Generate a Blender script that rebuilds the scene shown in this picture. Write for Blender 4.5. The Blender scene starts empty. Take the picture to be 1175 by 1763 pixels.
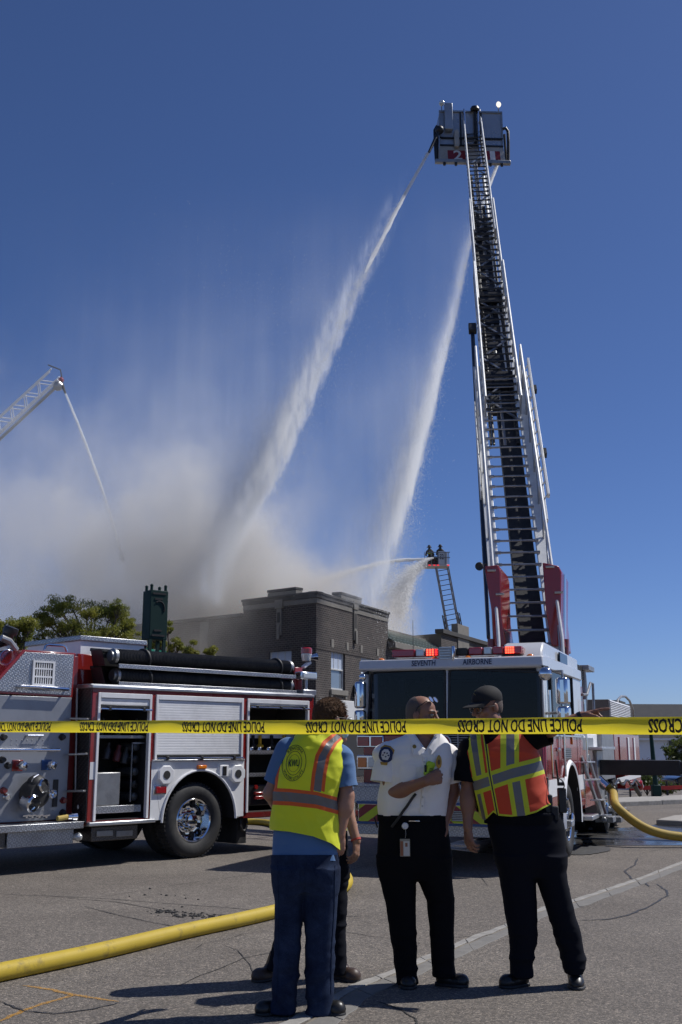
import bpy, bmesh, math, random
import numpy as np
from mathutils import Vector, Matrix
from mathutils.bvhtree import BVHTree
random.seed(7); RNG = np.random.default_rng(11)
R_ = math.radians
sc = bpy.context.scene
# ------------------------------------------------------------ camera, sky, sun, exposure
F, CX, CY, HOR, CAMH = 1850.0, 587.5, 881.5, 1283.0, 1.51
PITCH = math.atan((HOR - CY) / F)
cam_d = bpy.data.cameras.new('camera'); cam = bpy.data.objects.new('camera', cam_d)
sc.collection.objects.link(cam); sc.camera = cam
cam_d.sensor_fit = 'VERTICAL'; cam_d.sensor_height = 36.0; cam_d.lens = F / 1763 * 36
cam.location = (0, 0, CAMH); cam.rotation_euler = (math.pi / 2 + PITCH, 0, 0)
cam_d.clip_start = 0.1; cam_d.clip_end = 4000
SUN_EL, SUN_AZ = R_(52), math.atan2(.949, .316)         # azimuth measured from +Y towards +X
world = bpy.data.worlds.new('World'); sc.world = world; world.use_nodes = True
wn = world.node_tree; bg = wn.nodes['Background']
sky = wn.nodes.new('ShaderNodeTexSky'); sky.sky_type = 'NISHITA'; sky.sun_disc = False
sky.sun_elevation = SUN_EL; sky.sun_rotation = SUN_AZ
sky.altitude = 0; sky.air_density = 0.7; sky.dust_density = 0.3; sky.ozone_density = 14.0
bg.inputs['Strength'].default_value = 0.088
wb = wn.nodes.new('ShaderNodeMix'); wb.data_type = 'RGBA'; wb.blend_type = 'MULTIPLY'; wb.inputs[0].default_value = 1.0; wb.inputs[7].default_value = (.97, .925, 1.03, 1)   # the camera's white balance
wn.links.new(sky.outputs[0], wb.inputs[6]); wn.links.new(wb.outputs[2], bg.inputs['Color'])
sun_d = bpy.data.lights.new('sun', 'SUN'); sun = bpy.data.objects.new('sun', sun_d)
sc.collection.objects.link(sun)
sun_d.energy = 4.3; sun_d.angle = R_(0.53); sun_d.color = (1.0, .975, .94)
sdir = Vector((math.cos(SUN_EL) * math.sin(SUN_AZ), math.cos(SUN_EL) * math.cos(SUN_AZ), math.sin(SUN_EL)))
sun.rotation_euler = sdir.to_track_quat('Z', 'Y').to_euler(); sun.location = sdir * 60
sc.view_settings.view_transform = 'Standard'; sc.view_settings.look = 'None'
sc.view_settings.exposure = 0.0; sc.view_settings.gamma = 1.0
sc.render.engine = 'CYCLES'
sc.cycles.max_bounces = 8; sc.cycles.diffuse_bounces = 3; sc.cycles.glossy_bounces = 4
sc.cycles.transmission_bounces = 6; sc.cycles.transparent_max_bounces = 14; sc.cycles.volume_bounces = 1
sc.cycles.use_denoising = True; sc.cycles.use_adaptive_sampling = True; sc.cycles.adaptive_threshold = .02; sc.cycles.sample_clamp_indirect = 4.0
sc.cycles.volume_step_rate = 1.0; sc.cycles.volume_max_steps = 64

# ------------------------------------------------------------ photo geometry -> metres
_c, _s = math.cos(PITCH), math.sin(PITCH)
def ray(px, py):
    u, v = (px - CX) / F, (CY - py) / F
    return Vector((u, _c - v * _s, _s + v * _c))
def at(px, py, Y):
    d = ray(px, py); return Vector((0, 0, CAMH)) + d * (Y / d.y)
def gnd(px, py, z=0.0):
    d = ray(px, py); return Vector((0, 0, CAMH)) + d * ((z - CAMH) / d.z)
class Frame:
    def __init__(s, O, ex, ey):
        s.O, s.ex, s.ey = Vector(O), Vector(ex).normalized(), Vector(ey).normalized()
        s.mat = Matrix(((s.ex.x, s.ey.x, 0, s.O.x), (s.ex.y, s.ey.y, 0, s.O.y), (0, 0, 1, s.O.z), (0, 0, 0, 1)))
        s.inv = s.mat.inverted()
    def w(s, p): return s.mat @ Vector(p)
    def l(s, p): return s.inv @ Vector(p)
    def hit(s, px, py, axis, val):
        o = s.inv @ Vector((0, 0, CAMH)); d = s.inv.to_3x3() @ ray(px, py)
        return o + d * ((val - o[axis]) / d[axis])

# ------------------------------------------------------------ mesh helpers
COL = sc.collection
def put(name, me, mat=None, parent=None, **tags):
    o = bpy.data.objects.new(name, me); COL.objects.link(o)
    if mat is not None and me is not None and hasattr(me, 'materials') and not me.materials: me.materials.append(mat)
    if parent is not None: o.parent = parent
    for k, v in tags.items():
        if v: o[k] = v
    return o
def empty(name, frame_or_loc, **tags):
    o = bpy.data.objects.new(name, None); COL.objects.link(o); o.empty_display_size = .2
    if isinstance(frame_or_loc, Frame): o.matrix_world = frame_or_loc.mat
    else: o.location = frame_or_loc
    for k, v in tags.items():
        if v: o[k] = v
    return o
def np_mesh(name, V, Fc, mat=None, smooth=True, angle=None):
    V = np.asarray(V, np.float32); Fc = np.asarray(Fc, np.int32)
    me = bpy.data.meshes.new(name); n, k = Fc.shape
    me.vertices.add(len(V)); me.vertices.foreach_set('co', V.ravel())
    me.loops.add(n * k); me.loops.foreach_set('vertex_index', Fc.ravel())
    me.polygons.add(n); me.polygons.foreach_set('loop_start', np.arange(0, n * k, k, dtype=np.int32))
    me.polygons.foreach_set('use_smooth', np.full(n, smooth))
    me.update(calc_edges=True)
    if angle: me.set_sharp_from_angle(angle=R_(angle))
    if mat: me.materials.append(mat)
    return me
class MB:
    def __init__(s, xf=None): s.v, s.f, s.xf, s.st = [], [], xf, []
    def add(s, vs, fs):
        b = len(s.v); s.st.append(b); s.v += [tuple(s.xf(Vector(p))) if s.xf else tuple(p) for p in vs]
        s.f += [tuple(b + i for i in f) for f in fs]; return s
    def box(s, x0, x1, y0, y1, z0, z1):
        return s.add([(x, y, z) for z in (z0, z1) for y in (y0, y1) for x in (x0, x1)],
            [(0, 2, 3, 1), (4, 5, 7, 6), (0, 1, 5, 4), (2, 6, 7, 3), (0, 4, 6, 2), (1, 3, 7, 5)])
    def bar(s, a, b, w, h, up=(0, 0, 1)):      # square bar between two points
        a, b = Vector(a), Vector(b); d = (b - a).normalized(); u = Vector(up)
        if abs(d.dot(u)) > .98: u = Vector((1, 0, 0))
        x = d.cross(u).normalized() * (w / 2); y = x.cross(d).normalized() * (h / 2)
        return s.add([a - x - y, a + x - y, a + x + y, a - x + y, b - x - y, b + x - y, b + x + y, b - x + y],
            [(0, 3, 2, 1), (4, 5, 6, 7), (0, 1, 5, 4), (1, 2, 6, 5), (2, 3, 7, 6), (3, 0, 4, 7)])
    def prism(s, poly, axis, a, b):            # poly: 2D points in the other two axes (cyclic order x,y,z without axis)
        n = len(poly)
        def P(q, t): return {0: (t, q[0], q[1]), 1: (q[0], t, q[1]), 2: (q[0], q[1], t)}[axis]
        return s.add([P(q, a) for q in poly] + [P(q, b) for q in poly],
            [tuple(range(n - 1, -1, -1)), tuple(range(n, 2 * n))] + [(i, (i + 1) % n, n + (i + 1) % n, n + i) for i in range(n)])
    def cyl(s, a, b, r, r2=None, n=12, caps=True):
        return s.tube([a, b], [r, r if r2 is None else r2], n, caps)
    def tube(s, pts, r, n=8, caps=True, closed=False):
        pts = [Vector(p) for p in pts]; m = len(pts); rs = r if isinstance(r, (list, tuple)) else [r] * m
        vs, fs, u = [], [], None
        for i, p in enumerate(pts):
            if closed: d = (pts[(i + 1) % m] - pts[i - 1]).normalized()
            else: d = (pts[min(i + 1, m - 1)] - pts[max(i - 1, 0)]).normalized()
            if u is None:
                u = d.orthogonal().normalized()
            else: u = (u - d * u.dot(d)).normalized()
            w = d.cross(u)
            for j in range(n):
                t = 2 * math.pi * j / n; vs.append(p + (u * math.cos(t) + w * math.sin(t)) * rs[i])
        for i in range(m if closed else m - 1):
            for j in range(n):
                k = (j + 1) % n; i2 = (i + 1) % m; fs.append((i * n + j, i * n + k, i2 * n + k, i2 * n + j))
        if caps and not closed: fs += [tuple(range(n - 1, -1, -1)), tuple((m - 1) * n + j for j in range(n))]
        return s.add(vs, fs)
    def sph(s, c, r, nu=14, nv=8, z0=-1.0):
        r = (r, r, r) if not hasattr(r, '__len__') else r; vs, fs = [], []
        t0 = math.asin(max(-1, z0))
        for i in range(nv + 1):
            t = t0 + (math.pi / 2 - t0) * i / nv
            for j in range(nu):
                a = 2 * math.pi * j / nu
                vs.append((c[0] + r[0] * math.cos(t) * math.cos(a), c[1] + r[1] * math.cos(t) * math.sin(a), c[2] + r[2] * math.sin(t)))
        for i in range(nv):
            for j in range(nu): k = (j + 1) % nu; fs.append((i * nu + j, i * nu + k, (i + 1) * nu + k, (i + 1) * nu + j))
        return s.add(vs, fs)
    def lathe(s, prof, o, ax, n=24):           # prof: (radius, height) pairs along ax from o
        o, ax = Vector(o), Vector(ax).normalized(); u = ax.orthogonal().normalized(); w = ax.cross(u); vs, fs = [], []
        for r, h in prof:
            for j in range(n):
                t = 2 * math.pi * j / n; vs.append(o + ax * h + (u * math.cos(t) + w * math.sin(t)) * r)
        for i in range(len(prof) - 1):
            for j in range(n): k = (j + 1) % n; fs.append((i * n + j, i * n + k, (i + 1) * n + k, (i + 1) * n + j))
        return s.add(vs, fs)
    def poly(s, pts): return s.add(pts, [tuple(range(len(pts)))])
    def mesh(s, name, mat, smooth=True, angle=35):
        me = bpy.data.meshes.new(name); me.from_pydata(s.v, [], s.f)
        if smooth:
            me.polygons.foreach_set('use_smooth', [True] * len(me.polygons)); me.set_sharp_from_angle(angle=R_(angle))
        me.update()
        bm = bmesh.new(); bm.from_mesh(me); bmesh.ops.recalc_face_normals(bm, faces=bm.faces); bm.to_mesh(me); bm.free()
        if mat: me.materials.append(mat)
        return me
    def each(s, name, mat, parent=None, bevel=0):      # one object for every separate box or tube that was added
        fs = sorted(s.f, key=min); st = sorted(s.st) + [len(s.v)]
        for a, e in zip(st[:-1], st[1:]):
            m = MB(); m.v = s.v[a:e]; m.f = [tuple(i - a for i in f) for f in s.f if a <= f[0] < e]; m.build(name, mat, parent, bevel)
    def build(s, name, mat, parent=None, bevel=0, smooth=True, **tags):
        o = put(name, s.mesh(name, mat, smooth), None, parent, **tags)
        if bevel:
            m = o.modifiers.new('bevel', 'BEVEL'); m.width = bevel; m.segments = 2; m.limit_method = 'ANGLE'; m.angle_limit = R_(40)
        return o
def copy_tree(o, parent=None):
    c = o.copy(); COL.objects.link(c); c.parent = parent
    for ch in list(o.children): copy_tree(ch, c)
    return c
def text_mesh(txt, size=1.0, bold=0.0, extrude=0.0, res=3):
    cu = bpy.data.curves.new('txt', 'FONT'); cu.body = txt; cu.size = size; cu.offset = bold; cu.extrude = extrude
    cu.resolution_u = res; cu.fill_mode = 'FRONT' if extrude == 0 else 'BOTH'
    o = bpy.data.objects.new('txt', cu); COL.objects.link(o)
    dg = bpy.context.evaluated_depsgraph_get(); me = o.evaluated_get(dg).to_mesh()
    V = [tuple(v.co) for v in me.vertices]; Fc = [tuple(p.vertices) for p in me.polygons]
    o.evaluated_get(dg).to_mesh_clear(); bpy.data.objects.remove(o); bpy.data.curves.remove(cu)
    xs = [v[0] for v in V]; ys = [v[1] for v in V]; x0, x1, y0, y1 = min(xs), max(xs), min(ys), max(ys)
    return [((x - x0) / (x1 - x0), (y - y0) / (y1 - y0)) for x, y, z in V], Fc, (x1 - x0) / (y1 - y0)
def text_on(mb, txt, xf, bold=0.0):             # xf((u,v) in 0..1) -> point
    V, Fc, asp = text_mesh(txt, bold=bold); mb.add([xf(p) for p in V], Fc); return asp

# ------------------------------------------------------------ materials
def nodes(name):
    m = bpy.data.materials.new(name); m.use_nodes = True; nt = m.node_tree
    return m, nt, nt.nodes['Principled BSDF']
def N(nt, t, **kw):
    n = nt.nodes.new('ShaderNode' + t)
    for k, v in kw.items():
        if k in n.bl_rna.properties: setattr(n, k, v)
        else: n.inputs[k.replace('_', ' ')].default_value = v
    return n
def link(nt, a, b): nt.links.new(a, b)
def noise_n(nt, scale, detail=4, rough=.55, vec=None, dist=0):
    n = N(nt, 'TexNoise', Scale=scale, Detail=detail, Roughness=rough, Distortion=dist)
    if vec is not None: link(nt, vec, n.inputs['Vector'])
    return n
def ramp(nt, fac, stops):
    r = N(nt, 'ValToRGB'); cr = r.color_ramp
    while len(cr.elements) < len(stops): cr.elements.new(.5)
    for e, (p, c) in zip(cr.elements, stops):
        e.position = p; e.color = (c if len(c) == 4 else (*c, 1)) if hasattr(c, '__len__') else (c, c, c, 1)
    link(nt, fac, r.inputs[0]); return r
def mixc(nt, fac, a, b, mode='MIX'):
    m = N(nt, 'Mix', data_type='RGBA', blend_type=mode)
    for sock, v in ((m.inputs[0], fac), (m.inputs[6], a), (m.inputs[7], b)):
        if hasattr(v, 'links') or hasattr(v, 'is_linked'): link(nt, v, sock)
        else: sock.default_value = v if not hasattr(v, '__len__') else (*v[:3], 1)
    return m.outputs[2]
def math_n(nt, op, a, b=None):
    m = N(nt, 'Math', operation=op)
    for s_, v in zip(m.inputs, (a, b)):
        if v is None: continue
        if hasattr(v, 'is_linked'): link(nt, v, s_)
        else: s_.default_value = v
    return m.outputs[0]
def bump_n(nt, h, p, strength=.3, dist=.01):
    b = N(nt, 'Bump', Strength=strength, Distance=dist); link(nt, h, b.inputs['Height']); link(nt, b.outputs[0], p.inputs['Normal']); return b
def MAT(name, col, rough=.5, metal=0.0, var=.12, vs=3.0, bump=.0, bs=60, bd=.004, spec=.5, coat=0, rv=.1, dirt=0.0, dirtc=(.08, .07, .06), sss=0, sheen=0):
    m, nt, p = nodes(name); tc = N(nt, 'TexCoord').outputs['Object']
    n1 = noise_n(nt, vs, 5, .6, tc)
    c = mixc(nt, n1.outputs[0], [x * (1 - var) for x in col], [min(1, x * (1 + var)) for x in col])
    if dirt:
        n2 = noise_n(nt, vs * .6, 6, .7, tc, .4); f = ramp(nt, n2.outputs[0], [(.45, 0), (.75, dirt)]).outputs[0]
        c = mixc(nt, f, c, dirtc)
    link(nt, c, p.inputs['Base Color'])
    rr = ramp(nt, n1.outputs[0], [(.25, max(.02, rough - rv)), (.75, min(1, rough + rv))]); link(nt, rr.outputs[0], p.inputs['Roughness'])
    p.inputs['Metallic'].default_value = metal; p.inputs['Specular IOR Level'].default_value = spec
    p.inputs['Coat Weight'].default_value = coat; p.inputs['Coat Roughness'].default_value = .06
    if sss: p.inputs['Subsurface Weight'].default_value = sss; p.inputs['Subsurface Radius'].default_value = (.012, .005, .003); p.inputs['Subsurface Scale'].default_value = 1
    if sheen: p.inputs['Sheen Weight'].default_value = sheen
    if bump: bump_n(nt, noise_n(nt, bs, 3, .6, tc).outputs[0], p, bump, bd)
    return m
def EMIT(name, col, strength, base=(.2, .02, .02)):
    m, nt, p = nodes(name); p.inputs['Base Color'].default_value = (*base, 1); p.inputs['Emission Color'].default_value = (*col, 1)
    p.inputs['Emission Strength'].default_value = strength; p.inputs['Roughness'].default_value = .2; return m
def PLATE(name, col=(.55, .56, .58), k=34, st=.55):        # tread plate: raised lozenges, alternating diagonals
    m, nt, p = nodes(name); tc = N(nt, 'TexCoord').outputs['Object']
    hs = []
    for ang in (45, -45):
        mp = N(nt, 'Mapping'); mp.inputs['Rotation'].default_value = (0, R_(ang), R_(ang)); link(nt, tc, mp.inputs[0])
        sx = N(nt, 'SeparateXYZ'); link(nt, mp.outputs[0], sx.inputs[0])
        a = math_n(nt, 'SINE', math_n(nt, 'MULTIPLY', sx.outputs[0], k * 3.0)); b = math_n(nt, 'SINE', math_n(nt, 'MULTIPLY', sx.outputs[2], k * 6.0))
        hs.append(math_n(nt, 'MULTIPLY', a, b))
    h = math_n(nt, 'MAXIMUM', hs[0], hs[1]); h = ramp(nt, h, [(.35, 0), (.7, 1)]).outputs[0]
    n1 = noise_n(nt, 3, 5, .65, tc)
    c = mixc(nt, h, [x * .62 for x in col], col); c = mixc(nt, ramp(nt, n1.outputs[0], [(.4, 0), (.8, .55)]).outputs[0], c, (.16, .15, .14))
    link(nt, c, p.inputs['Base Color']); p.inputs['Metallic'].default_value = .85; p.inputs['Roughness'].default_value = .36
    bump_n(nt, h, p, st, .004); return m
red = MAT('red_paint', (.26, .014, .012), .22, 0, .10, 1.2, coat=.6, rv=.05, dirt=.25)
dkred = MAT('dark_red_paint', (.17, .011, .010), .3, 0, .12, 2, coat=.4, dirt=.3)
white = MAT('white_paint', (.62, .62, .62), .28, 0, .05, 1.0, coat=.5, rv=.05, dirt=.16, dirtc=(.3, .28, .25))
offwhite = MAT('off_white', (.55, .54, .50), .5, 0, .08, 2, dirt=.3, dirtc=(.2, .18, .15))
alu = MAT('brushed_aluminium', (.58, .59, .60), .38, .9, .10, 5, dirt=.25, rv=.1)
alup = MAT('painted_aluminium', (.80, .80, .80), .45, .05, .08, 3, dirt=.22, rv=.1)
panelgrey = MAT('pump_panel_grey', (.30, .31, .335), .42, .45, .08, 2, dirt=.35, rv=.1)
chrome = MAT('chrome', (.75, .76, .78), .08, 1.0, .04, 4, rv=.04)
steel = MAT('worn_steel', (.36, .36, .36), .42, .8, .15, 8, dirt=.4)
plate = PLATE('tread_plate'); plate_d = PLATE('dark_tread_plate', (.16, .15, .145))
black = MAT('black_rubber', (.014, .014, .015), .6, 0, .3, 10, bump=.2, bs=90, dirt=.5, dirtc=(.07, .065, .06))
tyre = MAT('tyre_rubber', (.02, .02, .021), .75, 0, .25, 6, bump=.3, bs=120, dirt=.7, dirtc=(.075, .07, .062))
blackp = MAT('black_paint', (.012, .012, .013), .45, 0, .3, 4, dirt=.3, dirtc=(.05, .05, .05))
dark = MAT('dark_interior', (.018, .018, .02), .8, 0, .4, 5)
brownint = MAT('compartment_lining', (.055, .05, .042), .7, 0, .3, 4)
amber = MAT('amber_lens', (.75, .20, .02), .15, 0, .1, 20, coat=.8)
redlens = MAT('red_lens', (.33, .012, .016), .12, 0, .15, 30, coat=.8)
clearlens = MAT('clear_lens', (.55, .56, .55), .12, .3, .2, 60, coat=.8)
redlit = EMIT('lit_red_lamp', (1, .07, .03), 4.0)
redlit2 = EMIT('lit_small_red_lamp', (1, .03, .03), 1.2)
whitelit = EMIT('lit_flood_lamp', (1, .9, .72), 1.1, (.8, .8, .75))
lime = MAT('lime_reflective', (.50, .58, .02), .45, 0, .08, 6, dirt=.2)
bluest = MAT('blue_stripe', (.03, .08, .22), .35, 0, .1, 5)
wreflect = MAT('white_reflective', (.68, .68, .68), .4, 0, .06, 10)
yel = MAT('yellow_print', (.62, .36, .02), .5)
def glass_mat(name, col=(.01, .014, .02), rough=.03, spec=.6):
    m, nt, p = nodes(name); p.inputs['Base Color'].default_value = (*col, 1); p.inputs['Roughness'].default_value = rough
    p.inputs['Specular IOR Level'].default_value = spec; return m
glass = glass_mat('dark_glass')
def see_through(name, tint=(.5, .56, .6), a=.62):
    m = bpy.data.materials.new(name); m.use_nodes = True; nt = m.node_tree; nt.nodes.clear()
    o = N(nt, 'OutputMaterial'); t = N(nt, 'BsdfTransparent'); t.inputs[0].default_value = (*tint, 1)
    g = N(nt, 'BsdfGlossy'); g.inputs['Roughness'].default_value = .02; mx = N(nt, 'MixShader'); fr = N(nt, 'Fresnel', IOR=1.4)
    link(nt, fr.outputs[0], mx.inputs[0]); link(nt, t.outputs[0], mx.inputs[1]); link(nt, g.outputs[0], mx.inputs[2]); link(nt, mx.outputs[0], o.inputs[0]); return m
windsh = see_through('tinted_windscreen', (.10, .13, .20))
# ------------------------------------------------------------ ground
def asphalt_mat():
    m, nt, p = nodes('asphalt'); tc = N(nt, 'TexCoord').outputs['Object']
    big = noise_n(nt, .35, 6, .62, tc, .3); mid = noise_n(nt, 3.2, 6, .65, tc)
    v1 = N(nt, 'TexVoronoi', Scale=105.0); link(nt, tc, v1.inputs['Vector'])
    v2 = N(nt, 'TexVoronoi', Scale=42.0); link(nt, tc, v2.inputs['Vector'])
    fine = noise_n(nt, 160, 3, .7, tc)
    base = ramp(nt, big.outputs[0], [(.3, (.108, .102, .095)), (.48, (.135, .128, .120)), (.56, (.15, .143, .134)), (.75, (.172, .163, .152))]).outputs[0]
    base = mixc(nt, ramp(nt, mid.outputs[0], [(.3, .0), (.75, .45)]).outputs[0], base, (.105, .10, .095))
    base = mixc(nt, ramp(nt, noise_n(nt, .8, 6, .7, tc, .8).outputs[0], [(.55, 0), (.70, .38)]).outputs[0], base, (.075, .07, .065)); base = mixc(nt, 1.0, base, (1.13, 1.05, .965), 'MULTIPLY')
    st = N(nt, 'SeparateColor'); link(nt, v1.outputs['Color'], st.inputs[0])
    peb = ramp(nt, st.outputs[0], [(.0, (.5, .5, .5)), (.55, (.9, .9, .9)), (.8, (1.25, 1.22, 1.18)), (.97, (2.1, 2.0, 1.9))]).outputs[0]
    c = mixc(nt, .85, base, peb, 'MULTIPLY')
    st2 = N(nt, 'SeparateColor'); link(nt, v2.outputs['Color'], st2.inputs[0])
    c = mixc(nt, .55, c, ramp(nt, st2.outputs[1], [(.0, .75), (.5, 1.0), (.95, 1.3)]).outputs[0], 'MULTIPLY')
    c = mixc(nt, .5, c, ramp(nt, fine.outputs[0], [(.3, .5), (.7, 1.45)]).outputs[0], 'MULTIPLY')
    link(nt, c, p.inputs['Base Color']); p.inputs['Roughness'].default_value = .82; p.inputs['Specular IOR Level'].default_value = .35
    h = math_n(nt, 'ADD', math_n(nt, 'MULTIPLY', v1.outputs['Distance'], -1.0), math_n(nt, 'MULTIPLY', fine.outputs[0], .6))
    bump_n(nt, h, p, .55, .006); return m
asph = asphalt_mat()
tar_shadow = MAT('sealant_and_wire_shadow', (.035, .034, .034), .55, 0, .3, 14, bump=.3, bs=60)
crack_shadow = MAT('crack_and_wire_shadow', (.03, .028, .026), .9, 0, .4, 20)
conc = MAT('old_concrete', (.30, .285, .26), .85, 0, .4, 9, bump=.5, bs=70, dirt=.6, dirtc=(.11, .105, .095))
conc2 = MAT('stained_concrete', (.185, .175, .16), .88, 0, .35, 9, bump=.5, bs=70, dirt=.6, dirtc=(.11, .105, .095))
walkc = MAT('pavement_concrete', (.33, .31, .28), .85, 0, .15, 2, bump=.3, bs=40, dirt=.4, dirtc=(.16, .15, .13))
def gz(x, y):                                   # the land falls away beyond the far kerb on the right
    t = min(1, max(0, (y - 30) / 80)); u = min(1, max(0, (x - 5) / 8)); return -3.1 * t * t * (3 - 2 * t) * u * u * (3 - 2 * u)
xs = [-1500, -400, -150, -60] + [-30 + 2 * i for i in range(18)] + [5 + i for i in range(10)] + [17, 22, 30, 45, 70, 120, 300, 1500]
ys = [-60, -10] + list(range(0, 30, 5)) + list(range(30, 116, 4)) + [130, 160, 220, 400, 900, 2600]
V = [(x, y, gz(x, y)) for y in ys for x in xs]; nx = len(xs)
Fq = [(j * nx + i, j * nx + i + 1, (j + 1) * nx + i + 1, (j + 1) * nx + i) for j in range(len(ys) - 1) for i in range(nx - 1)]
ground = put('ground', np_mesh('ground', V, Fq, asph), kind='structure')
def ribbon(pts, w, z, jit=.3, sub=6):
    pts = [Vector((p.x, p.y, 0)) for p in pts]; out = []
    for a, b in zip(pts[:-1], pts[1:]):
        for k in range(sub): out.append(a.lerp(b, k / sub))
    out.append(pts[-1]); n = len(out); L, Rr = [], []
    for i, p in enumerate(out):
        d = (out[min(i + 1, n - 1)] - out[max(i - 1, 0)]).normalized(); q = Vector((-d.y, d.x, 0))
        ends = min(1.0, .25 + min(i, n - 1 - i) * .35)
        off = q * (random.uniform(-1, 1) * w * jit * 1.2); ww = w * random.uniform(1 - jit, 1 + jit) * .5 * ends
        L.append(p + off + q * ww + Vector((0, 0, z))); Rr.append(p + off - q * ww + Vector((0, 0, z)))
    return L + Rr, [(i, i + 1, n + i + 1, n + i) for i in range(n - 1)]
# cracks and sealant lines, with overhead wires' shadows drawn as dark ribbons
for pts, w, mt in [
    ([(0, 1540), (90, 1543), (190, 1548), (290, 1556), (380, 1562), (450, 1568), (640, 1580)], .018, tar_shadow),  # dark curves on the left: overhead wire shadows drawn as ribbons
    ([(100, 1545), (200, 1553), (265, 1565), (330, 1573), (430, 1577)], .016, tar_shadow),
    ([(140, 1559), (200, 1575), (265, 1589), (340, 1602)], .016, tar_shadow),
    ([(170, 1545), (250, 1533), (330, 1520), (420, 1508), (470, 1497)], .012, crack_shadow),
    ([(0, 1724), (40, 1741), (95, 1746), (160, 1738), (205, 1727)], .02, tar_shadow),
    ([(300, 1702), (345, 1680), (380, 1668), (420, 1650), (470, 1640)], .012, crack_shadow),
    ([(380, 1625), (410, 1637), (430, 1660), (440, 1685)], .010, crack_shadow),
    ([(588, 1604), (640, 1612), (690, 1618), (740, 1628)], .014, crack_shadow),
    ([(780, 1615), (830, 1611), (875, 1606)], .013, crack_shadow),
    ([(1098, 1478), (1094, 1490), (1075, 1500), (1090, 1515), (1112, 1520), (1118, 1527)], .03, tar_shadow),
    ([(1130, 1522), (1148, 1534), (1150, 1542), (1120, 1560), (1080, 1577), (1040, 1584), (1000, 1585)], .03, tar_shadow),
    ([(990, 1553), (1030, 1545), (1060, 1537), (1080, 1528), (1100, 1523)], .02, crack_shadow),
    ([(600, 1500), (640, 1488), (690, 1480), (740, 1472), (770, 1465)], .012, crack_shadow),
    ([(1000, 1495), (1060, 1497), (1110, 1499), (1175, 1500)], .014, crack_shadow),
    ([(820, 1500), (840, 1525), (880, 1520), (900, 1528)], .010, crack_shadow),
    ([(640, 1722), (690, 1738), (715, 1755), (722, 1770)], .02, crack_shadow),  # shadow of overhead wires, put in as a dark line
    ([(330, 1640), (350, 1625), (385, 1620), (420, 1608), (455, 1604)], .008, crack_shadow),
    ([(20, 1500), (80, 1494), (150, 1488), (190, 1486)], .012, tar_shadow),
    ([(1100, 1470), (1140, 1462), (1175, 1458)], .012, crack_shadow)]:
    w_, f_ = ribbon([gnd(*q) for q in pts], w * (.75 if mt is tar_shadow else .6), .004, .35); MB().add(w_, f_).build('crack_and_shadow_line', mt, ground)
# ravelled pothole of loose dark stones
mb = MB()
for (px, py, n, sx, sy) in [(285, 1570, 55, 28, 6), (330, 1576, 60, 35, 5), (375, 1580, 30, 30, 4), (300, 1540, 10, 80, 10)]:
    for k in range(n):
        q = gnd(px + random.gauss(0, sx * .5), py + random.gauss(0, sy * .5)); r = random.uniform(.004, .017)
        mb.sph((q.x, q.y, r * .35), (r * random.uniform(.7, 1.4), r, r * .7), 5, 3)
mb.build('loose_stone', MAT('loose_asphalt_stone', (.05, .048, .045), .85, 0, .5, 40), ground, smooth=False, kind='stuff')
# diagonal strip of broken concrete slabs along the old joint
ed1 = [gnd(*p) for p in [(430, 1763 + 30), (600, 1700), (700, 1660), (800, 1618), (880, 1588), (930, 1563), (1000, 1545), (1090, 1515), (1175, 1483), (1300, 1440)]]
ed2 = [gnd(*p) for p in [(520, 1763 + 60), (640, 1715), (735, 1675), (815, 1638), (895, 1602), (945, 1577), (1010, 1560), (1100, 1526), (1175, 1497), (1300, 1450)]]
def poly_at(E, t):
    i = min(int(t), len(E) - 2); return E[i].lerp(E[i + 1], t - i)
t = 0.0; nS = len(ed1) - 1
while t < nS - .05:
    dt = random.uniform(.35, .9); t1 = min(nS, t + dt); g = .004
    for lo, hi, cm_ in ((0, .30, conc), (.40, .95, conc2)):
        c = []; k_ = 5
        for (tt, ff) in [(t + g + (t1 - t - 2 * g) * i / k_, lo) for i in range(k_ + 1)] + [(t1 - g - (t1 - t - 2 * g) * i / k_, hi) for i in range(k_ + 1)]:
            tt = min(nS - .001, max(0, tt + random.uniform(-.004, .004))); ff += random.uniform(-.05, .05)
            q = poly_at(ed1, tt).lerp(poly_at(ed2, tt), ff); c.append((q.x, q.y))
        MB().prism(c, 2, -.02, .004 + random.uniform(0, .004)).build('slab', cm_, ground, bevel=.004)
    t = t1
mb = MB()                                         # sandy joint between the two rows of slabs
pts = [poly_at(ed1, tt).lerp(poly_at(ed2, tt), .46) for tt in np.linspace(0, nS - .01, 24)]
w_, f_ = ribbon(pts, .07, .003, .2, 2); mb.add(w_, f_).build('joint_filling', MAT('sandy_joint', (.20, .175, .135), .95, 0, .35, 12, bump=.5, bs=90), ground)
# sprayed orange survey mark
spray = bpy.data.materials.new('orange_spray'); spray.use_nodes = True; nt = spray.node_tree; p = nt.nodes['Principled BSDF']
p.inputs['Base Color'].default_value = (.55, .27, .02, 1); p.inputs['Roughness'].default_value = .8
tcs = N(nt, 'TexCoord').outputs['Object']
al = math_n(nt, 'MULTIPLY', ramp(nt, noise_n(nt, 130, 3, .7, tcs).outputs[0], [(.38, .0), (.60, 1)]).outputs[0], .8); link(nt, al, p.inputs['Alpha'])
for pts in ([(40, 1697), (90, 1705), (130, 1714), (205, 1725)], [(-10, 1763), (50, 1737), (95, 1723), (132, 1713)]):
    w_, f_ = ribbon([gnd(*q) for q in pts], .035, .004, .2); MB().add(w_, f_).build('survey_mark', spray, ground)
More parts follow.
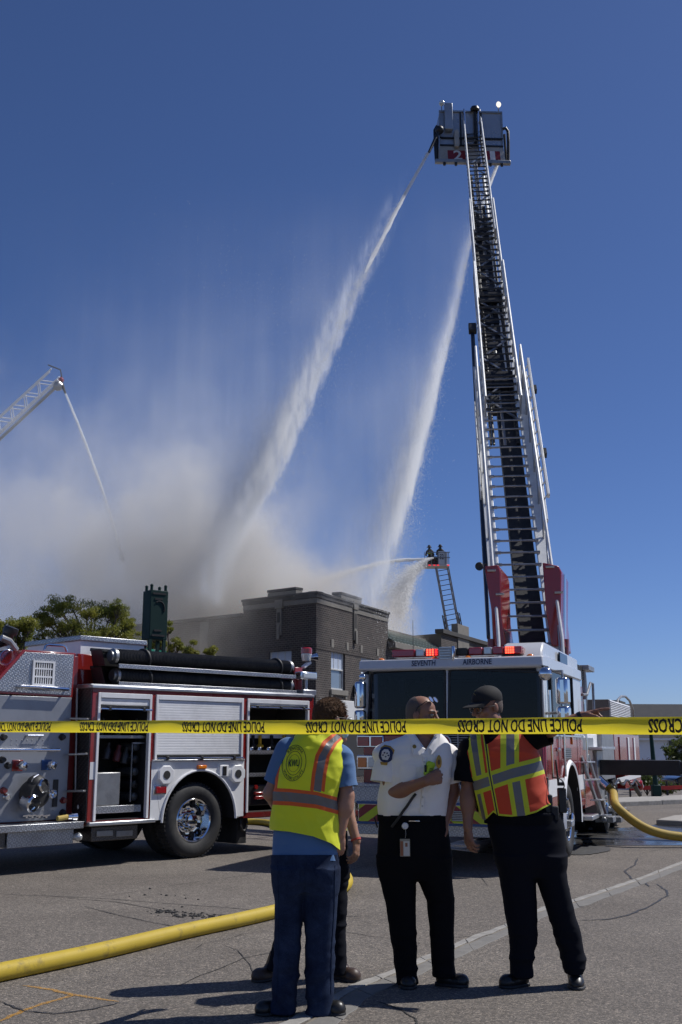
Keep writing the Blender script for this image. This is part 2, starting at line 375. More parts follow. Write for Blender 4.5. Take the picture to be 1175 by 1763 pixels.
# wet road under the tower ladder and the dark patch beside its wheel
def blob(pts, z, sub=8):
    g = [gnd(*q) for q in pts]; n = len(g); out = []
    for i in range(n):
        a, b, c, d = g[i - 1], g[i], g[(i + 1) % n], g[(i + 2) % n]
        for k in range(sub):
            t = k / sub
            q = .5 * ((2 * b) + (c - a) * t + (2 * a - 5 * b + 4 * c - d) * t * t + (3 * b - a - 3 * c + d) * t ** 3)
            out.append((q.x + random.uniform(-.02, .02), q.y + random.uniform(-.03, .03), z))
    return out
wet, nt, p = nodes('wet_asphalt'); tcw = N(nt, 'TexCoord').outputs['Object']
nw = noise_n(nt, 1.1, 5, .6, tcw, .5)
link(nt, ramp(nt, nw.outputs[0], [(.3, (.03, .03, .03)), (.7, (.065, .062, .058))]).outputs[0], p.inputs['Base Color'])
link(nt, ramp(nt, nw.outputs[0], [(.38, .09), (.62, .5)]).outputs[0], p.inputs['Roughness'])
bump_n(nt, noise_n(nt, 60, 3, .6, tcw).outputs[0], p, .18, .003)
MB().poly(blob([(760, 1458), (880, 1470), (1000, 1457), (1090, 1456), (1230, 1452), (1300, 1425), (1180, 1417), (1095, 1424), (1000, 1430), (850, 1440)], .004)).build('wet_road', wet, ground)
MB().poly(blob([(985, 1472), (1020, 1471), (1052, 1464), (1040, 1458), (1000, 1458), (975, 1463)], .009)).build('oil_patch', MAT('oil_patch', (.06, .058, .056), .6, 0, .3, 5), ground)
# far kerb, pavement and verge on the right
ka, kb = gnd(1000, 1392), gnd(1330, 1377)
kd = (kb - ka).normalized(); kn = Vector((-kd.y, kd.x, 0))
FK = Frame((ka.x, ka.y, 0), kd, kn)
pv = empty('far_pavement', FK, kind='structure')
for i in range(10):
    MB().box(-1 + i * 2.0, .985 + i * 2.0, 0, .16, -.3, .12).build('kerb_stone', conc, pv, bevel=.02)
    MB().box(-1 + i * 2.0, .99 + i * 2.0, .165, 1.7, -.3, .115).build('paving_slab', walkc, pv, bevel=.008)
isl = [gnd(*q) for q in [(1130, 1420), (1160, 1412), (1240, 1408), (1260, 1424), (1200, 1424)]]
MB().prism([(q.x, q.y) for q in isl], 2, -.05, .10).build('raised_pavement', walkc, bevel=.03, kind='structure')
# ------------------------------------------------------------ fire engine on the left (side towards us)
A_L = R_(43.7)
FL = Frame(gnd(337, 1478), (math.sin(A_L), math.cos(A_L), 0), (-math.cos(A_L), math.sin(A_L), 0))
def LR(px0, py0, px1, py1, y=0.0):
    xm, ym = (px0 + px1) / 2, (py0 + py1) / 2
    return (FL.hit(px0, ym, 1, y).x, FL.hit(px1, ym, 1, y).x, FL.hit(xm, py1, 1, y).z, FL.hit(xm, py0, 1, y).z)
def LP(px, py, y=0.0): return FL.hit(px, py, 1, y)
eng = empty('fire_engine', FL, label='silver and red fire engine with open equipment lockers and black suction hoses on top', category='fire engine')
def E(name, mat, mb, bevel=0, parent=None, **k): return mb.build(name, mat, parent or eng, bevel=bevel, **k)
def lbox(r, y0, y1): x0, x1, z0, z1 = r; return MB().box(x0, x1, y0, y1, z0, z1)
W = 2.42                                            # body width
SL, SR = LP(155, 1300).x, LP(538, 1300).x           # rear body from SL to SR
ZT = LP(345, 1192.5).z; ZB = LP(210, 1411).z
DEP = .72                                           # locker depth
d1 = (LP(165, 1300).x, LP(257.5, 1300).x); d2 = (LP(266, 1300).x, LP(417, 1300).x); d3 = (LP(425, 1300).x, LP(531, 1300).x)
ZD = LP(345, 1203).z; ZR = LP(340, 1309).z          # door top, roller door bottom
# shell: back block, floor, roof, pillars (lockers stay open)
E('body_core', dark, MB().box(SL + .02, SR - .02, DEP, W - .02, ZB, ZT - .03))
E('body_roof', dkred, MB().box(SL, SR, 0, W, min(ZD + .03, ZT - .04), ZT), .006)
(lambda q: q.each('body_floor', dkred, eng))(MB().box(SL, d1[1] + .06, .0, DEP, ZB - .05, ZB).box(d3[0] - .04, SR, .0, DEP, LP(480, 1396).z - .07, LP(480, 1396).z))
for a, b in ((SL, d1[0]), (d1[1], d2[0]), (d2[1], d3[0]), (d3[1], SR)):
    E('pillar', red, MB().box(a, b, 0, DEP, ZB if b < .2 else LP(480, 1396).z, ZD + .03), .006)
z0, z1 = LP(157, 1342).z, LP(157, 1312).z
E('reflective_patch', wreflect, MB().box(SL + .01, d1[0] - .006, -.004, .01, z0, z1))
E('front_bulkhead', plate_d, MB().box(SL - .012, SL - .002, .01, W, ZB - .02, ZT))
E('roof_trim', alu, MB().box(SL - .02, SR + .02, -.025, .35, ZT, ZT + .04).box(SL - .02, SR + .02, .02, .34, ZT + .04, ZT + .055), .008)
E('rear_face', red, MB().box(SR, SR + .02, .0, W, ZB + .05, ZT))
E('far_side', red, MB().box(SL, SR, W - .02, W, ZB, ZT - .04))
# aluminium door frames
for (a, b), zb in ((d1, ZB), (d2, ZR), (d3, LP(480, 1396).z)):
    t = .032
    E('door_frame', alup, MB().box(a - .005, a + t, -.018, .04, zb, ZD + .03).box(b - t, b + .005, -.018, .04, zb, ZD + .03).box(a + t, b - t, -.018, .05, ZD - .035, ZD + .03), .004)
# roller doors
def roller(a, b, zt, zb, bar):
    m = MB(); n = max(1, int((zt - zb) / .034)); hh = (zt - zb) / n
    for i in range(n):
        za = zb + i * hh
        m.prism([(.004, za), (.0005, za + .003), (-.0005, za + hh * .5), (.0005, za + hh - .003), (.004, za + hh), (.03, za + hh), (.03, za)], 0, a + .034, b - .034)
    d = E('roller_door', alup, m)
    E('door_rail', blackp, MB().box(a + .04, b - .04, -.012, .03, zb - .055, zb - .002), .004)
    q = MB().cyl((a + .02, -.05, bar), (b - .02, -.05, bar), .013, n=10)
    E('lift_bar', chrome, q)
    m = MB()
    for f in ((.12, .5, .88) if b - a > 1.0 else (.18, .82)):
        x = a + (b - a) * f; m.box(x - .02, x + .02, -.065, .0, bar - .022, bar + .03)
    m.each('bar_bracket', blackp, eng, .004)
roller(*d1, ZD - .04, LP(210, 1214).z, LP(210, 1221.5).z)
roller(*d2, ZD - .04, LP(340, 1299).z, LP(340, 1305.5).z)
roller(*d3, ZD - .03, ZD - .06, LP(480, 1219.5).z)
# locker linings and contents
def lining(a, b, zb, zt, mat):
    t = .012
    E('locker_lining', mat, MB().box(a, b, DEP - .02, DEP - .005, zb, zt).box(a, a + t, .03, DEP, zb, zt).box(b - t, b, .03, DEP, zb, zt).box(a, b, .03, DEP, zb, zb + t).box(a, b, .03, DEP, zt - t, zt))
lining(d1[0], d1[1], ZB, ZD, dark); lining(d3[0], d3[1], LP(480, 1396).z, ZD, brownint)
x0, x1, z0, z1 = LR(164, 1330, 207, 1387, .12)
E('equipment_box', steel, MB().box(x0, x1, .12, .5, z0, z1), .01)
x0, x1, z0, z1 = LR(163, 1387, 243, 1398, .06)
E('slide_tray', plate, MB().box(x0, x1, .06, .62, z0 - .01, z0 + .005).box(x0, x1, .06, .072, z0, z1), .003)
x0, x1, z0, z1 = LR(226, 1278, 249, 1380, .1)
E('tool_rack', steel, MB().box(x0, x0 + .012, .1, .12, z0, z1).box(x1 - .012, x1, .1, .12, z0, z1).box(x0, x1, .1, .12, z1 - .02, z1))
for i in range(5):
    zz = z0 + .06 + (z1 - z0 - .12) * i / 4; xm = (x0 + x1) / 2
    E('air_cylinder', blackp if i % 2 else MAT('cylinder_grey', (.06, .065, .07), .3, .3), MB().lathe([(0, 0), (.05, .01), (.058, .03), (.058, .4), (.03, .43), (.018, .45), (.0, .45)], (xm, .14, zz), (0, 1, 0), 14))
x0, x1, z0, z1 = LR(166, 1266, 256, 1271, .08); E('locker_shelf', steel, MB().box(x0, x1, .08, .66, z0, z1))
for k, (px, py, c) in enumerate([(185, 1292, (.03, .03, .035)), (203, 1296, (.12, .03, .03)), (216, 1300, (.05, .05, .05)), (175, 1250, (.05, .05, .045)), (205, 1252, (.10, .09, .02)), (235, 1250, (.06, .06, .06))]):
    q = LP(px, py, .3); E('stowed_tool', MAT('stowed_tool_%d' % k, c, .4, .2), MB().lathe([(0, -.12), (.05, -.11), (.055, .0), (.03, .05), (.028, .1), (0, .11)], q, (.2, 0, 1), 12))
for py in (1295, 1333):
    x0, x1, z0, z1 = LR(425, py - 3.5, 531, py + 3.5, .05)
    E('locker_shelf', plate, MB().box(x0, x1, .05, .66, z0, z0 + .015).box(x0, x1, .05, .062, z0, z1))
x0, x1, z0, z1 = LR(425, 1260, 531, 1271, .12); E('tool_board', alup, MB().box(x0, x1, .3, .32, z0, z1 + .06))
for k, px in enumerate((436, 448, 468, 490)):
    q = LP(px, 1268, .27); E('hand_tool', yel if k % 2 else blackp, MB().box(q.x - .02, q.x + .02, .25, .29, q.z - .14, q.z + .02).box(q.x - .05, q.x + .05, .24, .29, q.z - .16, q.z - .12), .006)
for k, (px, w_) in enumerate(((432, .10), (446, .14), (462, .10), (500, .18))):
    q = LP(px, 1291, .25); E('coupling', chrome, MB().lathe([(0, 0), (.045, 0), (.05, .02), (.04, .05), (.045, .06), (0, .065)], (q.x, .25, q.z - .02), (0, 0, 1), 12))
x0, x1, z0, z1 = LR(428, 1350, 500, 1386, .1)
g = E('rescue_pump', blackp, MB().box(x0, x1, .1, .5, z0, z1), .02)
for (a, b, c, d) in ((438, 1363, 465, 1368), (438, 1370, 465, 1376)):
    r = LR(a, b, c, d, .09); E('red_handle', red, lbox(r, .06, .11), .01, g)
q = LP(440, 1355, .09); E('fuel_cap', red, MB().lathe([(0, 0), (.03, 0), (.03, .03), (0, .03)], q, (0, -1, 0), 12), 0, g)
# wheel panel with arch
cz = .5; aw = (LP(404, 1415).x - LP(277, 1415).x) / 2; acx = (LP(404, 1415).x + LP(277, 1415).x) / 2; ah = LP(337, 1326).z - cz
arch = [(acx + aw * math.cos(t), cz + ah * math.sin(t)) for t in np.linspace(math.pi, 0, 25)]
pz0 = LP(270, 1412).z; xa, xb = d1[1] + .035, d2[1] + .035
poly = [(xa, pz0)] + [(arch[0][0], pz0)] + arch + [(arch[-1][0], LP(410, 1405).z), (xb, LP(410, 1405).z), (xb, ZR), (xa, ZR)]
m = MB(); n = len(arch)
top = [(xa + (xb - xa) * i / (n - 1), ZR) for i in range(n)]
m.add([(x, -.012, z) for x, z in arch] + [(x, -.012, z) for x, z in top], [(i, i + 1, n + i + 1, n + i) for i in range(n - 1)])
m.add([(xa, -.012, pz0), (arch[0][0], -.012, pz0), (arch[0][0], -.012, arch[0][1]), (xa, -.012, ZR)], [(0, 1, 2, 3)])
zz = LP(410, 1405).z
m.add([(arch[-1][0], -.012, zz), (xb, -.012, zz), (xb, -.012, ZR), (arch[-1][0], -.012, arch[-1][1])], [(0, 1, 2, 3)])
wpm = MAT('wheel_panel_metal', (.84, .84, .83), .38, .08, .05, 3, dirt=.25, dirtc=(.25, .23, .2))
E('wheel_panel', wpm, m)
E('arch_trim', alup, MB().tube([(x, -.02, z) for x, z in arch], .018, 8))
m = MB(); ar2 = [(x, z) for x, z in arch]
m.add([(x, -.01, z) for x, z in ar2] + [(x, .62, z) for x, z in ar2], [(i, i + 1, n + i + 1, n + i) for i in range(n - 1)])
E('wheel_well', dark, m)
E('panel_trim', alu, MB().box(xa, xb, -.03, .02, ZR - .012, ZR + .012), .003)
def octa(r, y, mat, name, hole=True):
    x0, x1, z0, z1 = r; c = .28
    P = [(x0 + c * (x1 - x0), z0), (x1 - c * (x1 - x0), z0), (x1, z0 + c * (z1 - z0)), (x1, z1 - c * (z1 - z0)), (x1 - c * (x1 - x0), z1), (x0 + c * (x1 - x0), z1), (x0, z1 - c * (z1 - z0)), (x0, z0 + c * (z1 - z0))]
    o = E(name, mat, MB().prism(P, 1, -.06, y), .01)
    xm, zm = (x0 + x1) / 2, (z0 + z1) / 2
    E('recess', dark, MB().lathe([(0, .0), ((x1 - x0) * .22, 0), ((x1 - x0) * .22, .006), (0, .006)], (xm, -.06, zm), (0, -1, 0), 14), 0, o)
octa(LR(394, 1317, 418, 1347), 0, wpm, 'filler_door'); octa(LR(270, 1318, 296, 1350), 0, alup, 'filler_door')
o = E('vent_plate', wpm, lbox(LR(376, 1317, 391, 1337), -.04, 0), .006)
E('latch', blackp, lbox(LR(381, 1319, 387, 1335), -.05, -.038), .004, o)
E('marker_lamp', amber, lbox(LR(338, 1317, 353, 1324), -.05, 0), .012)
o = E('side_lamp', chrome, lbox(LR(263, 1352, 285, 1368), -.03, 0), .008); E('lens', redlens, lbox(LR(266, 1354, 284, 1366), -.045, -.028), .01, o)
E('rocker_step', alu, lbox((SL, d1[1] + .1, ZB - .06, ZB - .01), -.06, .3), .012)
E('battery_box', plate_d, lbox(LR(160, 1422, 240, 1447, .05), .08, .5), .012)
for a in (168, 202):
    E('box_handle', steel, lbox(LR(a, 1430, a + 28, 1440, .05), .06, .09), .006)
E('mud_flap', black, lbox(LR(408, 1406, 424, 1452, .1), .1, .7))
E('tow_hook', blackp, MB().tube([LP(420, 1418, .05) + Vector((.06 * math.cos(t), 0, .10 * math.sin(t))) for t in np.linspace(0, 6.0, 10)], .02, 8))
E('underframe', dark, MB().box(SL - 4.4, SR - .1, .75, 1.65, .42, .75).box(SL - .3, SR - .1, .55, 1.85, .5, .72))
# wheels
def truck_wheel(parent, c, out, rt=.5, wd=.28, rim_r=.30, steer=False, dual=False):
    c, out = Vector(c), Vector(out)
    w = MB().lathe([(rim_r - .01, -wd), (rt - .06, -wd), (rt - .012, -wd + .03), (rt, -wd + .06), (rt, -.06), (rt - .012, -.03), (rt - .05, -.004), (rt - .11, .004), (rim_r + .02, -.012), (rim_r, -.03), (rim_r - .01, -.05)], c, out, 48).build('wheel', tyre, parent)
    m = MB(); n = 56; u = out.orthogonal().normalized(); v = out.cross(u)   # tread blocks
    for i in range(n):
        t = 2 * math.pi * i / n; rd = u * math.cos(t) + v * math.sin(t); tg = out.cross(rd)
        for (a, b) in ((-wd + .03, -wd * .62), (-wd * .55, -wd * .42), (-wd * .35, -.025)):
            p = c + rd * rt; m.bar(p + out * a, p + out * b, .028, .016, rd)
    m.build('tread', tyre, w)
    rim = MB().lathe([(rim_r, -.03), (rim_r - .012, -.02), (rim_r - .03, -.03), (rim_r - .045, -.10), (rim_r - .075, -.16 if not steer else -.05), (.16, -.17 if not steer else -.035), (.13, -.165 if not steer else -.02), (.0, -.165 if not steer else -.02)], c, out, 40).build('rim', chrome, w)
    m = MB(); k = 10
    for i in range(k):
        t = 2 * math.pi * i / k; rd = u * math.cos(t) + v * math.sin(t); dpt = -.165 if not steer else -.035
        m.cyl(c + rd * .14 + out * dpt, c + rd * .14 + out * (dpt + .035), .016, n=6)
    m.each('lug_nut', chrome, w)
    m = MB()
    for i in range(8):
        t = 2 * math.pi * (i + .5) / 8; rd = u * math.cos(t) + v * math.sin(t); dpt = -.158 if not steer else -.04
        m.lathe([(0, .012), (.034, .012), (.034, 0)], c + rd * .205 + out * dpt, out, 12)
    m.each('hand_hole', dark, w)
    MB().lathe([(.105, -.165), (.10, -.08), (.085, -.05), (.05, -.035), (0, -.03)] if not steer else [(.095, -.02), (.09, .04), (.07, .06), (0, .07)], c, out, 24).build('hub', chrome, w)
    if dual:
        o2 = MB().lathe([(rim_r, -wd * 2 - .04), (rt, -wd * 2 + .02), (rt, -wd - .1), (rim_r, -wd - .05)], c, out, 40).build('inner_tyre', tyre, w)
    return w
truck_wheel(eng, (0, .03, .5), (0, -1, 0), dual=True)
truck_wheel(eng, (0, W - .03, .5), (0, 1, 0), dual=True)
truck_wheel(eng, (-5.2, .1, .5), (0, -1, 0), steer=True); truck_wheel(eng, (-5.2, W - .1, .5), (0, 1, 0), steer=True)
# pump panel section
PY = .25
xe = LP(119, 1300, PY).x; xw = LP(-70, 1300, PY).x; zpt = LP(60, 1199, PY).z; zpb = LP(60, 1413, PY).z
E('pump_panel', panelgrey, MB().box(xw, xe, PY, PY + .05, zpb, zpt), .004)
E('pump_house', dkred, MB().box(xw, SL - .02, PY + .06, W - .15, zpb - .2, zpt).box(xe, SL - .015, PY + .1, PY + .14, zpb, LP(150, 1130, PY).z), .006)
def shape(pts, y0, y1): return MB().prism([(LP(px, py, PY).x, LP(px, py, PY).z) for px, py in pts], 1, y0, y1)
o = E('upper_panel', red, shape([(-20, 1185), (41, 1118.5), (131, 1124.5), (125.5, 1201), (-20, 1193)], PY, PY + .6), .008)
E('tread_cover', plate, shape([(-14, 1186), (43, 1122.5), (127, 1127.5), (122, 1197), (-14, 1189)], PY - .012, PY + .01), .003, o)
x0, x1, z0, z1 = LR(54.5, 1138, 92.5, 1181, PY)
E('vent_hole', dark, MB().box(x0 + .02, x1 - .02, PY - .018, PY - .005, z0 + .02, z1 - .02), 0, o)
m = MB().box(x0, x0 + .03, PY - .035, PY - .01, z0, z1).box(x1 - .03, x1, PY - .035, PY - .01, z0, z1).box(x0 + .03, x1 - .03, PY - .035, PY - .01, z1 - .025, z1).box(x0 + .03, x1 - .03, PY - .035, PY - .01, z0, z0 + .025)
for i in range(1, 8): xx = x0 + .03 + (x1 - x0 - .06) * i / 8; m.box(xx - .006, xx + .006, PY - .03, PY - .018, z0 + .02, z1 - .02)
for f in (.36, .68): zz = z0 + (z1 - z0) * f; m.box(x0 + .03, x1 - .03, PY - .032, PY - .018, zz - .01, zz + .01)
E('vent_grille', alup, m, 0, o)
def rail(pts, r, mat=chrome, name='grab_rail', y=PY, out=.08, parent=None):
    q = [LP(*p, y) for p in pts]; a, b = q[0], q[-1]; v = Vector((0, -out, 0))
    return E(name, mat, MB().tube([a] + [p + v for p in q] + [b], r, 10), 0, parent)
rail([(30, 1182), (70, 1184), (112, 1187)], .022); rail([(-10, 1291), (40, 1291), (97, 1291)], .02)
q = [LP(77, 1120, PY + .1), LP(79, 1112, PY + .1), LP(84, 1110, PY + .1), LP(108, 1111.5, PY + .1), LP(113, 1114, PY + .1), LP(115.5, 1122, PY + .1)]
E('roof_handle', chrome, MB().tube(q, .018, 10))
for a, b in (((122, 1237), (152, 1238)), ((119, 1299), (150, 1298)), ((117, 1362), (146, 1362))):
    E('folding_step', steel, MB().bar(LP(*a, PY - .05), LP(*b, -.03), .06, .025), .004)
E('conduit', steel, MB().tube([LP(133, 1185, PY), LP(132, 1250, PY), LP(130, 1360, PY)], .014, 8))
E('ground_lamp', clearlens, MB().lathe([(0, .04), (.035, .035), (.05, .015), (.055, 0)], LP(139, 1389, PY - .05), (0.1, -1, 0), 16))
def knob(px, py, r, col, name):
    x0, x1, z0, z1 = LR(px - r * .95, py - r, px + r * .95, py + r, PY)
    E('valve_plate', col, MB().box(x0, x1, PY - .012, PY + .01, z0, z1), .004)
    q = Vector(((x0 + x1) / 2, PY, (z0 + z1) / 2)); s = (x1 - x0) * .34
    o = E(name, chrome, MB().lathe([(s * .55, 0), (s * .55, .07), (s, .075), (s * 1.05, .12), (s * .9, .14), (s * .5, .15), (0, .15)], q, (0.25, -1, 0), 20))
    m = MB()
    for i in range(4): t = i * math.pi / 2 + .4; p = q + Vector((.03 + s * math.cos(t), -.12, s * math.sin(t))); m.sph(p, s * .28, 8, 5)
    E('lug', chrome, m, 0, o)
knob(30, 1318, 9.5, red, 'discharge_cap'); knob(80, 1317, 9, bluest, 'discharge_cap')
b0 = LP(53, 1366, PY)                                       # large intake valve
m = MB().lathe([(0, .0), (.16, .0), (.18, .05), (.175, .16), (.13, .22), (0, .23)], b0, (0, -1, 0), 24).sph(b0 + Vector((0, -.12, .1)), (.13, .12, .13), 16, 10)
iv = E('intake_valve', black, m)
for (px, py, r, dr) in ((55, 1383, 14, (.30, -1, -.25)), (73, 1353, 11.5, (.35, -1, .1)), (88, 1367, 7.5, (.3, -1, .05))):
    q = LP(px, py, PY - .2); rr = r / 1850 * 14.0
    E('chrome_cap', chrome, MB().lathe([(rr * .8, -.12), (rr * .8, -.02), (rr * 1.0, -.02), (rr * 1.05, .03), (rr * .9, .05), (rr * .82, .02), (rr * .8, .01), (0, .0)], q, dr, 24), 0, iv)
E('gauge_slot', blackp, lbox(LR(91, 1342, 99, 1389, PY), PY - .02, PY), .006)
E('release_handle', chrome, MB().tube([LP(56, 1345, PY - .2), LP(60, 1338, PY - .28), LP(66, 1334, PY - .25)], .014, 8))
rail([(45, 1267), (58, 1267), (71, 1267)], .014, chrome, 'drain_handle', PY, .05)
for px in (42, 52, 64, 76):
    q = LP(px, 1406, PY - .05); E('drain_valve', chrome, MB().cyl(q + Vector((0, .06, 0)), q - Vector((0, .06, 0)), .016, n=8).bar(q + Vector((-.05, -.05, .01)), q + Vector((.05, -.05, .02)), .02, .015))
for (px, py, mt) in ((6, 1361, dkred), (11, 1372, chrome), (4, 1308, blackp), (14, 1318, blackp), (109, 1378, dkred), (6, 1269, blackp), (107, 1269, blackp), (108, 1399, blackp)):
    q = LP(px, py, PY); E('panel_fitting', mt, MB().lathe([(.0, .05), (.03, .05), (.04, .02), (.045, 0)], q, (0, -1, 0), 12).box(q.x - .05, q.x + .05, PY - .02, PY, q.z - .015, q.z + .015), .003)
m = MB()
for i in range(9):
    for py in (1395, 1274, 1282):
        q = LP(20 + i * 9, py, PY); m.sph(q, .008, 6, 4)
E('rivet', steel, m)
# running board in front of the pump panel
x0 = LP(-60, 1424, -.06).x; x1 = LP(145, 1415, -.06).x; zt = LP(145, 1414, -.06).z; zb = LP(145, 1426, -.06).z
E('running_board', plate, MB().box(x0, x1, -.06, PY, zb, zt), .006)
xr0, xr1 = LP(13, 1440, .02).x, LP(127, 1440, .02).x
E('step_box', plate, MB().box(xr0, xr1, .02, PY + .2, LP(127, 1452.5, .02).z, zb - .003), .006)
E('step_end', plate_d, MB().box(x0, xr0 - .01, .05, PY + .2, LP(127, 1450, .02).z, zb - .003))
E('work_lamp', clearlens, MB().lathe([(0, .05), (.03, .045), (.05, .02), (.055, 0), (.04, -.05)], LP(135, 1441, .0), (.7, -1, -.1), 16))
o = E('stowed_nozzle', chrome, MB().lathe([(0, 0), (.035, 0), (.04, .05), (.05, .06), (.055, .12), (.04, .13), (0, .13)], (LP(117, 1410, .05).x, .06, zt + .055), (1, 0, 0), 16))
E('hose_end', MAT('pale_hose', (.45, .33, .08), .7), MB().cyl((LP(100, 1410, .05).x, .06, zt + .04), (LP(117, 1410, .05).x, .06, zt + .055), .032, n=10), 0, o)
# hose bed cover, deck and suction hose trays
x0, x1, z0, z1 = LR(139, 1098, 239, 1120, .75)
E('hose_bed_cover', alup, MB().box(x0, x1 + .1, .75, W - .3, ZT, z1 - .07), .006); E('cover_lid', plate, MB().box(x0 - .03, x1 + .13, .72, W - .25, z1 - .07, z1), .01)
E('red_bulkhead', red, MB().prism([(LP(134, 1124, PY + .25).x, ZT - .3), (LP(181, 1128, PY + .25).x, ZT - .3), (LP(181, 1128, PY + .25).x, LP(181, 1129, PY + .25).z), (LP(134, 1124, PY + .25).x, LP(134, 1125, PY + .25).z)], 1, PY + .25, PY + .32), .01)
TY = .22
def tube_tray(pl, pr, lip0, lip1, top0, top1, name):
    a, b = LP(*pl, TY), LP(*pr, TY); r = .105
    n = int((b - a).length / .024); pts, rs = [], []
    for i in range(n * 2 + 1): pts.append(a.lerp(b, i / (2 * n))); rs.append(r if i % 2 else r - .011)
    h = E('suction_hose', black, MB().tube(pts, rs, 20))
    for e, d in ((a, -1), (b, 1)):
        E('coupling', steel, MB().lathe([(r * .95, 0), (r * 1.02, .01), (r * 1.02, .05), (r * .7, .06), (r * .7, .09), (0, .09)], e + Vector((d * -.02, 0, 0)), (d, 0, 0), 20), 0, h)
    l0, l1 = LP(*lip0, TY - .13), LP(*lip1, TY - .13)
    zt0, zt1 = LP(*top0, TY - .1).z, LP(*top1, TY - .1).z
    t = E('hose_tray', blackp, MB().add([(l0.x, TY - .13, l0.z), (l1.x, TY - .13, l0.z), (l1.x, TY + .16, l0.z), (l0.x, TY + .16, l0.z), (l0.x, TY + .16, zt0), (l1.x, TY + .16, zt0)], [(0, 1, 2, 3), (3, 2, 5, 4)]).add(
        [(l0.x, TY - .13, l0.z), (l0.x - .05, TY - .09, zt0), (l0.x - .05, TY + .16, zt0), (l0.x, TY + .16, l0.z)], [(0, 1, 2, 3)]).add(
        [(l1.x, TY - .13, l0.z), (l1.x - .06, TY - .09, zt0), (l1.x - .06, TY + .16, zt0), (l1.x, TY + .16, l0.z)], [(0, 1, 2, 3)]))
    E('tray_lip', plate, MB().box(l0.x + .2, l1.x, TY - .15, TY - .12, l0.z - .02, l0.z + .035), .004, t)
    E('tray_edge', blackp, MB().box(l0.x - .05, l1.x - .06, TY + .13, TY + .18, zt0 - .01, zt0 + .03), .004, t)
    for f in (.13, .9):
        x = a.x + (b.x - a.x) * f
        E('strap', black, MB().tube([(x + .01 * i, TY + (r + .012) * math.cos(tt), a.z + (b.z - a.z) * f + (r + .012) * math.sin(tt)) for i, tt in enumerate(np.linspace(-.3, math.pi + .9, 12))], .02, 6), 0, h)
tube_tray((197, 1130), (496, 1149), (182, 1146), (509, 1162), (182, 1118), (504, 1140), 'a')
tube_tray((200, 1163), (496, 1181), (182, 1177), (510, 1192), (182, 1149), (505, 1166), 'b')
x0, x1, z0, z1 = LR(508, 1149, 521, 1196, TY); E('rear_post', red, MB().box(x0, x1, TY, TY + .3, ZT, z1), .01)
o = E('flood_lamp', chrome, lbox(LR(514, 1157, 542, 1170, .12), .06, .2), .012); E('lens', clearlens, lbox(LR(517, 1159, 540, 1168, .12), .045, .062), .006, o)
E('lamp_stand', alu, MB().cyl(LP(527, 1170, .12), LP(527, 1190, .12), .03, .022, n=12).box(LP(517, 1190, .12).x, LP(539, 1190, .12).x, .04, .24, ZT + .04, ZT + .12), .008)
q = LP(528, 1128, .3)
o = E('beacon', clearlens, MB().lathe([(0, -.10), (.07, -.09), (.085, 0), (.085, .02)], q, (0, 0, 1), 20)); E('red_dome', redlens, MB().lathe([(.088, .02), (.09, .10), (.07, .12), (0, .125)], q, (0, 0, 1), 20), 0, o)
E('side_horn', chrome, MB().lathe([(0, .14), (.06, .14), (.04, .06), (.03, 0), (0, 0)], LP(532, 1132, .28), (.9, -.4, .1), 14), 0, o); E('beacon_arm', alup, MB().bar(LP(522, 1149, .3), LP(534, 1140, .3), .07, .05), .01, o)
# roof deck things at the left edge: deck gun and pipes
q = LP(6, 1112, PY + .5)
o = E('deck_gun', blackp, MB().tube([q + Vector((-.4, 0, -.2)), q + Vector((-.15, 0, -.05)), q + Vector((0, -.05, .08)), q + Vector((.03, -.1, .18))], [.07, .075, .08, .07], 14).lathe([(.09, 0), (.10, .04), (.09, .09), (0, .1)], q + Vector((.02, -.1, .15)), (.2, -.3, 1), 16))
E('hand_wheel', chrome, MB().tube([q + Vector((-.05 + .11 * math.cos(t), -.22, -.18 + .11 * math.sin(t))) for t in np.linspace(0, 2 * math.pi, 20)[:-1]], .014, 8, closed=True), 0, o)
E('support_arm', steel, MB().bar(LP(-10, 1121, PY + .3), LP(28, 1110, PY + .3), .04, .04).tube([LP(2, 1098, PY + .3), LP(16, 1104, PY + .3), LP(28, 1120, PY + .3)], .045, 10), 0, o)
# cab further left (mostly out of the picture)
cx0, cx1 = xw - 3.4, xw - .05
E('cab', white, MB().prism([(cx0, .55), (cx1, .55), (cx1, 2.75), (cx0 + .35, 2.75), (cx0, 1.7)], 1, .02, W - .02), .06)
for a, b in ((cx0 + .45, cx0 + 1.5), (cx0 + 1.75, cx1 - .25)):
    E('cab_window', glass, MB().box(a, b, .0, .03, 1.6, 2.4), .02)
E('cab_stripe', red, MB().box(cx0 + .02, cx1, .005, .03, .7, 1.3))
# ------------------------------------------------------------ tower ladder truck on the right
A_R = R_(20.5)
_ey = Vector((math.sin(A_R), math.cos(A_R), 0)); _ex = Vector((math.cos(A_R), -math.sin(A_R), 0))
FR = Frame(gnd(979, 1475) - _ex * 1.2, _ex, _ey)
def RF(px, py, y=-1.9): return FR.hit(px, py, 1, y)
def RS(px, py, x=1.2): return FR.hit(px, py, 0, x)
tow = empty('tower_ladder_truck', FR, label='white and red tower ladder truck with its aerial ladder raised high over the street', category='fire truck')
def T(name, mat, mb, bevel=0, parent=None, **k): return mb.build(name, mat, parent or tow, bevel=bevel, **k)
def fr(px0, py0, px1, py1, y=-1.9):                  # pixel rectangle on the cab front -> x0,x1,z0,z1
    xm, ym = (px0 + px1) / 2, (py0 + py1) / 2
    return RF(px0, ym, y).x, RF(px1, ym, y).x, RF(xm, py1, y).z, RF(xm, py0, y).z
def fbox(r, y0, y1): x0, x1, z0, z1 = r; return MB().box(x0, x1, y0, y1, z0, z1)
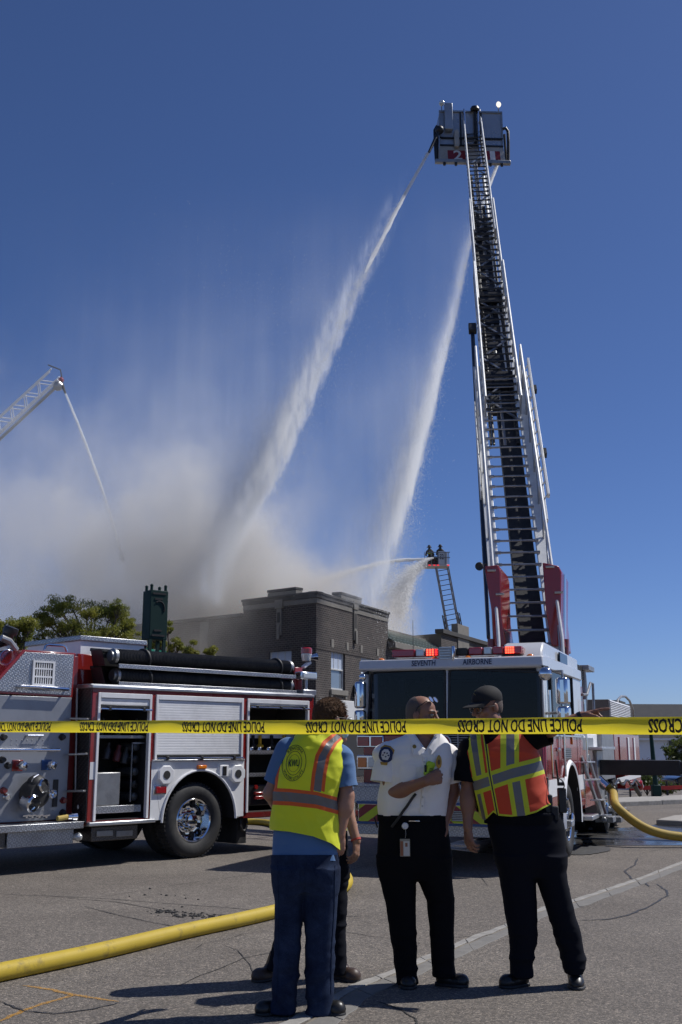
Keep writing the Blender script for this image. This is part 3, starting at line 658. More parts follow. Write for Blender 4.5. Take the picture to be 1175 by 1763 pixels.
def sr(px0, py0, px1, py1, x=1.2):
    xm, ym = (px0 + px1) / 2, (py0 + py1) / 2
    return RS(px0, ym, x).y, RS(px1, ym, x).y, RS(xm, py1, x).z, RS(xm, py0, x).z
def sbox(r, x0, x1): y0, y1, z0, z1 = r; return MB().box(x0, x1, y0, y1, z0, z1)
YF = -1.9
XL, XR = RF(624, 1200).x, RF(936, 1200).x
ZROOF = RF(780, 1131).z; ZBELT = RF(780, 1264).z; ZWT = RF(770, 1152).z
YB = RS(992, 1200).y                                  # back of the cab
# cab: lower box, pillars, roof
cab = T('cab', red, MB().box(XL, XR, YF + .02, -.70, .62, ZBELT), .03)
T('cab_lower_rear', red, MB().box(XL, XR, .70, YB, .62, ZBELT), .02)
T('cab_above_wheel', red, MB().box(XL, XR, -.71, .71, 1.24, ZBELT - .001).box(XL + .36, XR - .36, -.7, .7, .62, 1.24))
arc0 = [(.70 * math.cos(t), .5 + .74 * math.sin(t)) for t in np.linspace(0, math.pi, 17)]
for xs_ in (XR - .012, XL + .012):
    m = MB(); k = len(arc0); m.add([(xs_, y, z) for y, z in arc0] + [(xs_, .70 if i < k // 2 + 1 else -.70, 1.245) if 0 else (xs_, .70 * math.cos(math.pi * i / (k - 1)) if 1 else 0, 1.245) for i in range(k)], [(i, i + 1, k + i + 1, k + i) for i in range(k - 1)]); T('arch_panel', red, m)
m = MB()
for x in (XL, XR): m.box(x - .0 if x < 0 else x - .09, x + .09 if x < 0 else x, YF + .03, YF + .16, ZBELT - .02, ZWT + .05)
m.each('corner_post', white, tow, .02)
T('centre_post', white, MB().box(RF(768, 1200).x, RF(773.5, 1200).x, YF - .01, YF + .06, ZBELT - .02, ZWT + .05), .012)
T('upper_back', white, MB().box(XL, XL + .06, YF + .5, YB, ZBELT, ZROOF - .05).box(XL + .06, XR - .06, YB - .06, YB, ZBELT, ZROOF - .05), .01)
roof_p = [(YF - .05, ZWT - .01), (YF - .09, ZWT + .015), (YF - .06, ZROOF - .02), (YF + .10, ZROOF - .005), (YF + .3, ZROOF), (YB, ZROOF), (YB, ZWT)]
T('cab_roof', white, MB().prism(roof_p, 0, XL - .02, XR + .02), .018)
zr2 = RS(948, 1113).z; yr0 = RS(930, 1120).y
rr = [(yr0 - .15, ZROOF - .02), (yr0 + .05, zr2 - .02), (yr0 + .15, zr2), (YB, zr2 - .02), (YB, ZROOF - .02)]
T('raised_roof', white, MB().prism(rr, 0, RF(858, 1120).x, XR - .03), .03)
# side of the cab towards the street
(lambda q: q.each('cab_side_upper', white, tow, .01))(MB().box(XR - .05, XR, RS(985.5, 1200).y - .42, YB, ZBELT, ZROOF - .03).box(XR - .05, XR, YF + .16, YF + .30, ZBELT, ZROOF - .1))
zs0, zs1 = ZBELT + .02, ZWT + .0
T('door_window', see_through('door_glass', (.35, .4, .45)), MB().box(XR - .035, XR - .02, YF + .16, RS(985.5, 1200).y - .42, zs0, zs1))
(lambda q: q.each('door_pillar', blackp, tow))(MB().box(XR - .045, XR + .004, YF + .62, YF + .70, zs0, zs1).box(XR - .045, XR + .004, RS(985.5, 1200).y - .44, RS(985.5, 1200).y - .40, zs0, zs1))
r = sr(955, 1126, 968, 1162); T('upper_window', glass, MB().box(XR - .02, XR + .006, r[0], r[1], r[2], r[3]), .02)
T('belt_moulding', chrome, MB().box(XR - .01, XR + .02, YF + .1, YB, ZBELT - .03, ZBELT + .0), .006)
for y in (YF + .05, YF + 1.05, YB - .1):
    T('door_bar', chrome, MB().cyl((XR + .05, y + .12, ZBELT - .55), (XR + .05, y + .12, ZBELT + .55), .016, n=10))
st = RS(990, 1334).z; sb = RS(990, 1360).z
(lambda q: q.each('white_stripe', wreflect, tow))(MB().box(XR, XR + .004, .58, YB - .01, sb, st).box(XR, XR + .004, YF + .06, -.60, sb, st))
r = sr(960, 1288, 973, 1306); o = T('side_vent', blackp, MB().box(XR - .01, XR + .012, r[0], r[1], r[2], r[3]), .004)
for i in range(5): zz = r[2] + (r[3] - r[2]) * (i + .5) / 5; T('louvre', steel, MB().box(XR, XR + .02, r[0] + .02, r[1] - .02, zz - .008, zz + .008), 0, o)
T('door_seam', dark, MB().box(XR - .01, XR + .003, YF + 1.0, YF + 1.012, .75, ZBELT).box(XR - .01, XR + .003, YB - .62, YB - .608, .75, ZBELT))
T('door_handle', chrome, MB().box(XR, XR + .04, YF + .82, YF + .96, ZBELT - .22, ZBELT - .17), .01)
for px in (962, 975):
    q = RS(px, 1272); T('amber_strip', amber, MB().box(XR, XR + .02, q.y - .02, q.y + .02, q.z - .08, q.z + .06), .006)
# windscreens and what is behind them
def wind(p):
    q = [RF(*a, YF - .005) for a in p]; c = sum(q, Vector()) / len(q); out = []
    for i in range(len(q)):                                   # rounded corners
        a, b, d = q[i - 1], q[i], q[(i + 1) % len(q)]
        for t in np.linspace(0, 1, 5):
            p0 = b.lerp(a, .07); p2 = b.lerp(d, .07); out.append(p0.lerp(b, t).lerp(b.lerp(p2, t), t))
    return out
for P in ([(640.5, 1158), (767, 1151.5), (766, 1262), (633, 1262)], [(774, 1152), (931, 1157), (934, 1265), (773, 1263)]):
    g = T('windscreen', windsh, MB().poly(wind(P)))
    o = wind(P); T('screen_seal', blackp, MB().tube([q + Vector((0, -.004, 0)) for q in o], .016, 6, closed=True), 0, g)
for a, b in (((690, 1262), (735, 1246)), ((850, 1264), (900, 1247))):
    T('wiper', blackp, MB().tube([RF(*a, YF - .03), RF((a[0] + b[0]) / 2, (a[1] + b[1]) / 2 - 2, YF - .05), RF(*b, YF - .03)], .01, 6))
blueint = MAT('cab_lining', (.022, .030, .05), .7, 0, .3, 3)
T('dashboard', blueint, MB().prism([(YF + .05, ZBELT - .05), (YF + .08, ZBELT + .08), (YF + .5, ZBELT + .12), (YF + .55, ZBELT - .1)], 0, XL + .1, XR - .1), .02)
T('cab_rear_wall', blueint, MB().box(XL + .06, XR - .06, YB - .5, YB - .46, .7, ZROOF - .06).box(XL + .06, XR - .06, YF + .1, YB - .5, ZWT + .05, ZWT + .08))
T('engine_cover', blueint, MB().box(-.35, .35, YF + .6, YB - .55, .7, ZBELT + .15), .08)
for x in (-.72, .72):
    s_ = T('cab_seat', MAT('seat_cloth', (.025, .03, .04), .85), MB().box(x - .26, x + .26, YF + 1.15, YF + 1.32, ZBELT - .2, ZBELT + .52).box(x - .26, x + .26, YF + .75, YF + 1.3, ZBELT - .3, ZBELT - .14), .06)
    T('headrest', MAT('seat_cloth2', (.03, .035, .045), .85), MB().box(x - .15, x + .15, YF + 1.16, YF + 1.28, ZBELT + .54, ZBELT + .74), .04, s_)
q = RF(875, 1240, YF + .45); T('steering_wheel', blackp, MB().tube([Vector((q.x + .22 * math.cos(t), YF + .5 + .1 * math.sin(t), ZBELT + .12 + .19 * math.sin(t))) for t in np.linspace(0, 2 * math.pi, 24)[:-1]], .016, 8, closed=True))
for (px, py, rr_) in ((742, 1173, .10), (836, 1165, .11)):
    q = RF(px, py, YF + .4)
    o = T('cab_fan', blackp, MB().tube([q + Vector((rr_ * math.cos(t), 0, rr_ * math.sin(t))) for t in np.linspace(0, 2 * math.pi, 20)[:-1]], .012, 6, closed=True))
    for k in range(5): a = k * 2 * math.pi / 5; T('fan_blade', MAT('fan_blade_%d%d' % (px, k), (.06, .07, .09), .4), MB().bar(q, q + Vector((rr_ * .85 * math.cos(a), .01, rr_ * .85 * math.sin(a))), .05, .008, (0, 1, 0)), 0, o)
q = RF(681, 1198, YF + .3); T('console', MAT('console_grey', (.07, .08, .10), .5), MB().box(q.x - .14, q.x + .14, YF + .28, YF + .4, q.z - .16, q.z + .06), .015)
T('visor', MAT('grey_visor', (.16, .19, .18), .5), MB().box(RF(688, 1170, YF + .2).x, RF(698, 1170, YF + .2).x, YF + .18, YF + .2, RF(690, 1195, YF + .2).z, RF(690, 1171, YF + .2).z), .02)
# lettering on the roof lip
navy = MAT('navy_lettering', (.02, .025, .06), .4)
def lip(px0, py0, px1, py1, skew, txt):
    a = RF(px0, py1, YF - .08); b = RF(px1, py1, YF - .08); zm_ = (ZWT + ZROOF) / 2 - .035; a.z = b.z = zm_; h = .075; m = MB()
    def xf(p):
        q = a.lerp(b, p[0]); z = q.z + p[1] * h
        t = (z - ZWT - .015) / (ZROOF - .035 - ZWT)
        return (q.x, YF - .094 + t * .03, z)
    text_on(m, txt, xf, .018); return T('lettering', navy, m, smooth=False)
lip(709, 1137, 750, 1148, 0, 'SEVENTH'); lip(797, 1134.5, 847, 1144.5, 0, 'AIRBORNE')
# light bar
zb0 = ZROOF + .02
def lb(px0, px1, mat, h0=0, h1=.105, yy=(YF + .05, YF + .26), name='light_module', bev=.012, parent=None):
    x0, x1 = RF(px0, 1124, YF + .05).x, RF(px1, 1124, YF + .05).x
    return T(name, mat, MB().box(x0, x1, yy[0], yy[1], zb0 + h0, zb0 + h1), bev, parent)
bar = lb(675, 899, dkred, .0, .09, (YF + .09, YF + .30), 'light_bar')
for a, b, mt in ((675, 714, redlens), (716, 731, clearlens), (732, 754.5, redlens), (786, 806, blackp), (807, 831, redlens), (833, 847, clearlens), (848, 867, redlens), (868, 899, redlens)):
    lb(a, b - .6, mt, .006, .10, (YF + .05, YF + .24), 'light_module', .012, bar)
def leds(px0, px1, mat):
    m = MB(); x0, x1 = RF(px0, 1124, YF + .05).x, RF(px1, 1124, YF + .05).x; n = max(2, int((x1 - x0) / .028))
    for i in range(n):
        for j in range(3):
            cx = x0 + (x1 - x0) * (i + .5) / n; cz = zb0 + .022 + j * .031; m.box(cx - .011, cx + .011, YF + .043, YF + .049, cz - .012, cz + .012)
    return T('lit_led', mat, m, 0, bar, kind='stuff')
leds(734, 748, redlit); leds(749.5, 753.5, redlit2); leds(870, 886, redlit)
o = T('spot_box', steel, MB().box(RF(757, 1126).x, RF(784, 1126).x, YF - .06, YF + .2, ZROOF - .06, RF(770, 1115).z), .015)
for i in range(5): zz = ZROOF - .03 + i * .035; T('spot_rib', clearlens, MB().box(RF(759, 1126).x, RF(779, 1126).x, YF - .075, YF - .055, zz, zz + .018), .004, o)
T('spot_rim', chrome, MB().tube([(RF(782, 1126).x, YF - .05, ZROOF - .05), (RF(784, 1120).x, YF - .08, ZROOF + .04), (RF(782, 1116).x, YF - .05, ZROOF + .13)], .02, 8), 0, o)
for px in (656, 748, 806, 913):
    q = RF(px, 1133, YF + .0); T('marker_lamp', amber, MB().sph((q.x, YF + .02, ZROOF - .03), (.055, .05, .045), 12, 6, 0))
T('antenna', blackp, MB().cyl((RF(697, 1120).x, YF + .4, ZROOF), (RF(697, 1120).x, YF + .4, ZROOF + .55), .006, .003, 6))
# mirrors
def mirror(px, py0, py1, w, yb, side, pb):
    x = RF(px, (py0 + py1) / 2, yb).x; z0, z1 = RF(px, py1, yb).z, RF(px, py0, yb).z
    def cap(z0, z1, n, nm):
        prof = [(-w / 2, .0), (-w / 2, -.06), (-w * .3, -.12), (w * .3, -.12), (w / 2, -.06), (w / 2, 0)]
        return T(nm, chrome, MB().prism([(x + a, yb + b) for a, b in prof], 2, z0, z1), .03)
    o = cap(z0, z1, 1, 'mirror'); cap(z0 - .19, z0 - .02, 1, 'wide_mirror')
    xs = XL - .02 if side < 0 else XR
    (lambda q: q.each('mirror_arm', steel, o))(MB().tube([(xs, YF + .12, z1 + .10), (x, yb - .03, z1 + .08), (x, yb - .04, z1)], .018, 8).tube([(xs, YF + .12, z0 - .1), (x, yb - .03, z0 - .1)], .018, 8))
    return x, z1
mirror(622.5, 1174, 1220, .155, YF - .12, -1, 0); mirror(970.5, 1167, 1213, .175, YF - .05, 1, 0)
for px, py, r in ((624.5, 1166, .05), (939, 1160, .085)):
    q = RF(px, py, YF - .16); o = T('dome_mirror', chrome, MB().sph(q, (r, r * .75, r), 20, 12)); T('dome_arm', blackp, MB().tube([q + Vector((0, .02, r * .8)), q + Vector((-.05 if px > 700 else .05, .1, r + .02)), Vector((q.x, YF + .05, q.z + r + .01))], .015, 8), 0, o)
# front: grille, headlamps, bumper
T('front_panel', red, MB().box(XL + .02, XR - .02, YF - .02, YF + .02, .75, ZBELT), .02)
gx0, gx1 = RF(738, 1300, YF - .05).x, RF(842, 1300, YF - .05).x; gz0, gz1 = RF(780, 1351, YF - .05).z, RF(780, 1262, YF - .05).z
T('grille_back', dark, MB().box(gx0, gx1, YF - .03, YF - .021, gz0, gz1))
gr = T('grille', chrome, MB().box(gx0 - .03, gx0, YF - .06, YF - .02, gz0 - .03, gz1 + .02).box(gx1, gx1 + .03, YF - .06, YF - .02, gz0 - .03, gz1 + .02).box(gx0, gx1, YF - .06, YF - .02, gz0 - .03, gz0), .008)
m = MB()
for i in range(1, 22): zz = gz0 + (gz1 - gz0) * i / 22; m.box(gx0, gx1, YF - .05, YF - .03, zz - .004, zz + .004)
for i in range(1, 4): xx = gx0 + (gx1 - gx0) * i / 4; m.box(xx - .006, xx + .006, YF - .056, YF - .032, gz0, gz1)
T('grille_bars', steel, m, 0, gr, kind='stuff')
q = RF(765, 1278, YF - .08); o = T('front_emblem', redlens, MB().lathe([(0, .02), (.06, .02), (.085, .012), (.09, 0)], (q.x, YF - .06, q.z), (0, -1, 0), 20), 0, gr)
T('emblem_ring', wreflect, MB().tube([(q.x + .085 * math.cos(t), YF - .075, q.z + .085 * math.sin(t)) for t in np.linspace(0, 2 * math.pi, 24)[:-1]], .010, 6, closed=True), 0, gr)
def lampcluster(px0, px1):
    r = fr(px0, 1266, px1, 1287, YF - .02); h = T('warning_lamp', chrome, fbox(r, YF - .06, YF - .015), .012); w = (r[1] - r[0]) / 2
    for k in (0, 1): T('lens', redlens, MB().box(r[0] + .015 + k * w, r[0] + w - .01 + k * w, YF - .075, YF - .058, r[2] + .02, r[3] - .02), .01, h)
    r = fr(px0, 1300, px1, 1325, YF - .02); h = T('headlamp', chrome, fbox(r, YF - .06, YF - .015), .012)
    T('turn_lens', amber, MB().box(r[0] + .02, r[0] + (r[1] - r[0]) * .38, YF - .075, YF - .058, r[2] + .03, r[3] - .03), .012, h)
    T('lens', clearlens, MB().box(r[0] + (r[1] - r[0]) * .45, r[1] - .02, YF - .078, YF - .058, r[2] + .03, r[3] - .03), .015, h)
lampcluster(616, 662); lampcluster(880, 926)
YBm = -2.35
bx0, bx1 = RF(607, 1400, YBm).x, RF(930, 1400, YBm).x
z1b, z2b, z3b, z4b = RF(770, 1351, YBm).z, RF(770, 1385, YBm).z, RF(770, 1419, YBm).z, RF(770, 1441, YBm).z
T('bumper_deck', plate, MB().box(bx0, bx1, YBm + .02, YF - .03, z1b - .04, z1b).box(bx0, bx1, YBm + .012, YBm + .03, z2b, z1b - .041), .004)
T('bumper', chrome, MB().prism([(bx0, YF - .02), (bx0, YBm + .1), (bx0 + .08, YBm + .005), (bx1 - .08, YBm + .005), (bx1, YBm + .1), (bx1, YF - .02)], 2, z3b, z2b), .01)
T('blue_band', bluest, MB().box(bx0 + .06, bx1 - .06, YBm - .012, YBm + .004, z2b - .012, z2b + .02).box(bx0 + .06, bx1 - .06, YBm - .012, YBm + .004, z3b - .02, z3b + .005), .003)
T('bumper_skirt', plate, MB().box(bx0 + .05, bx1 - .2, YBm + .06, YBm + .09, z4b, z3b - .022), .004)
xm = RF(773, 1400, YBm).x; wst = .165; slant = .30; zlo, zhi = z3b + .012, z2b - .018
def chev(u0, side, mat, nm):                        # parallelogram stripes meeting at the middle
    pts = [(u0, zlo), (u0 + wst, zlo), (u0 + wst - slant, zhi), (u0 - slant, zhi)] if side > 0 else [(u0, zlo), (u0 + wst, zlo), (u0 + wst - slant, zhi), (u0 - slant, zhi)]
    lim = (bx1 - .09 - xm) if side > 0 else (xm - bx0 - .09)
    def clip(P, k, keep):
        out = []
        for i in range(len(P)):
            a, b = P[i - 1], P[i]; ia, ib = keep(a[0], k), keep(b[0], k)
            if ia != ib: t = (k - a[0]) / (b[0] - a[0]); out.append((k, a[1] + t * (b[1] - a[1])))
            if ib: out.append(b)
        return out
    P = clip(pts, 0.003, lambda a, k: a > k); P = clip(P, lim, lambda a, k: a < k) if P else P
    if len(P) >= 3: T(nm, mat, MB().poly([(xm + side * a, YBm - .004, z) for a, z in P]), 0)
chevred = MAT('chevron_red', (.22, .015, .02), .4, 0, .1, 8)
for side in (-1, 1):
    k = 0; u = -.1
    while u < 1.6: chev(u, side, lime if k % 2 else chevred, 'chevron_stripe'); u += wst; k += 1
for a in (778, 836):
    r = fr(a, 1396, a + 24, 1414, YBm); o = T('siren_grille', blackp, fbox(r, YBm - .012, YBm - .006), .004)
    for i in range(6): zz = r[2] + (r[3] - r[2]) * (i + .5) / 6; T('siren_bar', steel, MB().box(r[0] + .01, r[1] - .01, YBm - .02, YBm - .011, zz - .006, zz + .006), 0, o)
T('front_axle', dark, MB().box(-.95, .95, -.15, .15, .35, .6).box(-.5, .5, YF, 6.8, .5, .8).box(-1.0, 1.0, YB - .2, 6.6, .62, .9))
# wheels
for x, sgn in ((1.2, 1), (-1.2, -1)):
    truck_wheel(tow, ((XR - .035) if sgn > 0 else XL + .035, 0, .5), (sgn, 0, 0), steer=True)
    for y in (RS(1049, 1400).y, RS(1049, 1400).y + 1.3): truck_wheel(tow, (x - .02 * sgn, y, .5), (sgn, 0, 0), dual=True)
arc = [(.70 * math.cos(t), .5 + .74 * math.sin(t)) for t in np.linspace(-.1, math.pi + .1, 24)]; n = len(arc)
m = MB(); m.add([(XR + .03, y, z) for y, z in arc] + [(XR - .36, y, z) for y, z in arc], [(i, i + 1, n + i + 1, n + i) for i in range(n - 1)]); T('wheel_well', dark, m)
m = MB(); m.add([(XR + .03, y, z) for y, z in arc] + [(XR + .04, y * 1.04, .5 + (z - .5) * 1.05) for y, z in arc] + [(XR + .004, y * 1.10, .5 + (z - .5) * 1.10) for y, z in arc], [(j * n + i, j * n + i + 1, (j + 1) * n + i + 1, (j + 1) * n + i) for j in (0, 1) for i in range(n - 1)]); T('fender', alup, m)
# body behind the cab
YE = RS(1104, 1300).y; zbt = RS(1080, 1263).z
ym = RS(1062, 1300).y
bodyr = T('rear_body', red, MB().box(-1.15, 1.17, ym, YE, 1.02, zbt), .02)
T('rear_body_roof', alu, MB().box(-1.17, 1.19, ym - .02, YE + .02, zbt, zbt + .05), .01)
T('mid_body', alup, MB().box(-1.15, 1.12, YB + .08, ym - .05, .95, RS(1010, 1262).z), .02)
for px in (1070, 1084, 1094):
    q = RS(px, 1280); T('body_shutter', wreflect if px != 1070 else red, MB().box(1.17, 1.19, q.y - .16, q.y + .12, 1.05, zbt - .08), .006)
T('rear_stripe', wreflect, MB().box(1.17, 1.176, ym + .1, YE - .05, RS(1090, 1342).z, RS(1090, 1334).z))
T('rear_skirt', red, MB().box(.9, 1.17, RS(1080, 1350).y, YE, .62, 1.0), .01)
q0 = RS(987, 1200); q1 = RS(1005, 1200)
T('ladder_rest', steel, MB().box(-.9, 1.05, q0.y + .05, q1.y, ZBELT - .2, RS(996, 1167).z), .01)
r = sr(986, 1143, 1000, 1166, 1.0); o = T('louvre_box', steel, MB().box(.3, 1.0, r[0], r[1] + .3, r[2], r[3]), .01)
for i in range(8): zz = r[2] + (r[3] - r[2]) * (i + .5) / 8; T('louvre', dark, MB().box(.3, 1.01, r[0] - .012, r[1] + .3, zz - .01, zz + .008), 0, o)
T('hydraulic_post', steel, MB().tube([RS(1008, 1225, 1.0), RS(1007, 1190, 1.0), RS(1006, 1165, 1.0), RS(1004.5, 1148, 1.0)], [.03, .05, .04, .03], 10).box(.85, 1.12, RS(1002, 1150, 1.0).y, RS(1012, 1150, 1.0).y, RS(1006, 1155, 1.0).z, RS(1006, 1147, 1.0).z), .006)
T('hand_rail', steel, MB().tube([RS(1003, 1196, 1.05), RS(1011, 1196, 1.05), RS(1017, 1176, 1.05), RS(1021, 1177, 1.05), RS(1023, 1226, 1.05)], .024, 10))
r = sr(1050, 1210, 1085, 1262, 1.1); o = T('control_cabinet', MAT('brown_grey_steel', (.13, .115, .105), .5, .4, .2, 4, dirt=.4), MB().box(-.2, 1.1, r[0], r[1], r[2], r[3]), .012)
for i in range(9):
    zz = r[2] + (r[3] - r[2]) * (.5 + i * .055); T('louvre', wreflect, MB().prism([(1.1, zz), (1.13, zz), (1.1, zz + .035)], 1, r[0] + .05, r[1] - .04), 0, o)
T('hoop_rail', steel, MB().tube([RS(1063, 1215, .9), RS(1064, 1205, .9), RS(1070, 1199, .9), RS(1077, 1199, .9), RS(1084, 1206, .9), RS(1090, 1221, .9), RS(1092, 1240, .9)], .028, 10))
T('top_box', brownint, MB().box(.3, .9, RS(1068, 1220, .9).y, RS(1078, 1220, .9).y, RS(1072, 1225, .9).z, RS(1072, 1207, .9).z), .01)
# side steps, folding ladder, controls below the belt
for (a, b) in (((1001, 1302), (1037, 1408)), ((1012, 1300), (1045, 1404))):
    T('access_ladder', steel, MB().bar(RS(*a, 1.28), RS(*b, 1.45), .04, .05))
for py in (1312, 1342, 1377, 1403):
    t = (py - 1300) / 106; a = RS(1001 + 36 * t, py, 1.28 + .17 * t); b = RS(1012 + 33 * t, py, 1.28 + .17 * t); T('ladder_tread', alu, MB().bar(a - Vector((0, .1, 0)), b + Vector((0, .05, 0)), .16, .025), .004)
T('cab_step', alu, MB().box(1.05, 1.42, RS(995, 1408, 1.2).y, RS(1008, 1408, 1.2).y, RS(1000, 1416, 1.3).z, RS(1000, 1408, 1.3).z).prism([(1.1, .62), (1.2, .62), (1.3, RS(1000, 1414, 1.3).z), (1.1, RS(1000, 1414, 1.3).z)], 1, RS(995, 1408, 1.2).y + .01, RS(997, 1408, 1.2).y + .05), .01)
T('hub_step', alu, MB().box(1.2, 1.32, -.32, -.1, .42, .5), .01)
r = sr(1003, 1270, 1022, 1282); T('control_panel', steel, MB().box(1.1, 1.2, r[0], r[1], r[2] - .1, r[3]), .008)
T('panel_hood', alu, MB().box(1.12, 1.42, RS(1014, 1288, 1.2).y, RS(1038, 1288, 1.2).y, RS(1024, 1291, 1.2).z, RS(1024, 1286, 1.2).z), .006)
T('jack_column', steel, MB().box(1.0, 1.24, RS(1024, 1300, 1.2).y, RS(1034, 1300, 1.2).y, RS(1024, 1410, 1.2).z, RS(1024, 1292, 1.2).z).box(.9, 1.2, RS(1036, 1260).y, RS(1056, 1260).y, .9, RS(1046, 1262).z), .01)
T('red_panel', red, MB().box(1.0, 1.2, RS(1005, 1320).y, RS(1023, 1320).y, RS(1014, 1390).z, RS(1014, 1290).z), .01)
for k, (px, py) in enumerate(((1050, 1392), (1056, 1410), (1042, 1410), (1062, 1395))):
    q = RS(px, py, 1.15); T('stabiliser_pad', steel, MB().box(1.0, 1.32, q.y - .22, q.y + .2, q.z - .05, q.z + .05).cyl((1.16, q.y - .28, q.z), (1.16, q.y + .25, q.z), .05, n=10), .01)
T('tail_pipe', blackp, MB().tube([RS(1092, 1350, 1.2), RS(1098, 1362, 1.22), RS(1102, 1368, 1.24)], .05, 10))
T('tail_step', plate, MB().box(-.9, 1.2, YE - .5, YE + .3, .52, .58), .008)
T('tail_hose', redlens, MB().lathe([(0, 0), (.1, 0), (.12, .05), (.1, .1), (0, .1)], RS(1099, 1352, 1.2), (1, 0, 0), 16))
T('hydraulic_line', blackp, MB().tube([RS(1054 + 4 * i, 1347 + 5 * math.sin(i * 1.7), 1.25) for i in range(13)], .022, 8))
# stabiliser beam reaching out to the right
q = RS(1031, 1321, 1.2); zc = q.z
T('stabiliser_beam', blackp, MB().box(.2, 2.55, q.y - .14, q.y + .14, zc - .125, zc + .125), .012)
T('inner_beam', blackp, MB().box(2.4, 3.95, q.y - .11, q.y + .11, zc - .105, zc + .10), .01)
T('stabiliser_jack', steel, MB().cyl((3.8, q.y, .08), (3.8, q.y, zc - .1), .075, n=16).lathe([(0, 0), (.3, 0), (.3, .05), (.1, .09), (0, .09)], (3.8, q.y, .01), (0, 0, 1), 20))
# ------------------------------------------------------------ aerial ladder
BW = at(908, 1112, 18.5); TW = at(817, 262, 33.3)
la = (TW - BW).normalized(); lr_ = la.cross(Vector((0, 0, 1))).normalized(); ln = lr_.cross(la).normalized()
LEN = (TW - BW).length
def lxf(p): return FR.l(BW + lr_ * p.x + la * p.y + ln * p.z)
def s_at(py):                                        # ladder length where the picture row py lies
    lo, hi = -3.0, LEN + 3
    for _ in range(40):
        mid = (lo + hi) / 2; w = BW + la * mid; d = w - Vector((0, 0, CAMH)); yc = d.y * _c + d.z * _s; zc_ = -d.y * _s + d.z * _c
        if CY - F * zc_ / yc > py: lo = mid
        else: hi = mid
    return lo
alum_w = MAT('ladder_white', (.74, .74, .72), .42, .12, .10, 4, dirt=.3, dirtc=(.22, .21, .19)); alum_d = MAT('ladder_steel', (.42, .42, .42), .35, .85, .15, 4, dirt=.35)
secs = [(-1.3, s_at(632), .37, .20, .58, alum_w), (s_at(720), s_at(483), .335, .07, .54, alum_w), (s_at(545), s_at(372), .31, .055, .47, alum_w), (s_at(425), s_at(215), .265, .045, .42, alum_w)]
darkrung = MAT('dark_rung', (.07, .07, .07), .5, .5, .3, 6)  # inner sections' rungs coloured darker, so the ladder's interior reads dark
for i, (s0, s1, hw, bw, hh, mt) in enumerate(secs):
    zo = i * .035
    L = MB(lxf).box(-hw - bw, -hw, s0, s1, zo - .05, zo + .04).build('ladder_section', mt, tow, bevel=.006)
    MB(lxf).box(hw, hw + bw, s0, s1, zo - .05, zo + .04).build('side_beam', mt, L, bevel=.006)
    for sg in (-1, 1):
        x = sg * (hw + bw * .75); e0 = s0 + (.9 if i == 0 else 0)
        pts = [Vector((x, e0 - .8, zo + .05)), Vector((x, e0, zo + hh))] if i == 0 else [Vector((x, s0, zo + hh))]
        MB(lxf).tube(pts + [Vector((x, s1, zo + hh))], .028, 8).build('hand_rail', alum_w, L)
        n = int((s1 - s0) / (1.1 if i == 0 else .8)); m = MB(lxf)
        for k in range(n + 1):
            y = e0 + (s1 - e0) * k / n; m.bar((x, y, zo + .03), (x, y, zo + hh), .03, .03, (0, 1, 0))
            if k < n: y2 = e0 + (s1 - e0) * (k + 1) / n; m.bar((x, y, zo + .03), (x, y2, zo + hh), .022, .022, (1, 0, 0))
        m.build('rail_lacing', alum_d, L)
        if i > 0: MB(lxf).bar((x, s0, zo + hh * .5), (x, s1, zo + hh * .5), .025, .025).build('mid_rail', alum_d, L)
    n = int((s1 - s0 - .2) / .345); rm = None
    for k in range(n):
        y = s0 + .25 + k * .345
        if rm is None: rm = MB(lxf).cyl((-hw - .05, y, zo + .05), (hw + .05, y, zo + .05), .021, n=8).cyl((-hw - .05, y, zo + .05), (-hw + .06, y, zo + .05), .032, n=8).cyl((hw - .06, y, zo + .05), (hw + .05, y, zo + .05), .032, n=8).mesh('rung', alum_d if i == 0 else darkrung); y00 = y
        o = put('rung', rm, None, L); d = lxf(Vector((0, y, 0))) - lxf(Vector((0, y00, 0))); o.location = d
    if i == 0: continue
    m = MB(lxf); k = 0; y = s0                                 # zig-zag braces under the rungs
    while y + .9 < s1: m.bar((-hw if k % 2 else hw, y, zo - .07), (hw if k % 2 else -hw, y + .9, zo - .07), .05, .03, (0, 0, 1)); y += .9; k += 1
    m.build('cross_brace', alum_d, L)
sB, sE = -1.0, s_at(300)
T('cable_track', black, MB(lxf).box(-.10, .34, sB, s_at(500), -.34, -.10), .01); T('hose_tray', black, MB(lxf).box(-.20, .16, s_at(700), s_at(350), -.26, -.09), .01)
for k_, x_ in enumerate((-.30, -.24, .27, .31)): T('hydraulic_line', blackp, MB(lxf).tube([(x_, s_at(760), -.08), (x_ * .85, s_at(500), -.06), (x_ * .7, s_at(300), -.05)], .028, 8))
T('waterway_pipe', steel, MB(lxf).tube([(0, s_at(760), -.16), (0, LEN - .6, -.12)], .07, 12)); T('waterway_pipe', alum_w, MB(lxf).tube([(.22, s_at(640), -.1), (.22, s_at(300), -.06)], .05, 10))
for k, y in enumerate(np.arange(s_at(640), s_at(380), .62)):
    T('pipe_clamp', blackp, MB(lxf).box(-.24 + .03 * (k % 3), .20, y, y + (.30 if k % 3 else .5), -.22, -.06), .008)
T('roller_box', blackp, MB(lxf).box(-.36, .36, s_at(665), s_at(640), -.12, .02), .01); T('roller_box', blackp, MB(lxf).box(-.31, .31, s_at(520), s_at(503), -.10, .05), .01)
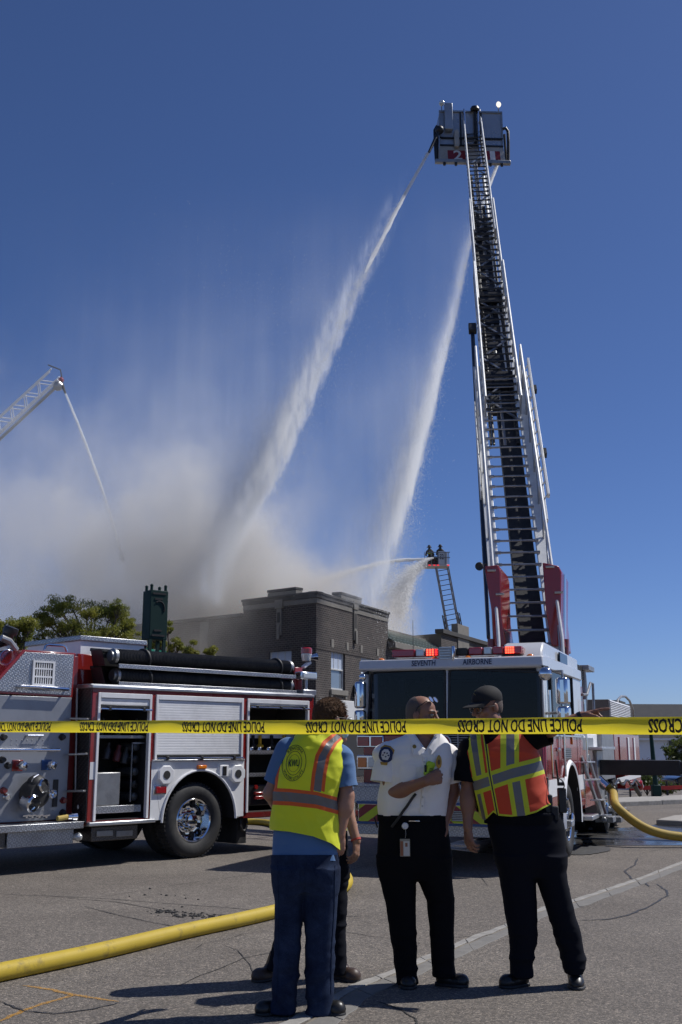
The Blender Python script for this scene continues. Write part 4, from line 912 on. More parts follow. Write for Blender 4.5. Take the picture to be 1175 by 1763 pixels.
# roof ladder clipped outside the right rail, hydraulic pipe outside the left rail
xo = .37 + .20 + .10
rl = T('roof_ladder', alum_w, MB(lxf).box(xo, xo + .05, s_at(876), s_at(640), .25, .36), .006)
MB(lxf).box(xo - .07, xo - .02, s_at(905), s_at(650), .05, .15).build('ladder_rail', alum_w, rl, bevel=.006)
for k in range(12):
    y = s_at(870) + (s_at(645) - s_at(870)) * k / 11; MB(lxf).cyl((xo - .05, y, .12), (xo + .03, y, .28), .016, n=8).build('ladder_rung', alum_w, rl)
for py in (800, 690): MB(lxf).box(xo + .03, xo + .12, s_at(py) - .1, s_at(py) + .1, .22, .34).build('ladder_clip', blackp, rl)
T('hydraulic_pipe', MAT('blue_black_pipe', (.03, .04, .06), .35, .3), MB(lxf).tube([(-.60, s_at(1090), -.1), (-.58, s_at(850), -.08), (-.52, s_at(565), -.05)], [.075, .06, .05], 14)); T('pipe_head', blackp, MB(lxf).box(-.62, -.42, s_at(572), s_at(560), -.05, .1), .02)
T('side_plate', alum_w, MB(lxf).box(-.62, -.60, s_at(860), s_at(705), .0, .24), .006)
# turntable, red cradle arms, lift cylinders
cb = FR.l(BW); 
T('turntable', dkred, MB().lathe([(0, 0), (.95, 0), (1.0, .06), (1.0, .22), (.8, .3), (0, .3)], (cb.x, cb.y, 1.75), (0, 0, 1), 40).box(cb.x - .8, cb.x + .8, cb.y - .5, cb.y + .7, 2.05, 2.5), .01)
T('pedestal', steel, MB().lathe([(.7, 0), (.75, .1), (.7, .9)], (cb.x, cb.y, .9), (0, 0, 1), 32))
def armP(px, py): w = at(px, py, 18.3); return FR.l(w)
for P in ([(834, 975), (858, 972), (862, 985), (864, 1060), (872, 1112), (852, 1112), (846, 1050)], [(934, 968), (962, 974), (967, 985), (966, 1060), (972, 1112), (950, 1112), (940, 1050)]):
    q = [armP(*p) for p in P]; m = MB(); n = len(q); dv = Vector((0, .75, -.08))
    m.add(q + [p + dv for p in q], [tuple(range(n)), tuple(range(2 * n - 1, n - 1, -1))] + [(i, n + i, n + (i + 1) % n, (i + 1) % n) for i in range(n)])
    a = T('cradle_arm', red, m, .02)
    for fy in (.12, .6):
        c = q[0].lerp(q[3], fy) + Vector((.1, -.03, .02)); T('pin', steel, MB().cyl(c - Vector((.07, 0, 0)), c + Vector((.07, 0, 0)), .02, n=8), 0, a)
for px0, px1 in ((837, 842), (966, 966)):
    a, b, c = armP(px0, 985), armP(px1, 1098), armP(px1, 1150); dv = Vector((0, .3, 0))
    T('lift_cylinder', chrome, MB().cyl(b + dv, a + dv, .045, n=16)); T('cylinder_barrel', dkred, MB().cyl(c + dv, b + dv, .09, n=20))
q = armP(826, 975); T('work_lamp', blackp, MB().lathe([(0, -.08), (.05, -.07), (.075, 0), (.07, .03), (0, .02)], q, (-.2, -1, -.1), 18).cyl(q + Vector((0, .05, 0)), q + Vector((.1, .1, .05)), .015, n=6))
# ------------------------------------------------------------ platform at the tip
YP = 33.6
pc = at(817, 275, YP); pcl = FR.l(pc)
FPw = Frame(pc, (1, .04, 0), (-.04, 1, 0))
def pxf(p): return FR.l(FPw.w(p))
skyp = MAT('bucket_panel', (.36, .39, .43), .32, .5, .06, 2, dirt=.2); bei = MAT('bucket_skirt', (.42, .40, .36), .5, .1, .1, 3, dirt=.45)
hw = 1.10; sk = .78; ph = 1.36
B = MB(pxf).box(-hw, hw, .5, 1.35, sk - .06, sk).box(-hw, hw, .5, .53, sk, sk + ph).box(-hw, -hw + .03, .53, 1.35, sk, sk + ph).box(hw - .03, hw, .53, 1.35, sk, sk + ph).box(-hw, hw, 1.32, 1.35, sk, sk + ph).build('platform', skyp, tow, bevel=.01)
MB(pxf).add([(-hw - .02, .48, sk + .02), (hw + .02, .48, sk + .02), (hw + .05, .30, .12), (-hw - .05, .30, .12), (-hw - .02, 1.25, sk - .09), (hw + .02, 1.25, sk - .09), (-hw - .02, 1.35, sk - .07), (hw + .02, 1.35, sk - .07)], [(0, 1, 2, 3), (3, 2, 5, 4), (4, 5, 7, 6), (0, 3, 4, 6), (1, 7, 5, 2)]).build('skirt', bei, B)
def sp(u, v, d=.006): a = .48 + (.30 - .48) * v; return (u, a - d, sk + .02 + (.12 - sk - .02) * v - d * .3)
for u0, u1 in ((-.86, -.24), (.46, .98)): MB(pxf).poly([sp(u0, .30), sp(u1, .30), sp(u1, .92), sp(u0, .92)]).build('red_marking', redlens if 0 else chevred, B)
for txt, u0, u1 in (('2', -.66, -.36), ('1', .62, .80)):
    m = MB(pxf); text_on(m, txt, lambda p: sp(u0 + (u1 - u0) * p[0], .92 - .62 * p[1], .012), .02); m.build('platform_number', wreflect, B, smooth=False)
for x in np.linspace(-hw, hw, 4): MB(pxf).bar((x, .48, sk + .03), (x, .48, sk + ph + .02), .05, .05).build('panel_post', blackp if abs(x) < 1 else steel, B)
for z in (sk + .03, sk + .32, sk + ph): MB(pxf).bar((-hw - .02, .475, z), (hw + .02, .475, z), .05, .06).build('platform_rail', blackp if z < sk + ph else steel, B)
MB(pxf).bar((-hw - .22, .3, .08), (hw + .22, .3, .08), .16, .14).build('toe_beam', steel, B, bevel=.02)
for k in range(6): x = -1 + k * .4; MB(pxf).cyl((x, .25, .02), (x, .25, -.08), .05, n=10).build('toe_fitting', blackp, B)
for sg in (-1, 1):
    x = sg * (hw + .16); MB(pxf).tube([(x - sg * .12, .4, .1), (x, .4, .12), (x + sg * .03, .4, .9), (x + sg * .03, .4, 1.35), (x - sg * .04, .42, 1.5), (x - sg * .14, .45, 1.48)], .055, 10).build('guard_hoop', blackp, B)
    MB(pxf).tube([(x - sg * .05, .5, .3), (x - sg * .08, .5, 1.3)], .045, 8).build('hose_line', blackp, B)
for x, lit in ((-1.02, clearlens), (1.0, whitelit)):
    MB(pxf).bar((x, .5, sk + ph), (x, .5, sk + ph + .22), .03, .03).build('lamp_post', steel, B); MB(pxf).lathe([(0, .05), (.08, .04), (.10, 0), (.06, -.06), (0, -.07)], (x, .45, sk + ph + .3), (.5 if x > 0 else -.3, -1, -.35), 16).build('flood_lamp', lit, B)
MB(pxf).box(-.94, -.66, .28, .46, sk + .55, sk + ph + .22).build('control_box', skyp, B, bevel=.02)
MB(pxf).box(-.62, -.45, .3, .46, sk - .1, sk + .55).build('control_stand', bei, B, bevel=.02)
MB(pxf).lathe([(0, 0), (.15, 0), (.17, .06), (.12, .15), (0, .16)], (.14, .4, sk + ph + .0), (0, -.3, 1), 16).tube([(.14, .4, sk + .1), (.14, .4, sk + ph)], .05, 8).build('monitor_base', blackp, B)
for x in (-.24, .24): MB(pxf).tube([(x, .0, -.2), (x, .25, .5), (x, .4, sk + ph + .05)], .04, 8).build('arm_post', chrome, B)
# nozzles
NOZ = at(739, 262, YP - .1); NO0 = at(757, 224, YP + .2)
a, b = FR.l(NO0), FR.l(NOZ); MB().tube([a, a.lerp(b, .5), b], [.075, .06, .045], 12).build('monitor_nozzle', blackp, B); MB().sph(a, .16, 12, 8).build('monitor_body', blackp, B)
NOZ2 = at(857, 284, YP + 1.3); a = FR.l(at(862, 258, YP + 1.4)); MB().tube([a, FR.l(NOZ2)], [.07, .045], 12).build('monitor_nozzle', blackp, B)
# supply hose from the truck side to the ground on the right
q0 = RS(1040, 1350, 1.3); hp = [FR.w(q0), FR.w(q0) + Vector((.12, -.1, -.12))]
for px, py, Y in ((1060, 1385, 17.4), (1080, 1405, 17.2), (1108, 1424, 17.0), (1138, 1435, 16.95), (1175, 1441, 16.95), (1230, 1446, 16.9), (1330, 1450, 16.8)):
    w = at(px, py, Y); w.z = max(w.z, .07); hp.append(w)
def smooth_path(P, sub=8):
    out = []; n = len(P)
    for i in range(n - 1):
        a, b, c, d = P[max(i - 1, 0)], P[i], P[i + 1], P[min(i + 2, n - 1)]
        for k in range(sub):
            t = k / sub; out.append(.5 * ((2 * b) + (c - a) * t + (2 * a - 5 * b + 4 * c - d) * t * t + (3 * b - a - 3 * c + d) * t ** 3))
    return out + [P[-1]]
def hose(path, r, mat, **tags):                   # woven hose with a length-wise map for its ribs
    P = [Vector(p) for p in path]; o = MB().tube(P, r, 20).build('supply_hose', mat, **tags); me = o.data; uv = me.uv_layers.new(name='uv'); L_ = [0.0]
    for p0, p1 in zip(P[:-1], P[1:]): L_.append(L_[-1] + (p1 - p0).length)
    for l in me.loops: i = l.vertex_index; uv.data[l.index].uv = (L_[min(i // 20, len(L_) - 1)], (i % 20) / 20)
    return o
def hose_mat(name, c):
    m, nt, p = nodes(name); uv = N(nt, 'TexCoord').outputs['UV']; ob = N(nt, 'TexCoord').outputs['Object']; w = N(nt, 'TexWave', Scale=34.0, Distortion=.6); w.bands_direction = 'X'; mp = N(nt, 'Mapping'); mp.inputs['Scale'].default_value = (1, .12, 1); link(nt, uv, mp.inputs[0]); link(nt, mp.outputs[0], w.inputs[0])
    n1 = noise_n(nt, 3.0, 5, .65, ob); mp2 = N(nt, 'Mapping'); mp2.inputs['Scale'].default_value = (.5, 9, 1); link(nt, uv, mp2.inputs[0]); n2 = noise_n(nt, 2.2, 5, .7, mp2.outputs[0]); n3 = noise_n(nt, 7, 4, .7, ob)
    cc = mixc(nt, n1.outputs[0], [x * .82 for x in c], [min(1, x * 1.15) for x in c]); cc = mixc(nt, ramp(nt, n2.outputs[0], [(.56, 0), (.72, .4)]).outputs[0], cc, (.62, .52, .22)); cc = mixc(nt, ramp(nt, n3.outputs[0], [(.58, 0), (.74, .7)]).outputs[0], cc, (.16, .12, .05)); cc = mixc(nt, .25, cc, w.outputs[0], 'MULTIPLY'); link(nt, cc, p.inputs['Base Color']); p.inputs['Roughness'].default_value = .6; bump_n(nt, w.outputs[0], p, .35, .004); return m
hosem = hose_mat('yellow_hose', (.56, .40, .03)); hosem2 = hose_mat('older_yellow_hose', (.46, .31, .04))
sh = hose(smooth_path(hp), .068, hosem2, label='yellow supply hose drooping from the tower truck side to the road', category='hose')
T('hose_coupling', chrome, MB().cyl(q0 + Vector((-.1, 0, .08)), q0 + Vector((.05, -.02, -.05)), .085, .08, 18).bar(q0 + Vector((-.25, .05, .45)), q0 + Vector((-.05, 0, .05)), .08, .04))
# ------------------------------------------------------------ burning brick building behind
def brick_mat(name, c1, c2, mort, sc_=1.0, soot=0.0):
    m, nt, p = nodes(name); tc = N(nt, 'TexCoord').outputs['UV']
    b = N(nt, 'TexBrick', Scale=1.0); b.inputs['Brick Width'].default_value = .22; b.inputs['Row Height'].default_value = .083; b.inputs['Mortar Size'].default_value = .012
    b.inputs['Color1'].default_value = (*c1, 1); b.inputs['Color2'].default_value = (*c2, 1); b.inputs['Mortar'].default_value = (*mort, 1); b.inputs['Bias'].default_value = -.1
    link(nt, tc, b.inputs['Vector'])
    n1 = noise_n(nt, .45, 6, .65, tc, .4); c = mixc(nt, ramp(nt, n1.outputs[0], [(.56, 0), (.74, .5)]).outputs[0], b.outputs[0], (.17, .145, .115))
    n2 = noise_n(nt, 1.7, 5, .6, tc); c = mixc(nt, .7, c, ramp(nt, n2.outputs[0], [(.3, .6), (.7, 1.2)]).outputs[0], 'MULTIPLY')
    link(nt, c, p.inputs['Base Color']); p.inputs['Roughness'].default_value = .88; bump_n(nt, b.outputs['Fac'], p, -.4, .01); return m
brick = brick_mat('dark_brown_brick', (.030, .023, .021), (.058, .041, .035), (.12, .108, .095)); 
stone = MAT('weathered_limestone', (.19, .175, .15), .85, 0, .18, 2.5, bump=.3, bs=30, dirt=.55, dirtc=(.10, .09, .08))
stone_d = MAT('dark_coping', (.05, .046, .042), .85, 0, .25, 3, dirt=.5)
winf = MAT('window_frame_paint', (.52, .52, .50), .5); blind = MAT('window_blind', (.42, .48, .58), .6, 0, .05, 3); board = MAT('white_signboard', (.6, .6, .58), .5, 0, .06, 3)
wglass = glass_mat('window_glass', (.16, .2, .25), .06, .8)
greenmetal = MAT('weathered_green_metal', (.23, .27, .24), .45, .35, .14, 2.5, dirt=.5, dirtc=(.16, .15, .12))
YC = 41.0
C0 = at(545, 1018, YC); ZTOP = C0.z
dR = Vector((.414, .910, 0)).normalized(); dL = Vector((-.772, .635, 0)).normalized()
nR = Vector((dR.y, -dR.x, 0)); nL = Vector((-dL.y, dL.x, 0)) * -1
if nL.y > 0: nL = -nL
bld = empty('brick_building', (C0.x, C0.y, 0), label='dark brown brick corner building with smoke rolling off its roof', category='building')
OB = Vector((C0.x, C0.y, 0))
class Wall:                                           # wall face: s along, z up, d outward
    def __init__(s, d, n): s.d, s.n = d, n; s.F = Frame(OB, d, -n)
    def px(s, px, py, out=0.0): q = s.F.hit(px, py, 1, -out); return q.x, q.z
    def xf(s): return lambda p: s.d * p.x + s.n * (-p.y) + Vector((0, 0, p.z))
WR, WL = Wall(dR, nR), Wall(dL, nL)
def wall_uv(o, W_):
    me = o.data; uv = me.uv_layers.new(name='uv')
    for l in me.loops: co = me.vertices[l.vertex_index].co; uv.data[l.index].uv = (co.dot(W_.d) if abs(co.dot(W_.d)) > 1e-6 else 0, co.z)
def wpart(W_, name, mat, mb, bevel=0, parent=None, uv=False):
    o = mb.build(name, mat, parent or bld, bevel=bevel)
    if uv: wall_uv(o, W_)
    return o
def wall_with_holes(W_, s0, s1, z0, z1, holes, th, name):     # holes: (a,b,c,d) along s and z
    m = MB(W_.xf()); ss = sorted({s0, s1, *[h[0] for h in holes], *[h[1] for h in holes]}); zs = sorted({z0, z1, *[h[2] for h in holes], *[h[3] for h in holes]})
    for a, b in zip(ss[:-1], ss[1:]):
        for c, d in zip(zs[:-1], zs[1:]):
            if any(h[0] <= a and b <= h[1] and h[2] <= c and d <= h[3] for h in holes): continue
            m.add([(a, 0, c), (b, 0, c), (b, 0, d), (a, 0, d)], [(0, 1, 2, 3)])
    for h in holes:
        a, b, c, d = h; m.add([(a, 0, c), (b, 0, c), (b, 0, d), (a, 0, d), (a, th, c), (b, th, c), (b, th, d), (a, th, d)], [(0, 1, 5, 4), (1, 2, 6, 5), (2, 3, 7, 6), (3, 0, 4, 7)])
    return wpart(W_, name, brick, m, 0, None, True)
sRe = WR.px(668, 1054)[0]
wA = (*[WR.px(570.5, 1150)[0], WR.px(594.5, 1150)[0]],); zwb, zwt = WR.px(582, 1188)[1], WR.px(582, 1118)[1]
wB = (WR.px(622, 1150)[0], WR.px(644, 1150)[0])
holesR = [(wA[0], wA[1], zwb, zwt), (wB[0], wB[1], zwb, zwt)]
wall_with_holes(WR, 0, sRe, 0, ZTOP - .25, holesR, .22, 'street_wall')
def window(W_, a, b, z0, z1, parent=None):
    w = wpart(W_, 'window', winf, MB(W_.xf()).box(a, a + .07, .08, .16, z0, z1).box(b - .07, b, .08, .16, z0, z1).box(a + .07, b - .07, .08, .16, z1 - .08, z1).box(a + .07, b - .07, .08, .16, z0, z0 + .07).box(a + .07, b - .07, .07, .15, (z0 + z1) / 2 - .03, (z0 + z1) / 2 + .03), .01)
    zm = (z0 + z1) / 2
    wpart(W_, 'pane', wglass, MB(W_.xf()).box(a + .07, b - .07, .13, .135, z0 + .07, zm - .03), 0, w)
    wpart(W_, 'upper_pane', blind, MB(W_.xf()).box(a + .07, b - .07, .115, .12, zm + .03, z1 - .08), 0, w)
    for f in (.36, .68): x = a + (b - a) * f; wpart(W_, 'glazing_bar', winf, MB(W_.xf()).box(x - .012, x + .012, .10, .13, zm + .03, z1 - .08), 0, w)
    wpart(W_, 'sill', stone, MB(W_.xf()).box(a - .14, b + .14, -.09, .12, z0 - .2, z0 - .005).box(a - .10, a + .06, -.06, .05, z0 - .34, z0 - .2).box(b - .06, b + .10, -.06, .05, z0 - .34, z0 - .2), .01)
    return w
for h in holesR: window(WR, *h)
# left face
sLe = WL.px(420, 1033)[0]
lw = (WL.px(502, 1150)[0], WL.px(463, 1150)[0]); holesL = [(lw[0], lw[1], zwb, zwt)]
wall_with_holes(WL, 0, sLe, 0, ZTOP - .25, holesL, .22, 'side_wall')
for h in holesL: window(WL, *h)
# soldier courses, copings, piers, pilasters
for W_, e in ((WR, sRe), (WL, sLe)):
    wpart(W_, 'parapet_band', stone, MB(W_.xf()).box(.0, e, -.03, .1, ZTOP - .45, ZTOP - .25), .01)
    wpart(W_, 'coping', stone_d, MB(W_.xf()).box(-.06, e + .03, -.06, .3, ZTOP - .25, ZTOP - .10).box(-.10, e + .06, -.10, .3, ZTOP - .10, ZTOP), .02)
    zc = WR.px(560, 1110)[1]
    m = MB(W_.xf()); n = int(e / .1)
    for k in range(n): m.box(k * .1 + .006, k * .1 + .094, -.02, .05, zc - .22, zc)
    o = wpart(W_, 'soldier_course', brick, m, 0, None, True); o['kind'] = 'stuff'
def pier(W_, px0, px1, py_top, ppx0, ppx1, pt, pb):
    a, b = sorted((W_.px(px0, 1040)[0], W_.px(px1, 1040)[0])); zt = ZTOP + .26
    wpart(W_, 'parapet_pier', stone, MB(W_.xf()).box(a, b, -.05, .35, ZTOP - .26, zt - .12), .015); wpart(W_, 'pier_cap', stone_d, MB(W_.xf()).box(a - .01, b + .01, -.07, .37, zt - .10, zt), .01)
    c, d = sorted((W_.px(ppx0, 1070)[0], W_.px(ppx1, 1070)[0])); z1, z0 = W_.px((ppx0 + ppx1) / 2, pt)[1], W_.px((ppx0 + ppx1) / 2, pb)[1]
    o = wpart(W_, 'pilaster', stone, MB(W_.xf()).box(c, d, -.07, .05, z0, z1).box(c - .08, d + .08, -.10, .05, z1 - .35, z1), .015)
    wpart(W_, 'pilaster_drop', stone, MB(W_.xf()).box(c + .06, d - .06, -.12, -.06, z0 - .15, z0 + .4), .015, o); wpart(W_, 'pilaster_panel', stone_d, MB(W_.xf()).box(c + .05, d - .05, -.078, -.069, z0 + .5, z1 - .5), 0, o)
pier(WR, 586, 621, 1023, 608, 613, 1036, 1103); pier(WL, 511, 462, 1014, 486, 478, 1033, 1094)
for px in (572, 598, 622, 650):
    a = WR.px(px, 1115)[0]; wpart(WR, 'quoin_stone', stone, MB(WR.xf()).box(a - .12, a + .12, -.035, .02, zwt + .02, zwt + .35), .01)
zs = WR.px(590, 1206)[1]; wpart(WR, 'shop_sign', board, MB(WR.xf()).box(.35, 4.5, -.12, .02, zs - .75, zs), .02); wpart(WR, 'shopfront', dark, MB(WR.xf()).box(.5, sRe - .3, -.02, .03, .3, zs - .8))
wpart(WR, 'sign_fixture', blackp, MB(WR.xf()).box(WR.px(608, 1190)[0], WR.px(612, 1190)[0], -.3, .0, WR.px(610, 1200)[1], WR.px(610, 1180)[1]), .01)
tar_roof = MAT('tar_roof', (.05, .048, .045), .9)
bk = 16.0
rp = [OB + dR * .1 + dL * .1 - OB, dR * sRe, dR * sRe + dL * bk, dL * bk]
MB().prism([(q.x, q.y) for q in rp], 2, ZTOP - 1.2, ZTOP - 1.1).build('flat_roof', tar_roof, bld)
# return wall at the end of the tall part
m = MB(); q0 = dR * sRe; q1 = dR * sRe + dL * 6; m.add([(q0.x, q0.y, 0), (q1.x, q1.y, 0), (q1.x, q1.y, ZTOP - .1), (q0.x, q0.y, ZTOP - .1)], [(0, 1, 2, 3)]); m.build('end_wall', brick, bld)
m = MB(); q0 = dL * sLe; q1 = dL * sLe + dR * 8; m.add([(q0.x, q0.y, 0), (q1.x, q1.y, 0), (q1.x, q1.y, ZTOP - .1), (q0.x, q0.y, ZTOP - .1)], [(0, 1, 2, 3)]); m.build('end_wall', brick, bld)
# lower part with the slanting green metal roof, then another brick bay
s2 = WR.px(760, 1094)[0]; ze = WR.px(700, 1112)[1]; zrt = WR.px(668, 1073)[1] - .1
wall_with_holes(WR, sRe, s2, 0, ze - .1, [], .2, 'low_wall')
wpart(WR, 'eaves_board', stone, MB(WR.xf()).box(sRe, s2, -.35, .1, ze - .28, ze), .02)
mr = wpart(WR, 'metal_roof', greenmetal, MB(WR.xf()).add([(sRe, -.3, ze), (s2, -.3, ze), (s2, .9, zrt), (sRe, .9, zrt), (sRe, 4, zrt), (s2, 4, zrt)], [(0, 1, 2, 3), (3, 2, 5, 4)]))
n = int((s2 - sRe) / .42)
for k in range(n + 1):
    x = sRe + (s2 - sRe) * k / n; wpart(WR, 'roof_seam', greenmetal, MB(WR.xf()).bar((x, -.31, ze + .01), (x, .89, zrt + .02), .05, .05, (1, 0, 0)), 0, mr)
for k in range(1, 4):
    f = k / 4; wpart(WR, 'roof_lap', greenmetal, MB(WR.xf()).bar((sRe, -.3 + 1.2 * f, ze + (zrt - ze) * f + .01), (s2, -.3 + 1.2 * f, ze + (zrt - ze) * f + .01), .03, .03), 0, mr)
wpart(WR, 'ridge_cap', stone_d, MB(WR.xf()).box(sRe, s2, .85, 1.1, zrt - .02, zrt + .08), .01)
s3 = WR.px(880, 1110)[0]; zb3 = WR.px(760, 1082)[1] - .25
wall_with_holes(WR, s2, s3, 0, zb3, [], .2, 'far_wall'); wpart(WR, 'coping', stone_d, MB(WR.xf()).box(s2 - .1, s3, -.15, .3, zb3, zb3 + .22), .02)
a = WR.px(790, 1085)[0]; wpart(WR, 'parapet_pier', stone, MB(WR.xf()).box(a - .3, a + 1.6, -.06, .3, zb3 - .6, zb3 + .75), .02)
m = MB(); q0 = dR * s2; q1 = dR * s2 + dL * 5; m.add([(q0.x, q0.y, 0), (q1.x, q1.y, 0), (q1.x, q1.y, zb3), (q0.x, q0.y, zb3)], [(0, 1, 2, 3)]); m.build('end_wall', brick, bld)
# low wing on the left, half lost in smoke
zl = WL.px(418, 1056)[1]; sW = sLe + 12
wall_with_holes(WL, sLe, sW, 0, zl - .15, [], .2, 'wing_wall'); wpart(WL, 'wing_coping', stone_d, MB(WL.xf()).box(sLe, sW, -.12, .3, zl - .15, zl), .02)
for k in range(3): x = sLe + 2 + k * 3.4; wpart(WL, 'wing_pier', stone, MB(WL.xf()).box(x, x + .5, -.05, .1, 2.0, zl - .2), .02)
# ------------------------------------------------------------ foliage
def leaf_mat(name, c1, c2):
    m, nt, p = nodes(name); oi = N(nt, 'TexCoord').outputs['Object']; n1 = noise_n(nt, 1.3, 4, .6, oi); n2 = noise_n(nt, 14, 2, .5, oi)
    c = mixc(nt, ramp(nt, n1.outputs[0], [(.35, 0), (.65, 1)]).outputs[0], c1, c2); c = mixc(nt, .5, c, ramp(nt, n2.outputs[0], [(.3, .6), (.7, 1.4)]).outputs[0], 'MULTIPLY')
    link(nt, c, p.inputs['Base Color']); p.inputs['Roughness'].default_value = .5; p.inputs['Transmission Weight'].default_value = 0
    tr = N(nt, 'BsdfTranslucent'); link(nt, c, tr.inputs[0]); mx = N(nt, 'MixShader'); mx.inputs[0].default_value = .5
    link(nt, p.outputs[0], mx.inputs[1]); link(nt, tr.outputs[0], mx.inputs[2]); link(nt, mx.outputs[0], nt.nodes['Material Output'].inputs[0]); return m
leafy = leaf_mat('locust_leaf', (.15, .18, .03), (.27, .26, .045)); leafd = leaf_mat('shrub_leaf', (.045, .075, .015), (.09, .11, .02)); bark = MAT('bark', (.09, .07, .055), .9, 0, .3, 8, bump=.5, bs=30)
def leaves(centers, radii, n, size, droop=.5, flat=.7):
    cs = np.array(centers); k = RNG.integers(0, len(cs), n); d = RNG.normal(size=(n, 3)); d /= np.linalg.norm(d, axis=1)[:, None]
    rr = np.asarray(radii)[k][:, None] * RNG.uniform(.15, 1.0, (n, 1)) ** .6; P = cs[k] + d * rr * np.array([1, 1, flat])
    a = RNG.normal(size=(n, 3)); a[:, 2] -= droop; a /= np.linalg.norm(a, axis=1)[:, None]; b = np.cross(a, RNG.normal(size=(n, 3))); b /= np.linalg.norm(b, axis=1)[:, None]
    s = size * RNG.uniform(.6, 1.4, (n, 1)); A = a * s; Bv = b * s * .34
    V = np.stack([P - A, P + Bv, P + A, P - Bv], 1).reshape(-1, 3); return V, np.arange(n * 4).reshape(-1, 4)
def tree(name, base, height, boughs, n, size, label, mat=leafy, cat='tree', flat=.65, group=None):
    t = empty(name, base, label=label, category=cat, group=group); b = Vector(base); m = MB()
    top = Vector((0, 0, height * .55)); m.tube([(0, 0, -.1), (.05, 0, height * .25), tuple(top)], [.17 * height / 7, .13 * height / 7, .09 * height / 7], 10)
    C, Rr = [], []
    for (x, y, z, r) in boughs:
        e = Vector((x, y, z)); s0 = Vector((0, 0, height * random.uniform(.3, .55))); mid = s0.lerp(e, .55) + Vector((0, 0, .25)); m.tube([s0, mid, e], [.06, .04, .012], 6)
        for k in range(8):
            f = Vector((random.gauss(0, 1), random.gauss(0, 1), random.gauss(0, .6))).normalized() * r * random.uniform(.3, 1.0); C.append(e + f); Rr.append(r * random.uniform(.35, .75)); m.tube([e.lerp(mid, .25), e + f], [.015, .005], 4)
    m.build('trunk', bark, t); V, Fq = leaves([tuple(c) for c in C], Rr, n, size, .7, flat); put('crown', np_mesh('crown', V, Fq, mat, False), None, t); return t
def bough_px(base, Y, L): out = []; [out.append(tuple(at(px, py, Y + dy) - Vector(base)) + (r,)) for px, py, dy, r in L]; return out
b1 = (at(150, 1283, 30).x, 30, 0)
tree('locust_tree', b1, 6.4, bough_px(b1, 30, [(100, 1040, 0, .42), (125, 1046, .5, .5), (82, 1062, -.3, .35), (165, 1052, .6, .42), (205, 1060, .3, .28), (150, 1075, -.6, .5), (100, 1085, .4, .5), (195, 1085, -.4, .5), (70, 1092, .3, .35), (225, 1088, 0, .3), (170, 1100, .2, .55), (120, 1100, -.2, .5), (225, 1106, -.3, .35), (90, 1108, 0, .4)] + [(150 + 88 * r_ * math.cos(a_), 1082 + 52 * r_ * math.sin(a_), random.uniform(-.8, .8), .26) for r_, a_ in [(random.random() ** .5, random.uniform(0, 6.28)) for _ in range(26)]]), 46000, .031, 'feathery yellow green locust tree rising behind the fire engine')
b2 = (at(10, 1283, 24).x, 24, 0)
tree('locust_tree', b2, 5.0, bough_px(b2, 24, [(5, 1078, 0, .3), (35, 1072, .2, .22), (48, 1080, 0, .2), (20, 1092, .2, .35), (-20, 1085, 0, .4), (42, 1098, 0, .2), (10, 1108, 0, .35), (-30, 1110, .3, .4)] + [(10 + 45 * random.uniform(-1, 1), 1092 + 24 * random.uniform(-1, 1), random.uniform(-.4, .4), .2) for _ in range(12)]), 17000, .029, 'small locust tree above the deck gun of the fire engine')
b3 = (at(300, 1283, 33).x, 33, 0)
tree('locust_tree', b3, 5.2, bough_px(b3, 33, [(288, 1082, 0, .20), (275, 1110, .2, .3), (305, 1112, .1, .28), (335, 1120, 0, .3), (360, 1124, 0, .22), (262, 1098, 0, .25)]), 9000, .038, 'low locust tree tips showing behind the dark green cabinet')
# ------------------------------------------------------------ dark green cabinet on posts, green street sign
gcab = MAT('dark_green_metal', (.008, .03, .026), .6, 0, .12, 3, spec=.2)
YK = 21.0
cb0 = at(257, 1105, YK); FKb = Frame((cb0.x, cb0.y, 0), (.80, .60, 0), (-.60, .80, 0))
kz0, kz1 = at(257, 1100, YK).z, at(257, 1015, YK).z
kw = .385; kd_ = .34
cabn = empty('signal_cabinet', FKb, label='dark green louvred metal cabinet on posts standing above the fire engine', category='cabinet')
MB().box(0, kw, 0, kd_, kz0, kz1).build('housing', gcab, cabn, bevel=.012)
for x, y in ((.03, .03), (kw - .05, .03), (.05, kd_ - .05), (kw - .05, kd_ - .05)):
    MB().cyl((x, y, kz1), (x, y, kz1 + .09), .03, .028, 10).sph((x, y, kz1 + .09), (.034, .034, .03), 10, 6).build('finial', gcab, cabn); MB().box(x - .03, x + .03, y - .03, y + .03, -.1, kz0).build('post', gcab, cabn)
kh = kz1 - kz0
for f, a, b in ((.93, .12, .86), (.82, .25, .68), (.18, .25, .68), (.08, .12, .86)):
    MB().box(kw * a, kw * b, -.012, .004, kz0 + kh * f - .018, kz0 + kh * f + .018).build('vent_slot', dark, cabn)
MB().tube([(kw * .5 + .115 * math.cos(t), -.006, kz0 + kh * .62 + .15 * math.sin(t)) for t in np.linspace(-.3, 2.2, 14)], .014, 8).build('raised_ring', dark, cabn)
gs = empty('street_sign', at(262, 1125, 22.5) * 1.0, label='flat green street sign panel below the dark cabinet', category='sign'); q0, q1 = at(240, 1114, 22.5), at(287, 1121.5, 23.2); gl = gs.location
